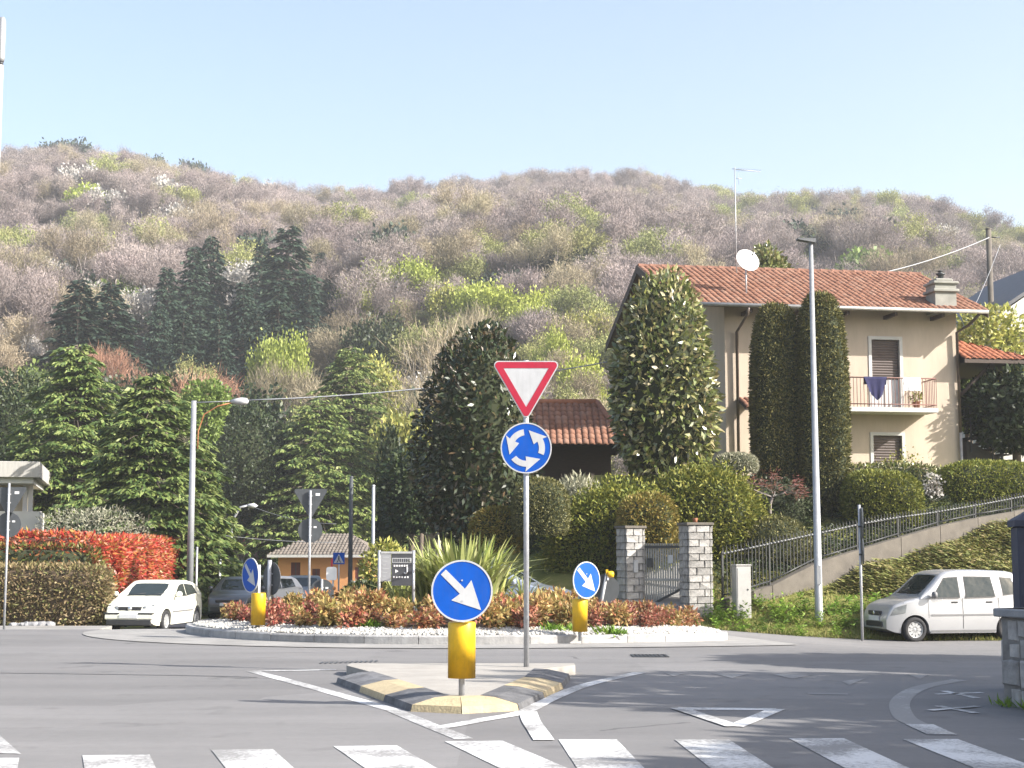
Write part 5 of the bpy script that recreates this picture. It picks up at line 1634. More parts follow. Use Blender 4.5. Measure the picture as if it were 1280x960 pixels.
# small tiled canopies low on the front
def canopy(px0, px1, py, label=None):
    x0, x1 = fac(px0, 2.3, -0.4), fac(px1, 2.3, -0.4); z = facz(x0, py, -0.4)
    mb = MB(); mb.add([(x0, -0.85, z-0.38), (x1, -0.85, z-0.38), (x1, 0, z), (x0, 0, z), (x0, -0.85, z-0.44), (x1, -0.85, z-0.44), (x1, 0, z-0.06), (x0, 0, z-0.06)], [(0, 1, 2, 3), (7, 6, 5, 4), (0, 4, 5, 1), (1, 5, 6, 2), (0, 3, 7, 4)])
    c = mb.build('canopy', M['wood_dark'], house)
    sl = math.atan2(0.38, 0.85)
    o = link('canopy_tiles', np_mesh('canopy_tiles', *roof_tiles((x0, -0.85, z-0.38), (1, 0, 0), (0, math.cos(sl), math.sin(sl)), x1-x0, math.hypot(.38, .85), seed=4)), c, M['tile']); o['kind'] = 'stuff'
canopy(927, 948, 497); canopy(1040, 1054, 500)
# balcony
bx0, bx1 = fac(1057, 2.4, -1.0), fac(1172, 2.4, -1.0)
bx0 = max(bx0, fac(1050, 2.4, -0.2)-0.2)
BD = 1.05
mb = MB(); mb.box(bx0, bx1, -BD, -0.003, bz-0.16, bz-0.02); bal = mb.build('balcony', M['trim_white'], house)
rt = bz + 0.92
mb = MB()
mb.tube([(bx0+0.04, -0.02, rt), (bx0+0.04, -BD+0.04, rt), (bx1-0.04, -BD+0.04, rt), (bx1-0.04, -0.02, rt)], 0.022, 6)
mb.tube([(bx0+0.04, -0.02, bz+0.08), (bx0+0.04, -BD+0.04, bz+0.08), (bx1-0.04, -BD+0.04, bz+0.08), (bx1-0.04, -0.02, bz+0.08)], 0.018, 6)
mb.build('rail', M['rail_red'], bal)
bar = MB(); bar.box(-0.008, 0.008, -0.008, 0.008, bz-0.018, rt); bme = bar.mesh('baluster'); bme.materials.append(M['rail_red'])
x = bx0+0.04
while x < bx1:
    link('baluster', bme, bal, None, (x, -BD+0.04, 0)); x += 0.115
for xx in (bx0+0.04, bx1-0.04):
    for k in range(1, 8): link('baluster', bme, bal, None, (xx, -BD+0.04+k*0.12, 0))
def cloth(name, label, cat, col, xa, xb, drop, seed, gather=0.0, rnd=0.0):
    mb = MB(); vs, fs = [], []
    nx, nz = 16, 9
    y0 = -BD+0.04
    for j in range(nz+1):
        t = j/nz
        for i in range(nx+1):
            s_ = i/nx
            xx = xa + (xb-xa)*(s_ + gather*t*(0.5-s_)*1.2)
            bot = drop*(1 - rnd*abs(s_-0.6)**1.2)
            yy = y0 - 0.03 - 0.02*t - 0.018*math.sin(s_*17+seed)*t - 0.01*math.sin(s_*7+2*seed)
            vs.append((xx, yy, rt+0.025 - bot*t))
    # the short fold over the inside of the rail
    for i in range(nx+1): vs.append((vs[i][0], y0+0.03, rt-0.22))
    for j in range(nz):
        for i in range(nx): fs.append((j*(nx+1)+i, j*(nx+1)+i+1, (j+1)*(nx+1)+i+1, (j+1)*(nx+1)+i))
    b = (nz+1)*(nx+1)
    for i in range(nx): fs.append((i, b+i, b+i+1, i+1))
    mb.add(vs, fs, True)
    o = mb.build(name, surf(name+'_cloth', col, 0.9, 0.15, 6), None, HW_, HR)
    return tag(o, label, cat)
cx0 = fac(1080, 3.0, -BD)
cloth('towel', 'dark blue cloth hung over the balcony railing', 'towel', (0.014, 0.014, 0.065), cx0, fac(1109, 3, -BD), 0.75, 1, 0.35, 0.7)
cloth('towel', 'short white cloth hung over the balcony railing', 'towel', (0.72, 0.72, 0.73), fac(1130, 3, -BD), fac(1151, 3, -BD), 0.42, 2)
q = HW_ + hu*fac(1146, 2.5, -0.8) + hv*(-0.78); q.z = HW_.z + bz - 0.02
t = thing('potted_plant', 'small potted plant standing on the balcony behind the railing', 'plant', q)
mb = MB(); mb.lathe([(0, 0), (0.09, 0), (0.12, 0.2), (0.13, 0.22), (0.11, 0.22), (0, 0.2)], 14); mb.build('pot', M['terracotta'], t)
V, Fa = crown_leaves(160, 0.2, 0.2, 0.18, 2, 0.1, 0.05, 44, inner=0.3)
link('foliage', np_mesh('foliage', V, Fa), t, M['lime_shrub'], (0, 0, 0.34))
# chimney with its cap and pot
chx = fac(1173, EZ+0.6, -0.2)
M['chimney'] = surf('chimney_render', (0.27, 0.265, 0.235), 0.9, 0.2, 3)
mb = MB(); mb.box(chx-0.36, chx+0.36, -0.75, -0.05, EZ-0.05, EZ+0.88); ch = mb.build('chimney', M['chimney'], house)
mb = MB(); mb.box(chx-0.44, chx+0.44, -0.83, 0.03, EZ+0.62, EZ+0.72, 0.02); mb.box(chx-0.43, chx+0.43, -0.82, 0.02, EZ+0.882, EZ+0.97, 0.02); mb.box(chx-0.30, chx+0.30, -0.68, -0.12, EZ+0.972, EZ+1.08, 0.03); mb.build('chimney_cap', M['chimney'], ch)
mb = MB(); mb.lathe([(0.09, EZ+1.08), (0.09, EZ+1.22), (0.15, EZ+1.24), (0.15, EZ+1.28), (0.07, EZ+1.29), (0.07, EZ+1.34), (0.11, EZ+1.36), (0, EZ+1.40)], 12, 'z', (chx, -0.4, 0)); mb.build('chimney_pot', M['dark_metal'], ch)
# lean-to roof on the right end
lz0, lz1 = facz(WL+0.2, 416, 1.0), facz(WL+2, 457, 1.0)
lw = fac(1262, lz1, 1.0) - WL
sl = math.atan2(lz0-lz1, lw)
yf, ym_ = -0.5, 2.0
mb = MB(); mb.add([(WL+0.01, yf, lz1), (WL+lw, yf, lz1), (WL+lw, 4.4, lz1), (WL+0.01, ym_, lz0), (WL+0.01, 4.4, lz1), (WL+0.01, yf, lz1-0.12), (WL+lw, yf, lz1-0.12), (WL+lw, 4.4, lz1-0.12), (WL+0.01, 4.4, lz1-0.12)], [(0, 1, 3), (1, 2, 3), (2, 4, 3), (0, 5, 6, 1), (1, 6, 7, 2), (8, 7, 6, 5)])
pr_ = mb.build('porch_roof', M['wood_dark'], house)
sf = math.atan2(lz0-lz1, ym_-yf)
V, Fa = roof_tiles((WL+0.02, yf, lz1), (1, 0, 0), (0, math.cos(sf), math.sin(sf)), lw, math.hypot(lz0-lz1, ym_-yf), seed=6)
c = V[Fa].mean(1); keep = c[:, 0] - WL < lw*(1 - (c[:, 1]-yf)/(ym_-yf)) + 0.05
VF = (V, Fa[keep])
ss_ = math.atan2(lz0-lz1, lw)
V, Fa = roof_tiles((WL+lw, yf, lz1), (0, 1, 0), (-math.cos(ss_), 0, math.sin(ss_)), 4.9, math.hypot(lw, lz0-lz1), seed=7)
c = V[Fa].mean(1); f = (WL+lw-c[:, 0])/lw
keep = (c[:, 1] > yf + (ym_-yf)*f) & (c[:, 1] < 4.4 + (ym_-4.4)*f)
o = link('porch_tiles', np_mesh('porch_tiles', *join(VF, (V, Fa[keep]))), pr_, M['tile_dark']); o['kind'] = 'stuff'
mb = MB(); mb.tube([(WL, 0.0, lz1-1.2), (WL+1.1, 0.0, lz1-0.14)], 0.06, 6); mb.build('brace', M['wood_dark'], pr_)
# outside stair at the right end
M['stair'] = surf('dark_stair_stone', (0.06, 0.055, 0.05), 0.9, 0.2, 4)
st = thing('outside_stair', 'dark outside stair with thin handrails at the right end of the house', 'stairs', HW_ + hu*(WL+0.4) + hv*0.3, HR)
for k in range(8):
    mb = MB(); mb.box(0.1+0.36*k, 0.1+0.36*k+0.38, 0.2, 1.4, 1.5-0.18*k-0.05, 1.5-0.18*k); mb.build('step', M['stair'], st)
mb = MB(); mb.tube([(0.0, 0.15, 2.5), (0.4, 0.15, 2.5), (3.2, 0.15, 1.1)], 0.025, 6); mb.tube([(0.0, 0.15, 2.1), (0.4, 0.15, 2.1), (3.2, 0.15, 0.7)], 0.02, 6); mb.build('handrail', M['dark_metal'], st)
for k in range(5):
    mb = MB(); x = 0.2+0.75*k; mb.box(x-0.02, x+0.02, 0.13, 0.17, 1.0-0.35*k, 2.5-0.5*max(0, x-0.4)-0.02); mb.build('baluster', M['dark_metal'], st)
mb = MB(); mb.add([(0.1, 0.25, 1.4), (3.0, 0.25, 0.0), (3.0, 0.25, -2), (0.1, 0.25, -2), (0.1, 1.35, 1.4), (3.0, 1.35, 0.0), (3.0, 1.35, -2), (0.1, 1.35, -2)], [(0, 1, 2, 3), (4, 7, 6, 5), (0, 4, 5, 1), (1, 5, 6, 2), (3, 7, 4, 0), (2, 6, 7, 3)]); mb.build('base', M['stair'], st)
# satellite dish
dxp = fac(925, EZ+1.2, 1.0)
def roof_pt(x, y): return HW_ + hu*x + hv*y + Vector((0, 0, EZ + (y+OY)*math.tan(slope)))
b = roof_pt(dxp, 0.25)
t = thing('satellite_dish', 'round white satellite dish on the house roof', 'satellite dish', b, rad(12))
zc = P(924, 326.5, b.y).z - b.z
mb = MB(); mb.cyl((0, 0.1, -0.05), (0, 0.1, zc), 0.028, n=10); mb.box(-0.1, 0.1, 0.0, 0.2, 0.03, 0.08); mb.build('mast', M['post_metal'], t)
dish = MB(); pr = []
R_ = 0.40
for k in range(9): r = R_*k/8; pr.append((r, -0.12*(r/R_)**2 + 0.06))
pr += [(R_, -0.075)] + [(R_*k/8*0.98, -0.12*(k/8)**2 + 0.075) for k in range(7, -1, -1)]
dish.lathe(pr, 32, 'y'); M['dish'] = surf('dish_white', (0.78, 0.78, 0.76), 0.5, 0.05, 4)
o = dish.build('dish', M['dish'], t); o.location = (0, 0, zc); o.rotation_euler = (rad(-22), 0, rad(8))
mb = MB(); mb.tube([(0, 0, -0.34), (0, -0.3, -0.22), (0, -0.42, -0.02)], 0.014, 6); mb.lathe([(0, -0.02), (0.035, -0.02), (0.035, 0.05), (0, 0.05)], 10, 'y', (0, -0.44, 0.0)); a_ = mb.build('feed_arm', M['grey_paint'], o)
# aerial
ax = fac(920.5, EZ+2, 3.2)
b = roof_pt(ax, 3.2)
t = thing('tv_aerial', 'thin tall television aerial on the house roof', 'aerial', b, HR)
zt = P(921, 209, b.y).z - b.z
mb = MB(); mb.cyl((0, 0, -0.1), (0, 0, zt), 0.022, 0.016, 8); mb.build('mast', M['post_metal'], t)
mb = MB(); mb.cyl((-0.1, 0, zt-0.06), (0.95, 0.1, zt-0.10), 0.012, n=6); bo = mb.build('boom', M['post_metal'], t)
for k in range(9):
    mb = MB(); x = 0.1+0.1*k; mb.cyl((x, -0.22+0.012*k, zt-0.075), (x, 0.26-0.012*k, zt-0.075), 0.006, n=5); mb.build('element', M['post_metal'], bo)
mb = MB(); mb.cyl((0, -0.1, zt-0.42), (0.2, -0.1, zt-0.42), 0.01, n=6); mb.cyl((0.1, -0.1, zt-0.62), (0.1, -0.1, zt-0.22), 0.006, n=5); mb.build('side_element', M['post_metal'], t)

# garden pavilion with a red roof
q = P(718, 560, 49.5)
t = thing('garden_pavilion', 'low outbuilding with a faded red tile roof between the two magnolias', 'outbuilding', (q.x, 49.5, gz(q.x, 49.5)))
zE = P(718, 556, 48.3).z - t.location.z; zR = P(718, 505, 51).z - t.location.z
xl, xr = P(655, 556, 48.3).x - q.x, P(785, 556, 48.3).x - q.x
xrl, xrr = P(668, 505, 51).x - q.x, P(746, 505, 51).x - q.x
mb = MB(); mb.box(xl+0.4, xr-0.4, 1.0, 3.0, -1.0, zE+0.1); mb.build('wall', M['wood_dark'], t)
mb = MB(); mb.add([(xl, -1.2, zE), (xr, -1.2, zE), (xrr, 1.5, zR), (xrl-1.5, 1.5, zR), (xr, 4.2, zE), (xl, 4.2, zE)], [(0, 1, 2, 3), (1, 4, 2), (4, 5, 3, 2), (5, 0, 3)])
rf = mb.build('roof', M['wood_dark'], t)
sl = math.atan2(zR-zE, 2.7)
V, Fa = roof_tiles((xl, -1.2, zE), (1, 0, 0), (0, math.cos(sl), math.sin(sl)), xr-xl, math.hypot(2.7, zR-zE), seed=8)
tt = np.clip((V[:, 1]+1.2)/2.7, 0, 1)
lim = xr + (xrr-xr)*tt
cent = V[Fa].mean(1)
keep = cent[:, 0] < xr + (xrr-xr)*np.clip((cent[:, 1]+1.2)/2.7, 0, 1)
o = link('roof_tiles', np_mesh('roof_tiles', V, Fa[keep]), rf, M['tile']); o['kind'] = 'stuff'
mb = MB(); mb.tube([(xrr, 1.5, zR+0.07), (xr, -1.2, zE+0.07)], 0.10, 7); mb.tube([(xrl-1.5, 1.5, zR+0.06), (xrr, 1.5, zR+0.06)], 0.11, 7); mb.build('ridge_tiles', M['terracotta'], rf)

# second house on the right
q = P(1262, 430, 60)
t = thing('house', 'white house with a dark sloping roof at the right edge', 'house', (q.x, 60, gz(q.x, 60)), rad(8))
zc = P(1213, 408, 60).z - t.location.z
xa = P(1213, 408, 60).x - q.x
rise = (P(1280, 364, 60).z - P(1213, 408, 60).z)/(P(1280, 364, 60).x - P(1213, 408, 60).x)
mb = MB(); mb.box(xa+1.5, 9, 0.9, 9, -2, zc-0.1)
mb.build('wall', M['wall_white'], t)
wd = 11.0
mb = MB(); mb.add([(xa, -0.2, zc), (xa+wd/2, -0.2, zc+rise*wd/2), (xa+wd/2, 9.5, zc+rise*wd/2), (xa, 9.5, zc), (xa, -0.2, zc-0.16), (xa+wd/2, -0.2, zc+rise*wd/2-0.16), (xa+wd/2, 9.5, zc+rise*wd/2-0.16), (xa, 9.5, zc-0.16)], [(0, 1, 2, 3), (7, 6, 5, 4), (0, 4, 5, 1), (2, 6, 7, 3), (3, 7, 4, 0)]); mb.build('roof', M['slate'], t)
mb = MB(); mb.add([(xa+wd/2, -0.2, zc+rise*wd/2), (xa+wd, -0.2, zc), (xa+wd, 9.5, zc), (xa+wd/2, 9.5, zc+rise*wd/2)], [(0, 1, 2, 3)]); mb.build('roof', M['slate'], t)
mb = MB(); mb.add([(xa+0.15, -0.1, zc-0.17), (xa+wd/2, -0.1, zc-0.17), (xa+wd/2, -0.1, zc+rise*wd/2-0.18), (xa+0.15, 0.9, zc-0.17), (xa+wd/2, 0.9, zc-0.17), (xa+wd/2, 0.9, zc+rise*wd/2-0.18)], [(0, 1, 2), (3, 5, 4), (0, 3, 4, 1), (0, 2, 5, 3), (1, 4, 5, 2)]); mb.build('gable_soffit', M['trim_white'], t)
mb = MB(); mb.tube([(xa+0.75, -0.3, zc-0.2), (xa+1.45, 0.8, zc-0.5), (xa+1.45, 0.8, -1)], 0.05, 6); mb.build('downpipe', M['dark_metal'], t)
for k in range(2):
    mb = MB(); mb.box(xa+2.1+2.2*k, xa+3.1+2.2*k, 0.86, 0.898, zc-1.9, zc-0.7); w_ = mb.build('window', M['trim_white'], t)
    mb = MB(); mb.box(xa+2.2+2.2*k, xa+3.0+2.2*k, 0.84, 0.858, zc-1.8, zc-0.8); mb.build('pane', M['glass'], w_)

# orange house
q = P(405, 752, 84)
gz0 = P(405, 760, 84).z - 0.6
t = thing('house', 'small orange house with a grey-brown hipped roof behind the roundabout', 'house', (q.x, 84, gz0), rad(-4))
zE = P(405, 694, 84).z - gz0; zR = P(405, 668, 86).z - gz0
xl, xr = P(347, 694, 84).x - q.x, P(462, 694, 84).x - q.x
ww = xr-xl
o1 = [(xl, xr)]
def X84(px): return P(px, 710, 84).x - q.x - xl
def Z84(py): return P(405, py, 84).z - gz0
ops = [(X84(363), X84(375), Z84(723), Z84(703)), (X84(390), X84(400), Z84(728), Z84(711)), (X84(444), X84(453), Z84(726), Z84(709))]
mb = MB(); wall_sheet(mb, ww, zE, ops, z0=-1.0, rev=0.12)
mb.add([(0, 0, -1), (0, 0, zE), (0, 5, zE), (0, 5, -1)], [(0, 1, 2, 3)]); mb.add([(ww, 0, -1), (ww, 0, zE), (ww, 5, zE), (ww, 5, -1)], [(0, 3, 2, 1)]); mb.add([(0, 5, -1), (ww, 5, -1), (ww, 5, zE), (0, 5, zE)], [(0, 1, 2, 3)])
mb.build('wall', M['wall_orange'], t, (xl, 0, 0))
M['shutter_red'] = surf('dark_red_shutter', (0.10, 0.028, 0.024), 0.7, 0.2, 6)
for a, b, c, d in ops:
    mb = MB(); mb.box(a, b, 0.05, 0.08, c, d); w_ = mb.build('window', M['shutter_red'], t, (xl, 0, 0))
    mb = MB(); mb.box((a+b)/2-0.02, (a+b)/2+0.02, 0.035, 0.048, c, d); mb.build('shutter_seam', M['dark_metal'], w_)
    mb = MB(); mb.box(a-0.08, b+0.08, -0.08, 0.03, c-0.09, c-0.003); mb.build('sill', M['wall_white'], w_)
ov = 0.5
mb = MB(); x0, x1, y0, y1 = xl-ov, xr+ov, -ov, 5+ov
rl_, rr2 = P(392, 668, 86.5).x - q.x, P(436, 668, 86.5).x - q.x
mb.add([(x0, y0, zE), (x1, y0, zE), (x1, y1, zE), (x0, y1, zE), (rl_, 2.5, zR), (rr2, 2.5, zR)], [(0, 1, 5, 4), (1, 2, 5), (2, 3, 4, 5), (3, 0, 4), (3, 2, 1, 0)])
rf = mb.build('roof', M['tile_brown'], t)
sl = math.atan2(zR-zE, 3.0)
V, Fa = roof_tiles((x0, y0, zE), (1, 0, 0), (0, math.cos(sl), math.sin(sl)), x1-x0, math.hypot(3.0, zR-zE), seed=9, cw=0.2, rl=0.34)
c = V[Fa].mean(1); f = np.clip((c[:, 1]-y0)/3.0, 0, 1)
keep = (c[:, 0] < x1 + (rr2-x1)*f) & (c[:, 0] > x0 + (rl_-x0)*f)
o = link('roof_tiles', np_mesh('roof_tiles', V, Fa[keep]), rf, M['tile_brown']); o['kind'] = 'stuff'
mb = MB(); mb.box(x0, x1, y0-0.06, y0, zE-0.12, zE+0.03); mb.build('gutter', M['trim_white'], rf)

# flat-roofed building on the left
q = P(48, 640, 60); gz0 = gz(q.x, 60)
t = thing('flat_building', 'pale flat-roofed building with a balcony above the red hedge', 'building', (q.x, 60, gz0), rad(14))
Z60 = lambda py: P(48, py, 60).z - gz0
U = 60/F_PX
M['fascia'] = surf('weathered_fascia', (0.36, 0.35, 0.325), 0.85, 0.15, 3, stretch=(4, 4, 0.4), grime=0.25)
mb = MB(); mb.box(-9, 0, 0, 12, Z60(597), Z60(577), 0.02); mb.build('roof_fascia', M['fascia'], t)
mb = MB(); mb.box(-9, -0.25, 0.25, 11.7, Z60(604), Z60(597)-0.003); mb.build('roof_slab', M['trim_white'], t)
mb = MB(); mb.box(-9, -0.75, 2.0, 11, -1, Z60(604)-0.003); mb.build('wall', surf('cream_render', (0.46, 0.39, 0.27), 0.9, 0.1, 2, grime=0.15), t)
for x_ in (-0.42, -0.62):
    mb = MB(); mb.box(x_-0.09, x_+0.09, 1.6, 1.78, Z60(668), Z60(605)); mb.build('column', M['trim_white'], t)
mb = MB(); mb.box(-9, -0.1, 0.30, 0.42, Z60(664), Z60(639)); bp_ = mb.build('balcony_parapet', M['wall_white'], t)
mb = MB(); mb.box(-0.098, 0.02, 0.30, 4.0, Z60(664), Z60(639)); mb.build('side_parapet', M['wall_white'], bp_)
mb = MB(); mb.box(-9, 0.0, 0.25, 6.0, Z60(669), Z60(664)-0.003); mb.build('balcony_slab', M['trim_white'], t)
mb = MB(); mb.box(-2.1, -1.2, 1.95, 1.998, Z60(664), Z60(612)); w_ = mb.build('window', M['trim_white'], t)
mb = MB(); mb.box(-2.02, -1.28, 1.93, 1.948, Z60(664)+0.05, Z60(614)); mb.build('pane', M['glass'], w_)
mb = MB(); mb.box(-0.74, -0.1, 4.0, 4.15, Z60(700), Z60(636)); mb.build('stair_wall', M['wall_white'], t)
# ------------------------------------------------------------------ cars
M['paint_cream'] = surf('cream_car_paint', (0.80, 0.785, 0.66), 0.3, 0.03, 2, coat=0.6)
M['paint_silver'] = surf('silver_car_paint', (0.40, 0.405, 0.415), 0.32, 0.03, 2, metal=0.35, coat=0.5)
M['paint_dark'] = surf('dark_grey_car_paint', (0.10, 0.105, 0.11), 0.3, 0.05, 2, metal=0.3, coat=0.5)
M['paint_white'] = surf('white_car_paint', (0.70, 0.71, 0.72), 0.3, 0.03, 2, coat=0.5)
M['paint_blue'] = surf('blue_silver_car_paint', (0.30, 0.34, 0.42), 0.3, 0.05, 2, metal=0.3, coat=0.5)
M['car_glass'] = glass_mat('car_glass', (0.022, 0.030, 0.028), 0.04)
for n_ in M['car_glass'].node_tree.nodes:
    if n_.type == 'BUMP': n_.inputs['Strength'].default_value = 0.5
    if n_.type == 'TEX_NOISE': n_.inputs['Scale'].default_value = 2.6
M['rubber'] = surf('tyre_rubber', (0.022, 0.022, 0.024), 0.85, 0.2, 20)
M['hub'] = surf('wheel_cover', (0.36, 0.365, 0.37), 0.4, 0.08, 6, metal=0.2)
M['black_plastic'] = surf('black_plastic', (0.03, 0.03, 0.032), 0.6, 0.2, 10)
M['grey_plastic'] = surf('grey_plastic', (0.16, 0.16, 0.165), 0.6, 0.1, 10)
M['lamp_clear'] = surf('clear_lamp', (0.20, 0.215, 0.225), 0.08, 0.1, 12, metal=0.3, coat=0.6)
M['chrome'] = surf('chrome', (0.70, 0.71, 0.72), 0.15, 0.05, 6, metal=0.9)
M['plate'] = surf('number_plate', (0.60, 0.61, 0.62), 0.5, 0.05, 8)
M['tail_red'] = surf('tail_lamp', (0.30, 0.012, 0.015), 0.2, 0.1, 8, coat=0.5)
M['cabin'] = surf('car_cabin', (0.05, 0.05, 0.055), 0.9, 0.2, 8)

class Car:
    def __init__(s, root, paint, L, W, prof, belt, clear, xf, xr, wr, tum=0.17, nose=0.22, tail=0.14, arch=0.05):
        s.root, s.paint, s.L, s.W, s.belt, s.clear, s.xf, s.xr, s.wr, s.tum, s.nose, s.tail = root, paint, L, W, belt, clear, xf, xr, wr, tum, nose, tail
        s.px = np.array([p[0] for p in prof]); s.pz = np.array([p[1] for p in prof])
        s.Ra = wr + arch
        xs_ = set(np.round(np.linspace(-L/2, L/2, 64), 4).tolist())
        for xw in (xf, xr):
            for k in range(25):
                xs_.add(round(xw + s.Ra*math.cos(PI*k/24), 4))
        s.xs = np.array(sorted(xs_))
        s.make_body()
    def top(s, x):
        # piecewise profile, lightly smoothed
        return float(np.mean(np.interp(np.array([x-0.03, x, x+0.03]), s.px, s.pz)))
    def bottom(s, x):
        z = s.clear
        e = s.L/2 - abs(x)
        if e < 0.35: z += 0.10*(1-e/0.35)**2
        for xw in (s.xf, s.xr):
            if abs(x-xw) < s.Ra: z = max(z, s.wr + math.sqrt(max(0, s.Ra**2-(x-xw)**2)))
        return z
    def half(s, x):
        u = x/(s.L/2)
        k, p = (s.nose, 4.5) if u > 0 else (s.tail, 6)
        return s.W/2*(1 - k*abs(u)**p)
    def side(s, x, z):
        """Half width of the body at (x, z)."""
        h = s.half(x)
        if z <= s.belt:
            t = (z-0.2)/(s.belt-0.2)
            return h*(0.955 + 0.045*math.sin(PI*min(1, max(0, t*0.85+0.1))))
        return h*0.992*(1 - s.tum*(z-s.belt)/0.6 - 0.05*((z-s.belt)/0.6)**2)
    def section(s, x):
        zt, zb = s.top(x), s.bottom(x)
        r = min(0.13, max(0.05, (zt-s.belt)*0.5)) if zt > s.belt else 0.06
        zs = max(zb+0.02, zt-r)
        low = min(s.belt, zs)
        pts = []
        for k in range(8):
            z = zb + (low-zb)*k/7; pts.append((s.side(x, z), z))
        for k in range(1, 7):
            z = low + (zs-low)*k/6 if zs > low+1e-4 else low + 1e-4*k
            pts.append((s.side(x, z), z))
        y0 = pts[-1][0]
        for k in range(1, 6):
            a = PI/2*k/5
            pts.append((y0 - r*1.1*(1-math.cos(a)) , zs + (zt-zs)*math.sin(a)*0.93))
        y1 = pts[-1][0]
        for k in range(1, 5):
            t = k/4
            pts.append((y1*(1-t), zs + (zt-zs)*(0.93 + 0.07*(1-(1-t)**2))))
        return pts
    def make_body(s):
        secs = [s.section(x) for x in s.xs]
        m = len(secs[0])
        vs, fs = [], []
        for x, sec in zip(s.xs, secs):
            for y, z in sec: vs.append((x, y, z))
            for y, z in sec[-2::-1]: vs.append((x, -y, z))
        w = 2*m-1
        for i in range(len(s.xs)-1):
            for k in range(w-1): fs.append((i*w+k, i*w+k+1, (i+1)*w+k+1, (i+1)*w+k))
        fs.append(tuple(range(w))); n = len(s.xs)-1
        fs.append(tuple(range(n*w+w-1, n*w-1, -1)))
        for i in range(len(s.xs)-1): fs.append((i*w, (i+1)*w, (i+1)*w+w-1, i*w+w-1))
        mb = MB(); mb.add(vs, fs, True)
        s.body = mb.build('body', M[s.paint], s.root)
        s.body.data.set_sharp_from_angle(angle=rad(38))
    def side_patch(s, name, poly, mat, sgn, off=0.006, nx=8, nz=6, parent=None, th=0):
        """Four-cornered patch on the body side; poly corners (x, z): lower front, lower rear, upper rear, upper front."""
        a, b, c, d = [np.array(p, float) for p in poly]
        vs, fs = [], []
        for j in range(nz+1):
            v = j/nz
            for i in range(nx+1):
                u = i/nx
                q = (a*(1-u)+b*u)*(1-v) + (d*(1-u)+c*u)*v
                vs.append((q[0], sgn*(s.side(q[0], q[1])+off), q[1]))
        for j in range(nz):
            for i in range(nx):
                k = j*(nx+1)+i; fs.append((k, k+1, k+nx+2, k+nx+1))
        mb = MB(); mb.add(vs, fs, True)
        if name == 'window':
            cen = sum((np.array(p, float) for p in poly), np.zeros(2))/4
            big = [tuple(np.array(p) + np.sign(np.array(p)-cen)*0.022) for p in poly]
            s.side_patch('window_seal', big, 'black_plastic', sgn, off*0.5, nx, nz)
        return mb.build(name, M[mat], parent or s.root)
    def seam(s, x, sgn, z0, z1): s.side_patch('panel_seam', [(x+0.005, z0), (x-0.005, z0), (x-0.005, z1), (x+0.005, z1)], 'black_plastic', sgn, 0.003, 1, 8)
    def wiper(s, x0, x1, f):
        z0, z1 = s.top(x0), s.top(x1)
        for y0, y1 in ((-0.52, 0.02), (0.05, 0.58)):
            mb = MB(); mb.tube([(x0+0.02, y0*f, z0+0.015), ((x0+x1)/2+0.02, (y0+y1)/2*f, (z0+z1)/2+0.02), (x1+0.02, y1*f, z1+0.02)], 0.009, 4); mb.build('wiper', M['black_plastic'], s.root)
    def top_patch(s, name, x0, x1, f0, f1, mat, off=0.012, parent=None, n=10):
        """Patch over the upper surface between stations x0 (low) and x1 (high), width as a share of the roof width."""
        vs, fs = [], []
        for j in range(n+1):
            t = j/n; x = x0 + (x1-x0)*t; f = f0 + (f1-f0)*t
            zt = s.top(x); y0 = s.side(x, max(zt-0.10, s.belt*0.9)) - 0.04
            dz = (s.top(x+0.01)-s.top(x-0.01))/0.02
            nrm = Vector((-dz, 0, 1)).normalized()
            for i in range(n+1):
                u = -1 + 2*i/n
                vs.append((x + nrm.x*off, u*f*y0, zt - 0.006 - 0.028*u*u*0 - (0.035*abs(u)**4) + nrm.z*off))
        for j in range(n):
            for i in range(n):
                k = j*(n+1)+i; fs.append((k, k+1, k+n+2, k+n+1))
        mb = MB(); mb.add(vs, fs, True)
        return mb.build(name, M[mat], parent or s.root)
    def wheels(s, spokes=9, mat='hub'):
        r = s.wr; w = 0.19
        ty = MB(); ty.lathe([(r*0.66, -w/2), (r*0.93, -w/2), (r, -w/2+0.035), (r, w/2-0.035), (r*0.93, w/2), (r*0.66, w/2), (r*0.62, 0), (r*0.66, -w/2)], 28, 'y')
        tme = ty.mesh('tyre'); tme.materials.append(M['rubber'])
        rm = MB(); rm.lathe([(0, -0.058), (r*0.16, -0.062), (r*0.2, -0.05), (r*0.2, -0.03), (r*0.56, -0.03), (r*0.60, -0.085), (r*0.68, -0.09), (r*0.68, -0.02), (0, 0.02)], 28, 'y')
        for k in range(spokes):
            a = 2*PI*k/spokes
            c_, s_ = math.cos(a), math.sin(a)
            hw = r*0.085
            q = [(r*0.15, -hw), (r*0.58, -hw*1.5), (r*0.58, hw*1.5), (r*0.15, hw)]
            pts = [(x*c_-z*s_, x*s_+z*c_) for x, z in q]
            vs = [(x, -0.068, z) for x, z in pts] + [(x, -0.028, z) for x, z in pts]
            rm.add(vs, [(0, 1, 2, 3), (0, 4, 5, 1), (1, 5, 6, 2), (2, 6, 7, 3), (3, 7, 4, 0)])
        rme = rm.mesh('rim'); rme.materials.append(M[mat])
        for xw in (s.xf, s.xr):
            for sg in (1, -1):
                o = link('wheel', tme, s.root, None, (xw, sg*(s.W/2-0.12), r), 0 if sg < 0 else PI)
                link('rim', rme, o)
        # dark inner arches and floor so the wheel wells are not see-through
        mb = MB(); mb.box(-s.L/2+0.35, s.L/2-0.35, -s.W/2+0.26, s.W/2-0.26, s.clear-0.02, s.clear+0.35)
        mb.build('underbody', M['black_plastic'], s.root)
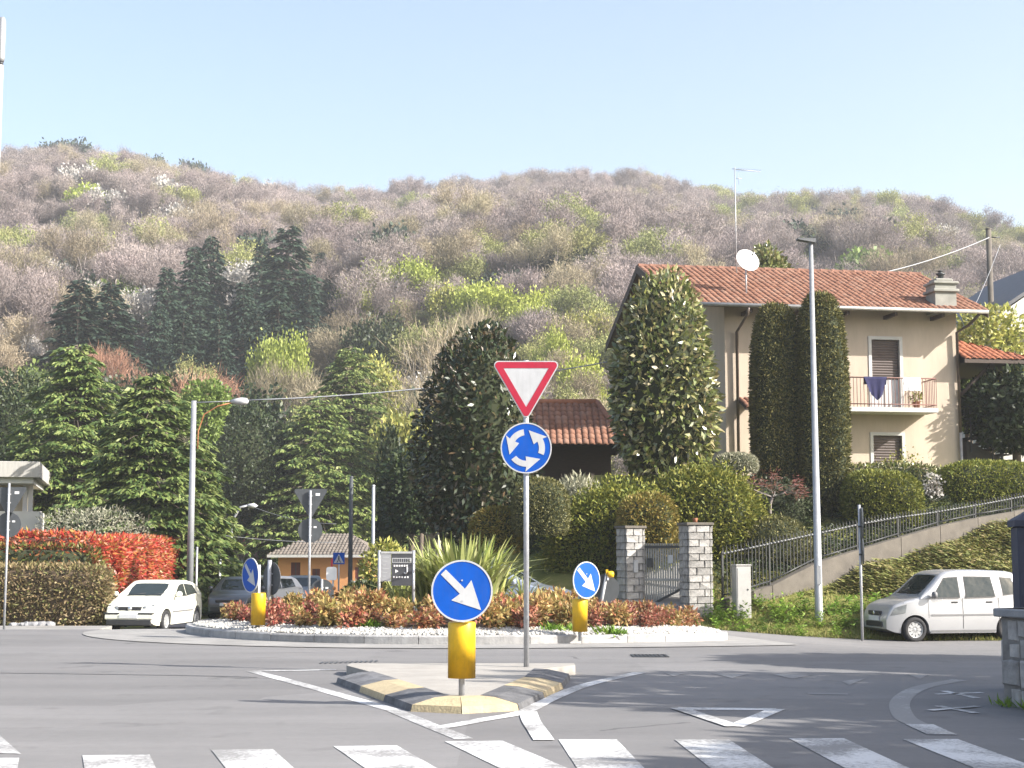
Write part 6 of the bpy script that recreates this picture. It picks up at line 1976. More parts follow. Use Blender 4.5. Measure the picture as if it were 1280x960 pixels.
    def box(s, name, mat, *a, bev=0.01, parent=None):
        mb = MB(); mb.box(*a, bev); return mb.build(name, M[mat], parent or s.root)

# silver van-shaped car on the right (front towards the left)
q = P(1180, 798, 36.6)
zr_ = float(road_z(q.x, 36.0))
t = thing('parked_car', 'silver high-roofed hatchback standing on the verge below the bank', 'car', (0, 0, 0))
L_, W_ = 3.55, 1.62
cA = Car(t, 'paint_silver', L_, W_, [(-1.775, 0.62), (-1.765, 0.95), (-1.70, 1.15), (-1.62, 1.45), (-1.50, 1.585), (-1.3, 1.625), (-0.6, 1.655), (0.0, 1.65), (0.25, 1.62), (0.42, 1.55), (0.95, 1.06), (1.02, 1.01), (1.35, 0.935), (1.60, 0.84), (1.70, 0.74), (1.755, 0.60), (1.775, 0.5)], 0.98, 0.2, 1.13, -1.23, 0.285, tum=0.14)
cA.wheels(10)
for sg in (1, -1):
    w1 = cA.side_patch('window', [(0.70, 1.02), (0.02, 1.02), (0.02, 1.47), (0.34, 1.45)], 'car_glass', sg)
    w2 = cA.side_patch('window', [(-0.16, 1.02), (-0.88, 1.04), (-0.82, 1.47), (-0.16, 1.48)], 'car_glass', sg)
    w3 = cA.side_patch('window', [(-1.12, 1.07), (-1.46, 1.10), (-1.36, 1.44), (-1.08, 1.46)], 'car_glass', sg, nx=5)
    cA.side_patch('trim_strip', [(0.74, 0.595), (-1.0, 0.60), (-1.0, 0.635), (0.74, 0.63)], 'grey_plastic', sg, 0.014, 14, 2)
    cA.side_patch('sill_strip', [(0.75, 0.225), (-0.88, 0.225), (-0.88, 0.27), (0.75, 0.27)], 'grey_plastic', sg, 0.012, 10, 2)
    for xx in (-0.06, -0.98):
        cA.side_patch('door_seam', [(xx+0.006, 0.30), (xx-0.006, 0.30), (xx-0.006, 1.0), (xx+0.006, 1.0)], 'black_plastic', sg, 0.004, 1, 8)
    for xx in (0.14, -0.74):
        y = cA.side(xx, 0.90)
        cA.box('door_handle', 'black_plastic', xx-0.08, xx+0.08, sg*y-0.012, sg*y+0.022, 0.885, 0.92)
    y = cA.side(0.66, 1.0)
    mb = MB(); mb.lathe([(0, -0.05), (0.07, -0.045), (0.085, 0.0), (0.07, 0.04), (0, 0.05)], 12, 'x', (0.70, sg*(y+0.11), 1.08)); mb.cyl((0.68, sg*(y-0.02), 1.03), (0.70, sg*(y+0.08), 1.06), 0.02, n=6)
    mb.build('wing_mirror', M['grey_plastic'], t)
    cA.side_patch('headlight', [(1.70, 0.60), (1.36, 0.66), (1.32, 0.86), (1.60, 0.78)], 'lamp_clear', sg, 0.006)
    cA.side_patch('tail_lamp', [(-1.70, 0.75), (-1.765, 0.75), (-1.69, 1.10), (-1.62, 1.10)], 'tail_red', sg, 0.006, 3)
    cA.side_patch('fuel_seam', [(0.45, 0.70), (0.43, 0.70), (0.43, 0.98), (0.45, 0.98)], 'paint_silver', sg, 0.003, 1, 3)
cA.top_patch('windscreen', 0.92, 0.45, 0.95, 0.93, 'car_glass')
cA.wiper(0.94, 0.84, 1.0)
for sg in (1, -1): cA.seam(0.80, sg, 0.55, 0.97); cA.seam(1.40, sg, 0.88, 0.91)
cA.box('grille', 'black_plastic', 1.72, 1.79, -0.30, 0.30, 0.60, 0.70)
cA.box('bumper_intake', 'black_plastic', 1.72, 1.795, -0.42, 0.42, 0.34, 0.46)
cA.box('number_plate', 'plate', 1.78, 1.80, -0.26, 0.26, 0.475, 0.585, bev=0.003)
mb = MB(); mb.lathe([(0, 1.792), (0.05, 1.792), (0.05, 1.80), (0, 1.80)], 14, 'x', (0, 0, 0.65)); mb.build('badge', M['chrome'], t)
carX = P(1083, 760, 36.2).x + L_/2*math.cos(rad(10)) + 0.12
t.location = (carX, 36.35, zr_ - 0.03 + 0.02); t.rotation_euler = (0, 0, PI + rad(12))

# cream hatchback at the left
q = P(186, 788, 43.0)
t = thing('parked_car', 'cream white small hatchback facing the roundabout by the red hedge', 'car', (q.x-0.12, 44.2, float(road_z(q.x, 44.0))+0.01), rad(-90-8))
L_, W_ = 3.90, 1.66
cB = Car(t, 'paint_cream', L_, W_, [(-1.95, 0.60), (-1.93, 0.85), (-1.80, 0.97), (-1.55, 1.22), (-1.35, 1.33), (-0.8, 1.405), (-0.25, 1.42), (0.02, 1.395), (0.22, 1.32), (0.88, 0.975), (0.98, 0.94), (1.40, 0.875), (1.70, 0.78), (1.84, 0.69), (1.93, 0.56), (1.95, 0.48)], 0.93, 0.19, 1.20, -1.26, 0.30, tum=0.20)
cB.wheels(8)
for sg in (1, -1):
    cB.side_patch('window', [(0.62, 0.97), (-0.28, 0.98), (-0.28, 1.29), (0.08, 1.26)], 'car_glass', sg)
    cB.side_patch('window', [(-0.36, 0.98), (-1.22, 1.03), (-1.02, 1.24), (-0.36, 1.29)], 'car_glass', sg)
    cB.side_patch('trim_strip', [(0.80, 0.52), (-0.85, 0.52), (-0.85, 0.565), (0.80, 0.565)], 'grey_plastic', sg, 0.014, 14, 2)
    cB.side_patch('door_seam', [(-0.315, 0.28), (-0.328, 0.28), (-0.328, 0.96), (-0.315, 0.96)], 'black_plastic', sg, 0.004, 1, 8)
    y = cB.side(0.6, 0.95)
    mb = MB(); mb.lathe([(0, -0.05), (0.075, -0.045), (0.095, 0.0), (0.07, 0.05), (0, 0.06)], 12, 'x', (0.62, sg*(y+0.13), 1.02)); mb.cyl((0.6, sg*(y-0.02), 0.97), (0.62, sg*(y+0.08), 1.0), 0.022, n=6)
    mb.build('wing_mirror', M['paint_cream'], t)
    for yy, r, xx in ((0.62, 0.105, 1.76), (0.41, 0.075, 1.83)):
        mb = MB(); mb.lathe([(0, 0.03), (r*0.7, 0.022), (r, -0.01), (r, -0.12)], 20, 'x', (xx, sg*yy, 0.655)); h_ = mb.build('headlight', M['lamp_clear'], t)
    mb = MB(); mb.lathe([(0, 0.02), (0.05, 0.01), (0.05, -0.06)], 12, 'x', (1.93, sg*0.60, 0.295)); mb.build('fog_lamp', M['lamp_clear'], t)
    cB.box('bumper_strip', 'black_plastic', 1.88, 1.985, min(sg*0.27, sg*0.72), max(sg*0.27, sg*0.72), 0.515, 0.55)
    cB.side_patch('bumper_side', [(1.92, 0.30), (1.55, 0.30), (1.55, 0.46), (1.92, 0.46)], 'paint_cream', sg, 0.02)
cB.top_patch('windscreen', 0.86, 0.22, 0.95, 0.90, 'car_glass')
cB.top_patch('rear_window', -1.56, -1.78, 0.85, 0.9, 'car_glass')
cB.wiper(0.88, 0.76, 1.0)
for sg in (1, -1): cB.seam(0.74, sg, 0.30, 0.94)
cB.box('grille', 'black_plastic', 1.80, 1.90, -0.33, 0.33, 0.60, 0.71)
cB.box('bumper', 'paint_cream', 1.80, 1.975, -0.70, 0.70, 0.36, 0.514, bev=0.03)
cB.box('bumper_intake', 'black_plastic', 1.80, 1.972, -0.64, 0.64, 0.21, 0.36)
cB.box('number_plate', 'plate', 1.975, 1.99, -0.26, 0.26, 0.40, 0.51, bev=0.003)
mb = MB(); mb.lathe([(0, 1.905), (0.065, 1.905), (0.065, 1.915), (0, 1.915)], 18, 'x', (0, 0, 0.66)); mb.build('badge', M['chrome'], t)

# dark grey estate behind it, the white car beside that one and the low silver car at the gate side
def simple_car(name, label, paint, loc, rz, kind):
    t = thing(name, label, 'car', loc, rz)
    if kind == 'suv':
        c = Car(t, paint, 4.4, 1.82, [(-2.2, 0.65), (-2.18, 1.0), (-2.0, 1.3), (-1.8, 1.60), (-1.5, 1.68), (-0.5, 1.72), (0.1, 1.70), (0.35, 1.62), (1.0, 1.12), (1.15, 1.07), (1.75, 0.98), (2.05, 0.86), (2.17, 0.68), (2.2, 0.55)], 1.05, 0.24, 1.35, -1.40, 0.34)
        f, e = (1.0, 0.40), 2.2; win = [[(0.72, 1.10), (0.0, 1.10), (0.0, 1.52), (0.28, 1.50)], [(-0.1, 1.10), (-0.95, 1.12), (-0.9, 1.53), (-0.1, 1.53)], [(-1.05, 1.12), (-1.65, 1.16), (-1.5, 1.50), (-1.02, 1.53)]]
        lamp = (0.76, 0.92)
    else:
        c = Car(t, paint, 4.1, 1.72, [(-2.05, 0.6), (-2.03, 0.85), (-1.85, 1.0), (-1.5, 1.36), (-1.2, 1.45), (-0.3, 1.48), (0.1, 1.45), (0.3, 1.38), (0.95, 1.0), (1.1, 0.95), (1.6, 0.86), (1.9, 0.74), (2.03, 0.58), (2.05, 0.5)], 0.95, 0.19, 1.25, -1.30, 0.31, tum=0.2)
        f, e = (0.92, 0.32), 2.05; win = [[(0.66, 0.99), (-0.2, 1.0), (-0.2, 1.35), (0.15, 1.33)], [(-0.3, 1.0), (-1.25, 1.05), (-1.1, 1.33), (-0.3, 1.35)]]
        lamp = (0.62, 0.76)
    c.wheels(7)
    for sg in (1, -1):
        for w in win: c.side_patch('window', w, 'car_glass', sg)
        c.side_patch('headlight', [(e-0.10, lamp[0]), (e-0.42, lamp[0]+0.04), (e-0.42, lamp[1]+0.03), (e-0.16, lamp[1]-0.03)], 'lamp_clear', sg, 0.006)
        y = c.side(0.6, 1.0)
        mb = MB(); mb.lathe([(0, -0.05), (0.075, -0.045), (0.095, 0.0), (0.07, 0.05), (0, 0.06)], 12, 'x', (0.66, sg*(y+0.13), c.belt+0.10)); mb.cyl((0.64, sg*(y-0.02), c.belt+0.04), (0.66, sg*(y+0.08), c.belt+0.08), 0.022, n=6); mb.build('wing_mirror', M[paint], t)
    c.top_patch('windscreen', f[0], f[1], 0.95, 0.92, 'car_glass')
    c.box('grille', 'black_plastic', e-0.10, e+0.012, -0.42, 0.42, lamp[0]-0.02, lamp[1]-0.08)
    c.box('bumper_intake', 'black_plastic', e-0.1, e+0.014, -0.6, 0.6, 0.30, 0.44)
    c.box('number_plate', 'plate', e+0.0, e+0.025, -0.26, 0.26, 0.47, 0.58, bev=0.003)
    return t
q = P(300, 770, 56)
simple_car('parked_car', 'dark grey car queueing behind the cream hatchback', 'paint_dark', (q.x, 56.2, float(road_z(q.x, 56))), rad(-90-4), 'hatch')
q = P(352, 765, 60)
simple_car('parked_car', 'white car half hidden behind the backs of the round signs', 'paint_white', (q.x-1.0, 61.0, float(road_z(q.x, 60))), rad(-90-25), 'hatch')
q = P(668, 760, 37.2)
simple_car('parked_car', 'blue-grey car passing behind the planted roundabout near the give-way post', 'paint_blue', (q.x-0.95, 36.9, float(road_z(q.x, 36.5))), rad(-12), 'hatch')
q = P(372, 760, 66)
simple_car('parked_car', 'low dark car far down the street before the orange house', 'paint_dark', (q.x, 68, float(road_z(q.x, 68))), rad(-80), 'hatch')
# ------------------------------------------------------------------ left side: hedges, trees, posts
def hedge_seg(name, label, p0, p1, zb, zt, depth, n, leaf, mat, core, seed, amp=0.02, stray=0.06):
    p0, p1 = Vector(p0), Vector(p1)
    c = (p0+p1)/2; d = p1-p0
    return topiary(name, label, 'hedge', (c.x, c.y, zb), d.length/2, depth/2, (zt-zb)/1.9, 7, n, leaf, mat, core, seed, math.atan2(d.y, d.x), -0.9, amp, stray=stray)
zg = float(road_z(-14, 42))
hedge_seg('brown_hedge', 'clipped brown beech hedge with dry leaves behind the footway', (P(-140, 740, 42.9).x, 43.1), (P(131, 740, 42.7).x, 42.9), zg+0.02, P(60, 709, 42.4).z, 1.0, 16000, 0.12, 'beech', 'brown_core', 301, 0.03)
hedge_seg('red_hedge', 'red-topped hedge rising behind the brown hedge', (P(-140, 690, 44.6).x, 44.7), (P(128, 690, 44.6).x, 44.6), zg+0.6, P(70, 669, 44.4).z, 0.9, 9000, 0.15, 'photinia', 'red_core', 302, 0.03)
hedge_seg('green_hedge_base', 'green lower band of the hedge below its red top', (P(-140, 690, 44.4).x, 43.95), (P(131, 690, 44.4).x, 43.95), zg+0.5, P(70, 684, 43.9).z, 0.75, 6000, 0.14, 'photinia_green', 'box_core', 303, 0.03)
a_, b_ = P(133, 690, 46.2), P(226, 700, 64)
ta = hedge_seg('red_hedge', 'long scarlet and orange hedge along the street behind the cream car', (a_.x, 46.2), (b_.x, 64), zg+1.0, P(140, 672, 46).z, 1.0, 26000, 0.16, 'photinia', 'red_core', 304, 0.02)
q = P(238, 700, 66)
hedge_seg('red_hedge', 'short end piece of red hedge beyond the street lamp', (P(226, 700, 64.5).x, 64.5), (P(246, 700, 72).x, 72), zg+0.3, P(238, 697, 66).z, 0.9, 4000, 0.16, 'photinia', 'red_core', 305, 0.02)
# green panel fence below the red hedge
M['green_panel'] = surf('green_fence_panel', (0.02, 0.10, 0.07), 0.5, 0.2, 4)
gf = thing('panel_fence', 'dark green panel fence under the long red hedge', 'fence', (a_.x+0.62, 46.3, zg-0.2), math.atan2(64-46.2, b_.x-a_.x))
for k in range(9):
    mb = MB(); mb.box(k*1.3, k*1.3+1.27, -0.02, 0.02, 0.05, 1.25); mb.build('panel', M['green_panel'], gf)
    mb = MB(); mb.box(k*1.3-0.028, k*1.3-0.003, -0.035, 0.035, 0.0, 1.12); mb.build('fence_post', M['dark_metal'], gf)
M['rubble_'] = surf('garden_rock', (0.26, 0.26, 0.27), 0.9, 0.4, 6)
# low stones at the hedge foot
rg = random.Random(4)
for k in range(9):
    px = 18 + k*5.5 + rg.uniform(-2, 2); py = 752 + rg.uniform(-10, 16)
    q = P(px, py, 42.1)
    me = bpy.data.meshes.new('pale_rock')
    bm = bmesh.new(); bmesh.ops.create_icosphere(bm, subdivisions=2, radius=rg.uniform(0.09, 0.17))
    for v in bm.verts: v.co = Vector((v.co.x*1.3, v.co.y, v.co.z*0.75))*rg.uniform(0.82, 1.1)
    bm.to_mesh(me); bm.free()
    tag(link('pale_rock', me, None, M['rubble_'], (q.x, 42.2, zg+0.17)), 'pale rough rock at the foot of the brown hedge, %s from the white sign post' % ORD[k], 'rock', 'rocks at the hedge foot')
def tree_obj(name, label, loc, trunk_mb, V, Fa, tm, cm, group=None, rz=0.0, scale=None, cat='tree'):
    t = thing(name, label, cat, loc, rz, group)
    trunk_mb.build('trunk', M[tm], t)
    link('crown', np_mesh('crown', V, Fa), t, M[cm])
    if scale: t.scale = scale
    return t
def base_at(px, d): 
    x = P(px, 600, d).x
    return Vector((x, d, gz(x, d)))
# olive-grey bush tree over the hedge
b = base_at(118, 51); zt = P(118, 634, 51).z - b.z
t = thing('olive_tree', 'grey-green olive tree showing above the red hedge', 'tree', b)
V, Fa = crown_leaves(3800, 1.75, 1.1, 0.95, 2.2, 0.13, 0.035, 311, inner=0.5, amp=0.12)
link('crown', np_mesh('crown', V, Fa), t, M['olive'], (0, 0, zt-0.9))
mb = MB(); tips = []; limbs(mb, random.Random(3), Vector((0, 0, -0.2)), Vector((0, 0, 1)), 1.1, 0.12, 2, tips, 0.7); mb.build('trunk', M['bark'], t)
# cedars
for px, top, d, Rr, seed, lab in ((92, 424, 70, 3.3, 401, 'broad layered cedar with a pointed top above the red hedge'), (186, 462, 59, 2.7, 402, 'dense layered cedar behind the tall street lamp'),
                                   (398, 494, 96, 4.1, 403, 'wide layered cedar behind the orange house'), (438, 428, 106, 4.3, 404, 'taller blue-green cedar peeking over the wide cedar'), (250, 545, 63, 1.25, 405, 'small cedar at the right foot of the lamp post pair'),
                                   (36, 520, 75, 2.6, 406, 'lower cedar half hidden above the flat-roofed building')):
    b = base_at(px, d); H = P(px, top, d).z - b.z
    mb, V, Fa = conifer(seed, H, Rr*1.6, nb=int(16*H), spray=0.34, sw=0.12, power=0.6, droop=0.30, lift=0.34, ragged=0.4, clumps=2.9*2.9/Rr, per=24, clump_r=0.30*Rr/2.9)
    tree_obj('cedar_tree', lab, b, mb, V, Fa, 'bark', 'cedar', 'cedars behind the street')
# narrow cypress and bright green tree
b = base_at(488, 70); H = P(488, 530, 70).z - b.z
t = thing('cypress_tree', 'narrow dark cypress between the cedar and the dark magnolia', 'tree', b)
V, Fa = crown_leaves(2600, 0.75, 0.75, H/2, 2.4, 0.26, 0.09, 412, inner=0.7, amp=0.06, up=1.4)
link('crown', np_mesh('crown', V, Fa), t, M['dark_leaf'], (0, 0, H/2)); link('inner_twigs', core_mesh(0.6, 0.6, H/2*0.94, 2.4, -1), t, M['box_core'], (0, 0, H/2))
mb = MB(); mb.cyl((0, 0, -0.3), (0, 0, H*0.6), 0.12, 0.05, 8); mb.build('trunk', M['bark'], t)
for px, top, d, w, seed, mat, lab in ((256, 474, 80, 1.25, 421, 'green_leaf', 'fresh green leafy tree right of the dense cedar'), (515, 560, 66, 1.5, 422, 'dark_leaf', 'dark bushy tree beside the narrow cypress'), (18, 470, 84, 3.2, 424, 'dark_leaf', 'dark evergreen mass behind the left cedars'),
                                      (300, 500, 96, 3.4, 425, 'dark_leaf', 'dark evergreen tree filling the gap above the street'), (1240, 385, 56, 1.5, 426, 'lime_shrub', 'yellow-green tree before the white house'), (1272, 465, 49.8, 1.75, 427, 'dark_leaf', 'dark shrub mass beside the outside stair'),
                                      (963, 311, 63, 1.05, 428, 'magnolia', 'brownish magnolia top showing above the house ridge'), (1212, 470, 54, 0.8, 429, 'green_leaf', 'light green bush under the lean-to roof')):
    b = base_at(px, d); H = P(px, top, d).z - b.z
    ch = min(H*0.75, w*2.6)
    t = thing('leafy_tree', lab, 'tree', b)
    V, Fa = crown_leaves(int(3400*max(1, w/1.4)**1.7), w, w, ch/2, 2.2, 0.24, 0.13, seed, inner=0.55, amp=0.16, up=0.2)
    link('crown', np_mesh('crown', V, Fa), t, M[mat], (0, 0, H-ch/2))
    if 'dark' in mat: link('inner_twigs', core_mesh(w*0.72, w*0.72, ch*0.36, 2.2, -1), t, M['box_core'], (0, 0, H-ch/2))
    mb = MB(); tips = []; mb.cyl((0, 0, -0.4), (0, 0, H-ch*0.7), 0.12+0.02*w, 0.1+0.015*w, 7); limbs(mb, random.Random(seed), Vector((0, 0, H-ch*0.72)), Vector((0, 0, 1)), ch*0.2, 0.08+0.015*w, 2, tips, 0.7); mb.build('trunk', M['bark'], t)
# blossom behind the right corner of the house
for px, top, d, w, lab in ((1212, 385, 58, 1.1, 'white blossoming tree behind the right corner of the house'),):
    b = base_at(px, d); H = P(px, top, d).z - b.z
    mb, V, Fa = bare_tree(431, H*0.85, 2600, lev=3, leafy=(0.16, 0.11), cloud=0.5)
    tree_obj('blossom_tree', lab, b, mb, V, Fa, 'bark', 'blossom')

# small climbing shrub with sparse leaves by the lower window
b = HW_ + hu*((wx0+wx1)/2+0.15) + hv*(-0.6); b.z = HW_.z - 0.6
mb, V, Fa = bare_tree(433, 2.0, 260, lev=3, leafy=(0.09, 0.05), cloud=0.3, r0=0.02, spread=0.7)
tree_obj('sparse_shrub', 'sparse leafy shrub in front of the lower window', b, mb, V, Fa, 'bark_pale', 'lime_shrub', cat='shrub')
# white flowering shrub
b = base_at(1166, 44.9); b.z = P(1166, 622, 44.9).z - 0.3
V, Fa = crown_leaves(260, 0.28, 0.25, 0.5, 2, 0.1, 0.07, 435, inner=0.3)
t = thing('flowering_shrub', 'small white flowering shrub between the two juniper mounds', 'shrub', b)
link('flowers', np_mesh('flowers', V, Fa), t, M['blossom'], (0, 0, 0.55))
mb = MB()
for k in range(5): mb.tube([(0, 0, -0.2), (0.1*math.cos(k*1.3), 0.1*math.sin(k*1.3), 0.4), (0.15*math.cos(k*1.3), 0.15*math.sin(k*1.3), 0.8)], 0.012, 4)
mb.build('stems', M['bark'], t)

# ------------------------------------------------------------------ lamps, poles, wires
M['lamp_head'] = surf('lamp_head', (0.10, 0.105, 0.11), 0.5, 0.1, 6)
q = P(1024, 781, 37.0); zt = P(1013, 303, 37).z
t = thing('street_lamp', 'tall grey street lamp with a flat dark head on the grass verge', 'street lamp', (q.x, 37.0, gz(q.x, 37)-0.05))
zl = zt - t.location.z
mb = MB(); mb.cyl((0, 0, -0.3), (0, 0, zl*0.2), 0.10, 0.092, 16, caps=False); mb.cyl((0, 0, zl*0.2), (0, 0, zl), 0.092, 0.05, 16); mb.build('pole', M['lamp_metal'], t)
mb = MB(); mb.add([(-0.34, -0.12, zl+0.06), (0.10, -0.10, zl-0.02), (0.10, 0.10, zl-0.02), (-0.34, 0.12, zl+0.06), (-0.34, -0.12, zl+0.10), (0.12, -0.08, zl+0.09), (0.12, 0.08, zl+0.09), (-0.34, 0.12, zl+0.10)], [(0, 3, 2, 1), (4, 5, 6, 7), (0, 1, 5, 4), (1, 2, 6, 5), (2, 3, 7, 6), (3, 0, 4, 7)]); mb.build('lamp_head', M['lamp_head'], t)
mb = MB(); mb.box(-0.05, 0.05, -0.108, -0.092, 0.9, 1.35); mb.build('access_door', M['lamp_metal'], t)
# left street lamp with a bracket arm
q = P(236, 780, 50.0); b = Vector((q.x, 50.0, float(road_z(q.x, 50))))
zt = P(234, 501, 50).z - b.z
t = thing('street_lamp', 'grey street lamp with a long bracket arm in front of the cedars', 'street lamp', b)
mb = MB(); mb.cyl((0, 0, -0.2), (0, 0, zt), 0.12, 0.085, 14); mb.build('pole', M['lamp_metal'], t)
xa = P(300, 503, 50).x - q.x
mb = MB(); mb.tube([(0, -0.02, zt-0.06), (0.9, -0.02, zt-0.03), (xa-0.25, -0.02, zt-0.01)], 0.018, 6)
mb.build('arm', M['post_metal'], t)
mb = MB(); mb.tube([(0.16, -0.03, zt-1.6), (0.17, -0.03, zt-1.0), (0.35, -0.03, zt-0.45), (0.8, -0.03, zt-0.18), (xa-0.25, -0.03, zt-0.06)], 0.022, 6); mb.build('orange_cable', M['orange_cable'], t)
mb = MB(); mb.lathe([(0, -0.30), (0.05, -0.30), (0.10, -0.12), (0.13, 0.06), (0.10, 0.24), (0, 0.30)], 12, 'x', (xa, -0.02, zt-0.02)); o = mb.build('lamp_head', M['sign_white'], t)
lampP = b + Vector((xa, 0, zt))
def wire(name, label, p0, p1, sag, r=0.012, n=14, group=None):
    p0, p1 = Vector(p0), Vector(p1)
    pts = [p0.lerp(p1, k/n) - Vector((0, 0, sag*4*(k/n)*(1-k/n))) for k in range(n+1)]
    mb = MB(); mb.tube(pts, r, 5)
    return tag(mb.build(name, M['wire']), label, 'wire', group)
wire('overhead_wire', 'overhead wire from the bracket lamp towards the dark magnolia', lampP + Vector((0.2, 0, 0.02)), P(772, 450, 51.5), 0.25, 0.022)
# far lamp, poles
q = P(288, 720, 78); b = Vector((q.x, 78, float(road_z(q.x, 78)))); zt = P(288, 640, 78).z - b.z
t = thing('street_lamp', 'far curved street lamp down the street', 'street lamp', b)
mb = MB(); mb.tube([(0, 0, 0), (0, 0, zt*0.7), (0.08, 0, zt*0.92), (0.45, 0, zt+0.25), (0.8, 0, zt+0.32)], 0.06, 8); mb.build('pole', M['post_metal'], t)
mb = MB(); mb.lathe([(0, -0.3), (0.10, -0.2), (0.14, 0.1), (0, 0.3)], 10, 'x', (1.05, 0, zt+0.32)); mb.build('lamp_head', M['sign_white'], t)
farl = b + Vector((1, 0, zt+0.3))
wire('overhead_wire', 'thin wire running from the far street lamp to the cedar', farl, P(420, 655, 75), 0.2, 0.012)
wire('overhead_wire', 'lower thin wire crossing the dark gap above the cars', P(270, 668, 76), P(420, 678, 76), 0.1, 0.014)
for px, top, d, r, m_, lab in ((438, 597, 68, 0.10, 'sign_back', 'dark grey concrete pole in front of the cedar'), (466, 608, 62, 0.075, 'post_metal', 'pale thin pole next to the lime shrub'), (275, 695, 60, 0.06, 'post_metal', 'short pale post beside the street behind the cars'),
                               (1250, 287, 63, 0.13, 'concrete', 'concrete utility pole above the white house'), (246, 686, 55, 0.045, 'post_metal', 'thin white post at the end of the red hedge')):
    q = P(px, 700, d); b = Vector((q.x, d, gz(q.x, d))); zt = P(px, top, d).z - b.z
    t = thing('utility_pole', lab, 'pole', b)
    mb = MB(); mb.cyl((0, 0, -0.3), (0, 0, zt), r*1.1, r*0.85, 12); mb.build('shaft', M[m_], t)
    mb = MB(); mb.lathe([(r*0.95, zt+0.002), (r*0.95, zt+0.05), (0, zt+0.08)], 12); mb.build('cap', M[m_], t)
pp = P(1250, 297, 63)
mbq = MB(); mbq.tube([pp + Vector((0, 0, 0)), pp + Vector((-0.42, -0.02, 0.02))], 0.03, 5); tag(mbq.build('wire_bracket', M['dark_metal']), 'short bracket holding a wire on the concrete pole', 'bracket')
wire('overhead_wire', 'overhead wire sloping from the concrete pole to the house roof', pp + Vector((-0.42, -0.02, 0.02)), P(1085, 345, 56), 0.15, 0.022)
wire('overhead_wire', 'thin wire from the white house roof to the concrete pole', P(1210, 400, 60.0), pp + Vector((0, 0, -0.3)), 0.1, 0.012)
# cropped lamp post at the left edge
q = P(-5.5, 250, 30); b = Vector((q.x, 30, float(road_z(q.x, 30)))); zt = P(0, 22, 30).z - b.z
t = thing('lamp_post', 'white lamp post cut by the left edge of the picture', 'street lamp', b)
mb = MB(); mb.cyl((0, 0, -0.2), (0, 0, zt-1.0), 0.075, 0.055, 12); mb.build('pole', M['sign_white'], t)
mb = MB(); mb.cyl((0, 0, zt-0.998), (0, 0, zt-0.93), 0.05, n=12); mb.build('joint', M['dark_metal'], t)
mb = MB(); mb.lathe([(0, zt-0.928), (0.06, zt-0.928), (0.075, zt-0.85), (0.075, zt-0.08), (0.05, zt), (0, zt)], 14); mb.build('lamp_head', M['lamp_metal'], t)
# edge-on sign post by the silver car
q = P(1078, 799, 35.2); b = Vector((q.x, 35.2, float(road_z(q.x, 35.2)))); zt = P(1077, 631, 35.2).z - b.z
t = thing('sign_post', 'thin post with dark signs seen edge-on in front of the silver car', 'road sign', b, rad(80))
mb = MB(); mb.cyl((0, 0, -0.1), (0, 0, zt), 0.032, n=12); mb.build('post', M['post_metal'], t)
for zc, r in ((zt-0.42, 0.36), (zt-1.06, 0.3)):
    mb = MB(); disc(mb, r, -0.075, -0.045, zc, 28); p = mb.build('round_panel', M['sign_back'], t)
    mb = MB(); mb.box(-0.05, 0.05, -0.044, 0.03, zc-0.1, zc-0.06); mb.build('bracket', M['dark_metal'], p)

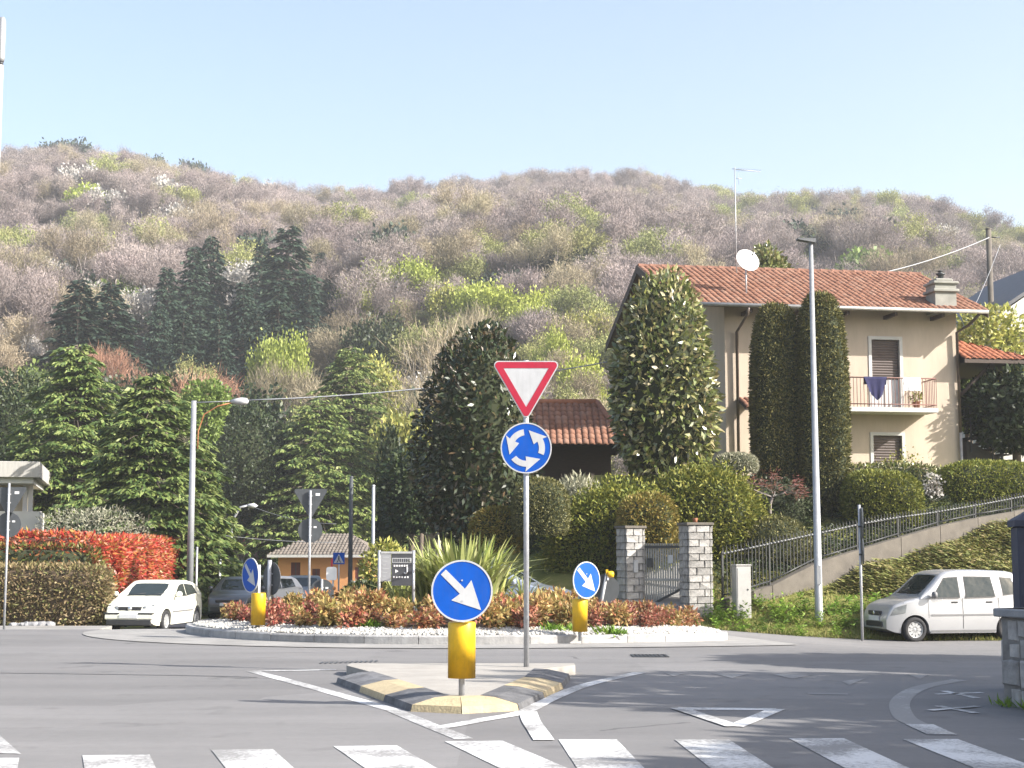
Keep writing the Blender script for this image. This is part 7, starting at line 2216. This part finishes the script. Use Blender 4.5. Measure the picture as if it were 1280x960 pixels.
# ------------------------------------------------------------------ right edge: stone wall and dark pier
A0 = on_ground(1253, 881); zc = P(1250, 771, A0.y).z
sw = thing('stone_wall', 'low rubble stone wall with a grey coping at the right edge', 'wall', (A0.x, A0.y, 0))
M['rubble'] = surf('rubble_stone', (0.36, 0.345, 0.33), 0.9, 0.4, 4, bump=0.7, bump_scale=18, obj_var=0.25)
M['rubble_dark'] = surf('rubble_joint', (0.20, 0.19, 0.18), 0.95, 0.3, 8)
M['coping'] = surf('coping_stone', (0.27, 0.27, 0.275), 0.9, 0.2, 4, bump=0.4, bump_scale=40)
rg = random.Random(17)
legs = [(Vector((0, 0)), Vector((0.85, -2.6)), 1), (Vector((0.85, -2.6)), Vector((2.4, -5.0)), 1), (Vector((2.9, 1.4)), Vector((0, 0)), 1)]
for p0, p1, sgn in legs:
    dv = p1-p0; Ln = dv.length; ang = math.atan2(dv.y, dv.x)
    mb = MB(); mb.box(0.0, Ln, 0.03, 0.36, -0.1, zc-0.005); o = mb.build('core', M['rubble_dark'], sw); o.location = (p0.x, p0.y, 0); o.rotation_euler = (0, 0, ang)
    def split(x0, x1, z0, z1, dep):
        if dep == 0 or ((x1-x0) < 0.34 and (z1-z0) < 0.30): return [(x0, x1, z0, z1)]
        if (x1-x0) > (z1-z0)*rg.uniform(0.8, 1.4):
            c = x0 + (x1-x0)*rg.uniform(0.35, 0.65); return split(x0, c, z0, z1, dep-1) + split(c, x1, z0, z1, dep-1)
        c = z0 + (z1-z0)*rg.uniform(0.35, 0.65); return split(x0, x1, z0, c, dep-1) + split(x0, x1, c, z1, dep-1)
    for x0, x1, z0, z1 in split(0, Ln, -0.05, zc-0.01, 6):
        g = 0.005
        j = lambda: rg.uniform(-0.016, 0.016)
        poly = [(x0+g+j()*0.5, z0+g+abs(j())), (x1-g+j()*0.5, z0+g+abs(j())), (x1-g-abs(j()), (z0+z1)/2), (x1-g+j()*0.5, z1-g-abs(j())), ((x0+x1)/2, z1-g), (x0+g+j()*0.5, z1-g-abs(j())), (x0+g+abs(j()), (z0+z1)/2)]
        f = rg.uniform(-0.015, 0.02)
        cx_, cz_ = (x0+x1)/2, (z0+z1)/2
        n_ = len(poly)
        vs = [(x, 0.055, z) for x, z in poly] + [(x, 0.02+f, z) for x, z in poly] + [(cx_+(x-cx_)*0.86, f, cz_+(z-cz_)*0.86) for x, z in poly]
        fs = [tuple(range(2*n_, 3*n_))] + [(i, (i+1) % n_, n_+(i+1) % n_, n_+i) for i in range(n_)] + [(n_+i, n_+(i+1) % n_, 2*n_+(i+1) % n_, 2*n_+i) for i in range(n_)]
        mb = MB(); mb.add(vs, fs); o = mb.build('stone', M['rubble'], sw); o.location = (p0.x, p0.y, 0); o.rotation_euler = (0, 0, ang)
    x = -0.04
    while x < Ln:
        e = min(x+0.9, Ln+0.03)
        mb = MB(); mb.box(x, e-0.008, -0.05, 0.42, zc+0.002, zc+0.085, 0.012); o = mb.build('coping', M['coping'], sw); o.location = (p0.x, p0.y, 0); o.rotation_euler = (0, 0, ang); x = e
q = P(1273, 700, 16.6)
t = thing('dark_pier', 'dark slate-blue gate pier standing behind the stone wall', 'pier', (q.x, 16.6, 0), rad(-10))
M['pier'] = surf('dark_pier_paint', (0.045, 0.05, 0.075), 0.8, 0.2, 4)
zp = P(1275, 648, 16.6).z
mb = MB(); mb.box(0.0, 0.5, 0.0, 0.5, -0.1, zp-0.09, 0.015); mb.build('shaft', M['pier'], t)
mb = MB(); mb.add([(-0.03, -0.03, zp-0.088), (0.53, -0.03, zp-0.088), (0.53, 0.53, zp-0.088), (-0.03, 0.53, zp-0.088), (-0.03, -0.03, zp-0.02), (0.53, -0.03, zp-0.02), (0.53, 0.53, zp-0.02), (-0.03, 0.53, zp-0.02), (0.25, 0.25, zp+0.16)], [(0, 3, 2, 1), (0, 1, 5, 4), (1, 2, 6, 5), (2, 3, 7, 6), (3, 0, 4, 7), (4, 5, 8), (5, 6, 8), (6, 7, 8), (7, 4, 8)]); mb.build('cap', M['pier'], t)
# weeds at the foot of the wall
nr = np.random.default_rng(55); n = 240
u = nr.random(n)
C = np.stack([A0.x + 0.85*u*1.0 - 0.03 - 0.12*nr.random(n), A0.y - 2.6*u - 0.03, np.zeros(n)], 1)
V, Fa = leaf_quads(C, unit(np.array([-0.3, 0, 1.]) + 0.5*nr.normal(size=(n, 3))), rand_dir(n, nr), nr.uniform(0.04, 0.16, n), 0.02)
tag(link('weeds', np_mesh('weeds', V, Fa), None, M['weeds']), 'thin weeds along the foot of the stone wall', 'weeds', kind='stuff')

# trees of the garden to the right of the approach road, whose shade falls across it
for k, (x, y, zc_, r, h, seed, lab) in enumerate(((14.3, 12.4, 5.2, 3.0, 2.8, 501, 'broad leafy tree behind the stone wall shading the give-way triangle'), (15.4, 17.4, 5.0, 2.3, 2.2, 502, 'smaller leafy tree behind the stone wall shading the far lane'), (13.9, 7.0, 5.0, 3.4, 2.7, 503, 'leafy tree beside the approach shading the zebra crossing'))):
    t = thing('garden_tree', lab, 'tree', (x, y, 0.0), 0, 'trees right of the approach road')
    V, Fa = crown_leaves(8500, r, r, h, 2.1, 0.36, 0.22, seed, inner=0.3, amp=0.16, up=0.2)
    link('crown', np_mesh('crown', V, Fa), t, M['green_leaf'], (0, 0, zc_))
    mb = MB(); tips = []; mb.cyl((0, 0, -0.3), (0, 0, zc_-h*0.6), 0.22, 0.17, 8); limbs(mb, random.Random(seed), Vector((0, 0, zc_-h*0.62)), Vector((0, 0, 1)), h*0.4, 0.16, 3, tips, 0.65); mb.build('trunk', M['bark'], t)
# ------------------------------------------------------------------ wooded hillside
def fit(px, top, d, lo=4.0, hi=30.0):
    b = base_at(px, d)
    return b, max(lo, min(hi, P(px, top, d).z - b.z))
# dark firs on the lower slope: three shapes, scaled
firs = []
for k, (H, Rr) in enumerate(((16.0, 4.4), (16.0, 5.0), (16.0, 3.8))):
    mb, V, Fa = conifer(601+k, H, Rr, nb=190, spray=0.6, sw=0.24, power=0.88, droop=0.2, lift=0.12, ragged=0.5, clumps=1.8, per=9, clump_r=0.6)
    firs.append((mb.mesh('trunk'), np_mesh('crown', V, Fa)))
    firs[-1][0].materials.append(M['bark']); firs[-1][1].materials.append(M['cedar_dark'])
FIRS = [(92, 345, 143, 1.35, 'dark fir at the left end of the fir group'), (132, 350, 146, 1.3, 'dark fir second from the left end of the group'), (203, 332, 168, 1.1, 'dark fir left of the paired tops'), (236, 305, 172, 1.0, 'left one of the two paired fir tops'),
        (258, 292, 175, 0.95, 'right one of the two paired fir tops'), (225, 385, 150, 1.0, 'lower dark fir below the paired tops'), (322, 300, 180, 0.9, 'slim dark fir left of the tallest fir'), (356, 279, 172, 1.25, 'tallest dark fir in the middle of the hillside'),
        (398, 313, 184, 0.9, 'dark fir at the right end of the group'), (300, 350, 160, 1.0, 'dark fir below the white blossom'), (345, 350, 155, 1.05, 'lower dark fir under the tallest fir'), (384, 340, 165, 0.9, 'dark fir lower right of the tallest fir'),
        (270, 380, 152, 0.85, 'short dark fir in the middle of the lower row'), (195, 375, 156, 0.8, 'short dark fir left in the lower row'), (318, 385, 148, 0.85, 'short dark fir right in the lower row')]
for k, (px, top, d, w, lab) in enumerate(FIRS):
    b, H = fit(px, top, d)
    t = thing('fir_tree', lab, 'tree', b, k*1.7, 'dark firs on the hillside')
    tm, cm = firs[k % 3]
    link('trunk', tm, t); link('crown', cm, t)
    s_ = H/16.0; t.scale = (s_*w, s_*w, s_)
def slope_d(px, py, clear=7.0):
    """Distance at which the line of sight through (px, py) meets the tree tops of the slope."""
    for d in np.arange(112, 440, 2.0):
        q_ = P(px, py, d)
        if q_.z < gz(q_.x, d) + clear: return float(d)
    return 428.0
# single trees that stand out on the slope
protos = {}
def proto(key):
    if key in protos: return protos[key]
    kind, k = key
    H = 9.0
    sd = 700 + 10*k + len(kind)
    if k >= 10:      # nearer single trees: finer, more numerous leaves
        cm = {'lime': 'lime_leaf', 'green': 'green_leaf', 'white': 'blossom', 'ever': 'dark_leaf', 'olive': 'lime_shrub'}.get(kind)
        if cm:
            mb, V, Fa = bare_tree(sd, H, 9500, lev=3, leafy=(0.24, 0.15), cloud=1.0, trunk=0.3, spread=0.55); tm = 'bark'
        else:
            cm = 'twig_rust' if kind == 'rust' else 'twig_tan'
            mb, V, Fa = bare_tree(sd, H, 4200 if kind != 'birch' else 1600, tl=(0.3, 0.9), tw=0.028, lev=4, n=3, cloud=0.6, trunk=0.3, spread=0.5 if kind != 'birch' else 0.36); tm = 'bark_white' if kind == 'birch' else 'bark_pale'
    elif kind == 'lime': mb, V, Fa = bare_tree(sd, H, 2400, lev=3, leafy=(0.5, 0.34), cloud=1.1); cm, tm = 'lime_leaf', 'bark'
    elif kind == 'green': mb, V, Fa = bare_tree(sd, H, 2200, lev=3, leafy=(0.5, 0.34), cloud=1.1); cm, tm = 'green_leaf', 'bark'
    elif kind == 'white': mb, V, Fa = bare_tree(sd, H, 2000, lev=3, leafy=(0.42, 0.28), cloud=0.9); cm, tm = 'blossom', 'bark'
    elif kind == 'tan': mb, V, Fa = bare_tree(sd, H, 7000, tl=(0.2, 0.55), tw=0.042, lev=3, cloud=0.85, trunk=0.42, spread=0.5, up=0.2); cm, tm = 'twig_tan', 'bark_pale'
    elif kind == 'olive': mb, V, Fa = bare_tree(sd, H, 6500, lev=3, leafy=(0.28, 0.10), cloud=0.85, trunk=0.40, spread=0.5, up=0.2); cm, tm = 'twig_olive', 'bark_pale'
    elif kind == 'rust': mb, V, Fa = bare_tree(sd, H, 1900, tl=(0.4, 1.0), tw=0.06, lev=3, cloud=0.9); cm, tm = 'twig_rust', 'bark'
    elif kind == 'birch': mb, V, Fa = bare_tree(sd, H, 900, tl=(0.3, 0.8), tw=0.03, lev=3, cloud=0.7, spread=0.4); cm, tm = 'twig_tan', 'bark_white'
    elif kind == 'ever': mb, V, Fa = bare_tree(sd, H, 2400, lev=3, leafy=(0.55, 0.32), cloud=1.1); cm, tm = 'cedar_dark', 'bark'
    elif kind == 'scrub': mb, V, Fa = bare_tree(sd, H, 6500, tl=(0.2, 0.6), tw=0.045, lev=3, trunk=0.34, cloud=1.15, spread=0.6, up=0.1); cm, tm = 'twig_mauve', 'bark_pale'
    else: mb, V, Fa = bare_tree(sd, H, 7500, tl=(0.2, 0.55), tw=0.042, lev=3, trunk=0.42, cloud=0.85, spread=0.50+0.05*(k % 3), up=0.2); cm, tm = 'twig_mauve', 'bark_pale'
    tme, cme = mb.mesh('trunk'), np_mesh('crown', V, Fa)
    hgt = float(V[:, 2].max())
    tme.materials.append(M[tm]); cme.materials.append(M[cm])
    protos[key] = (tme, cme, hgt)
    return protos[key]
SINGLE = [('lime', 347, 402, 132, 0.40, 'bright lime-green tree below the tall fir'), ('tan', 345, 440, 124, 0.8, 'bare tan tree under the bright lime tree'), ('lime', 522, 318, 225, 0.75, 'lime-green tree right of the firs, larger of the pair'), ('lime', 466, 322, 235, 0.9, 'lime-green tree right of the firs, smaller of the pair'),
          ('lime', 612, 345, 210, 0.9, 'pale lime tree above the dark magnolia'), ('lime', 655, 372, 160, 0.5, 'lime-green tree behind the give-way triangle'), ('olive', 705, 395, 150, 0.6, 'olive-green tree between the give-way sign and the house'), ('lime', 735, 432, 132, 0.5, 'low lime-green tree just left of the house gable'),
          ('white', 150, 348, 188, 0.8, 'white blossom tree between the dark firs'), ('white', 283, 318, 195, 1.1, 'large white blossom tree among the firs'), ('white', 22, 402, 150, 0.7, 'white blossom bush at the left end of the lower slope'), ('white', 190, 212, 385, 1.0, 'pale blossom tree high on the left slope'), ('white', 88, 202, 400, 0.8, 'pale blossom tree near the left skyline'),
          ('white', 210, 245, 350, 0.8, 'small blossom tree below the high pale one'), ('white', 120, 232, 370, 0.8, 'blossom tree left of the high pale one'), ('white', 335, 222, 410, 0.8, 'blossom tree close to the skyline dip'),
          ('birch', 580, 372, 118, 0.8, 'white-stemmed bare birch left of the dark magnolia'), ('birch', 560, 400, 112, 0.7, 'second pale birch beside the taller one'), ('birch', 600, 420, 106, 0.6, 'pale leaning bare tree before the dark magnolia edge'), ('tan', 548, 455, 100, 0.7, 'tan bushy tree left of the dark magnolia'), ('olive', 525, 480, 96, 0.7, 'olive-tan bushy tree above the cypress'),
          ('rust', 226, 448, 118, 0.8, 'reddish-brown bare tree between the cedars'), ('rust', 305, 596, 100, 0.55, 'orange-brown bare tree in the gap down the street'), ('rust', 130, 425, 135, 0.7, 'reddish bare tree behind the pointed cedar'), ('lime', 95, 225, 380, 0.8, 'lime-green tree high on the left slope'), ('lime', 105, 285, 290, 0.8, 'lime-green tree on the left slope'),
          ('green', 1090, 305, 300, 0.9, 'green tree on the right meadow'), ('ever', 1060, 262, 330, 1.1, 'dark evergreen on the right summit meadow'), ('ever', 1095, 268, 335, 1.2, 'second dark evergreen on the right summit meadow'), ('ever', 1030, 268, 330, 1.0, 'third dark evergreen on the right summit meadow'), ('ever', 705, 298, 280, 0.8, 'dark evergreen alone on the middle slope'), ('ever', 490, 286, 300, 0.7, 'dark evergreen below the skyline dip'),
          ('ever', 86, 171, 425, 1.0, 'round dark pine on the left skyline'), ('ever', 50, 178, 425, 0.9, 'dark pine left on the skyline'), ('ever', 182, 189, 425, 0.7, 'flat dark pine on the skyline slope'), ('ever', 236, 194, 425, 0.7, 'small dark pine on the skyline slope'), ('ever', 165, 448, 116, 0.8, 'dark evergreen behind the cedars'), ('ever', 480, 385, 150, 0.7, 'dark round evergreen right of the firs'),
          ('lime', 440, 345, 190, 0.55, 'pale lime tree just right of the firs'), ('lime', 495, 372, 170, 0.55, 'pale lime tree above the tall blue-green cedar'), ('olive', 560, 345, 190, 0.6, 'tall yellow-green tree left of the birches'), ('lime', 585, 348, 205, 0.5, 'small lime tree above the birches'),
          ('olive', 625, 362, 180, 0.6, 'yellow-green tree above the dark magnolia top'), ('lime', 685, 352, 215, 0.6, 'soft lime tree up-slope of the give-way triangle'), ('olive', 728, 372, 190, 0.6, 'yellow-green tree left of the house ridge'), ('lime', 690, 402, 140, 0.45, 'lime bush above the pavilion roof'),
          ('olive', 470, 430, 128, 0.6, 'yellow-green tree over the right cedar'), ('tan', 600, 372, 150, 0.6, 'tan bare tree behind the birch'),
          ('ever', 10, 470, 118, 0.9, 'dark evergreen at the left edge of the slope'), ('ever', 310, 470, 112, 1.0, 'dark evergreen in shade above the street gap'), ('tan', 430, 440, 118, 0.7, 'tan bare tree behind the tall cedar')]
for k, (kind, px, top, d, w, lab) in enumerate(SINGLE):
    if d >= 185: d = slope_d(px, top + 4, 12.0)
    b, H = fit(px, top, d, 6.5, 26)
    tme, cme, hg = proto((kind, k % 2 + (10 if d < 200 else 0)))
    t = thing({'white': 'blossom_tree', 'birch': 'birch_tree', 'ever': 'evergreen_tree'}.get(kind, 'hillside_tree'), lab, 'tree', b, k*2.1)
    if px not in (10,): t.location.z = P(px, top, d).z - H
    link('trunk', tme, t); link('crown', cme, t)
    s_ = H/hg; t.scale = (s_*w/0.85, s_*w/0.85, s_)
# the bare wood as one mass: points with a tree kind, turned and scaled, instanced
wood_col = bpy.data.collections.new('wood_kinds')
keys = [('mauve', 0), ('mauve', 1), ('mauve', 2), ('mauve', 3), ('scrub', 0), ('tan', 0), ('tan', 1), ('olive', 0), ('olive', 1), ('green', 0), ('ever', 0), ('white', 0)]
for i, key in enumerate(keys):
    tme, cme, hg = proto(key)
    # one mesh with trunk and crown for the instance
    bm = bmesh.new(); bm.from_mesh(tme); 
    nf = len(bm.faces)
    bm.from_mesh(cme)
    bm.faces.ensure_lookup_table()
    for f in bm.faces[nf:]: f.material_index = 1
    me = bpy.data.meshes.new('wood_kind'); bm.to_mesh(me); bm.free()
    me.materials.append(tme.materials[0]); me.materials.append(cme.materials[0])
    o = bpy.data.objects.new('wood_kind_%02d' % i, me)
    wood_col.objects.link(o)
rg = np.random.default_rng(77)
pts = []
N_ = 22000
Y = np.sqrt(rg.uniform(108**2, 462**2, N_)); X = rg.uniform(-1, 1, N_)*(0.40*Y + 14)
cell = {}
sel = []
for i in range(N_):
    sp = 3.9 + 0.002*Y[i]
    cx_, cy_ = int(X[i]//sp), int(Y[i]//sp)
    ok = True
    for a in (-1, 0, 1):
        for b_ in (-1, 0, 1):
            for j in cell.get((cx_+a, cy_+b_), ()):
                if (X[i]-X[j])**2 + (Y[i]-Y[j])**2 < sp*sp*0.62: ok = False
    if ok: cell.setdefault((cx_, cy_), []).append(i); sel.append(i)
X, Y = X[sel], Y[sel]
n1 = np.sin(X*0.045+1)*np.cos(Y*0.038) + 0.6*np.sin(X*0.11-Y*0.09) + rg.normal(size=len(X))*0.55
PXs = 640 + F_PX*X/Y
kind = np.zeros(len(X), int); keep = np.ones(len(X), bool); scl = np.zeros(len(X))
for i in range(len(X)):
    px, y = PXs[i], Y[i]
    low = 1 - min(1, (y-108)/130)
    olive = 0.02 + 0.34*low*low + 0.28*(px > 880 and y > 300) + 0.26*(410 < px < 800 and y < 170) + 0.15*(n1[i] > 0.8) + 0.04*(px < 420 and y < 330)
    tan = 0.08 + 0.22*low + 0.06*(px < 300)
    ever = 0.015 + 0.16*low*(px < 560)
    green = 0.006 + 0.05*low + 0.03*(px > 950)
    white = 0.012 + 0.02*(px < 300)
    u = rg.random()
    if n1[i] < -1.0: u = u*0.3 + 0.7
    if u < olive: kind[i] = 7 + rg.integers(0, 2)
    elif u < olive+tan: kind[i] = 5 + rg.integers(0, 2)
    elif u < olive+tan+ever: kind[i] = 10
    elif u < olive+tan+ever+green: kind[i] = 9
    elif u < olive+tan+ever+green+white: kind[i] = 11
    else: kind[i] = rg.integers(0, 5)
    scl[i] = rg.uniform(0.8, 1.4)*(0.8 if y < 150 else 1.0)
    if 60 < px < 425 and 122 < y < 182 and rg.random() < 0.8: keep[i] = False
    # small clearings where grass shows
    for cx_, cy_, rx, ry in ((505, 118, 30, 7), (770, 195, 32, 12), (1085, 330, 55, 14), (1010, 300, 30, 10)):
        if ((px-cx_)/rx)**2 + ((y-cy_)/ry)**2 < 1: keep[i] = False
X, Y, kind, scl = X[keep], Y[keep], kind[keep], scl[keep]
Z = ground_z(X, Y)
me = bpy.data.meshes.new('wood')
me.vertices.add(len(X)); me.vertices.foreach_set('co', np.stack([X, Y, Z], 1).astype(np.float32).ravel())
for nm, tp, val in (('kind', 'INT', kind.astype(np.int32)), ('size', 'FLOAT', scl.astype(np.float32)), ('turn', 'FLOAT', rg.uniform(0, 6.28, len(X)).astype(np.float32))):
    at = me.attributes.new(nm, tp, 'POINT'); at.data.foreach_set('value', val)
wood = link('woods', me)
tag(wood, 'mauve-brown bare wood covering the hillside', 'woods', kind='stuff')
ng = bpy.data.node_groups.new('scatter_wood', 'GeometryNodeTree')
ng.interface.new_socket('Geometry', in_out='INPUT', socket_type='NodeSocketGeometry')
ng.interface.new_socket('Geometry', in_out='OUTPUT', socket_type='NodeSocketGeometry')
gi, go = ng.nodes.new('NodeGroupInput'), ng.nodes.new('NodeGroupOutput')
iop = ng.nodes.new('GeometryNodeInstanceOnPoints')
ci = ng.nodes.new('GeometryNodeCollectionInfo'); ci.inputs['Collection'].default_value = wood_col; ci.inputs['Separate Children'].default_value = True; ci.inputs['Reset Children'].default_value = True
def named(nm, tp):
    q_ = ng.nodes.new('GeometryNodeInputNamedAttribute'); q_.data_type = tp; q_.inputs['Name'].default_value = nm
    return q_.outputs['Attribute']
cmb = ng.nodes.new('ShaderNodeCombineXYZ')
ng.links.new(named('turn', 'FLOAT'), cmb.inputs['Z'])
e2r = ng.nodes.new('FunctionNodeEulerToRotation'); ng.links.new(cmb.outputs[0], e2r.inputs[0])
iop.inputs['Pick Instance'].default_value = True
ng.links.new(gi.outputs[0], iop.inputs['Points']); ng.links.new(ci.outputs[0], iop.inputs['Instance'])
ng.links.new(named('kind', 'INT'), iop.inputs['Instance Index']); ng.links.new(e2r.outputs[0], iop.inputs['Rotation']); ng.links.new(named('size', 'FLOAT'), iop.inputs['Scale'])
ng.links.new(iop.outputs[0], go.inputs[0])
md = wood.modifiers.new('scatter', 'NODES'); md.node_group = ng
# little house on the slope and village houses at the end of the street
def far_house(label, px, d, base_py, wpx, hpx, roof_py, wall, tile, rz, foot=-3.0):
    if d is None: d = slope_d(px, base_py, 0.2)
    q = P(px, base_py, d); s_ = F_PX/d
    w, h = wpx/s_, hpx/s_
    t = thing('house', label, 'house', (q.x, d, q.z), rz)
    rise = (base_py - hpx - roof_py)/s_
    ops = [(w*f-0.35, w*f+0.35, h*0.45, h*0.45+0.9) for f in (0.28, 0.7)]
    mb = MB(); wall_sheet(mb, w, h, ops, z0=foot, rev=0.12)
    dp = w*0.9
    for x in (0, w): mb.add([(x, 0, foot), (x, 0, h), (x, dp/2, h+rise), (x, dp, h), (x, dp, foot)], [(0, 1, 2, 3, 4)])
    mb.add([(0, dp, foot), (w, dp, foot), (w, dp, h), (0, dp, h)], [(0, 1, 2, 3)])
    mb.build('wall', M[wall], t, (-w/2, 0, 0))
    for a, b, c, e in ops:
        mb = MB(); mb.box(a, b, 0.06, 0.10, c, e); w_ = mb.build('window', M['trim_white'], t, (-w/2, 0, 0))
        mb = MB(); mb.box(a+0.06, b-0.06, 0.045, 0.058, c+0.06, e-0.06); mb.build('pane', M['glass'], w_)
    mb = MB(); o_ = 0.35
    for y0_, ys_ in ((-o_, 1), (dp+o_, -1)):
        z0_ = h - o_*rise/(dp/2)
        mb.add([(-o_, y0_, z0_), (w+o_, y0_, z0_), (w+o_, dp/2, h+rise), (-o_, dp/2, h+rise), (-o_, y0_, z0_+0.15), (w+o_, y0_, z0_+0.15), (w+o_, dp/2, h+rise+0.15), (-o_, dp/2, h+rise+0.15)], [(0, 1, 2, 3), (7, 6, 5, 4), (0, 4, 5, 1), (1, 5, 6, 2), (0, 3, 7, 4)])
    r_ = mb.build('roof', M[tile], t, (-w/2, 0, 0))
    mb = MB(); mb.box(w*0.7, w*0.7+0.5, dp*0.4, dp*0.4+0.5, h+rise*0.5, h+rise+0.6); mb.build('chimney', M['chimney'], r_)
M['wall_brown'] = surf('brown_render', (0.20, 0.11, 0.085), 0.9, 0.2, 2)
M['wall_stone'] = surf('stone_render', (0.36, 0.29, 0.22), 0.9, 0.2, 2)
far_house('small stone hut with a red roof among the firs on the slope', 113, None, 406, 26, 10, 388, 'wall_stone', 'tile_dark', rad(10), -1.5)
far_house('brown house at the end of the street behind the far lamp', 302, 108, 742, 44, 62, 668, 'wall_brown', 'tile_dark', rad(-20))
far_house('pale cottage low at the end of the street', 300, 98, 760, 30, 38, 712, 'wall_stone', 'tile_brown', rad(25))

# ------------------------------------------------------------------ haze
zmin = -14.0
mb = MB(); mb.box(-2700, 2700, -600, 2800, zmin, 165.0)
hz = mb.build('haze', None)
hm = bpy.data.materials.new('haze_air'); hm.use_nodes = True; nt = hm.node_tree; nt.nodes.clear()
ho = nt.nodes.new('ShaderNodeOutputMaterial'); pv = nt.nodes.new('ShaderNodeVolumePrincipled')
pv.inputs['Color'].default_value = (0.93, 0.95, 0.98, 1); pv.inputs['Density'].default_value = HAZE; pv.inputs['Anisotropy'].default_value = 0.2
nt.links.new(pv.outputs[0], ho.inputs['Volume'])
hz.data.materials.append(hm)
tag(hz, 'thin pale haze filling the valley air', kind='stuff')
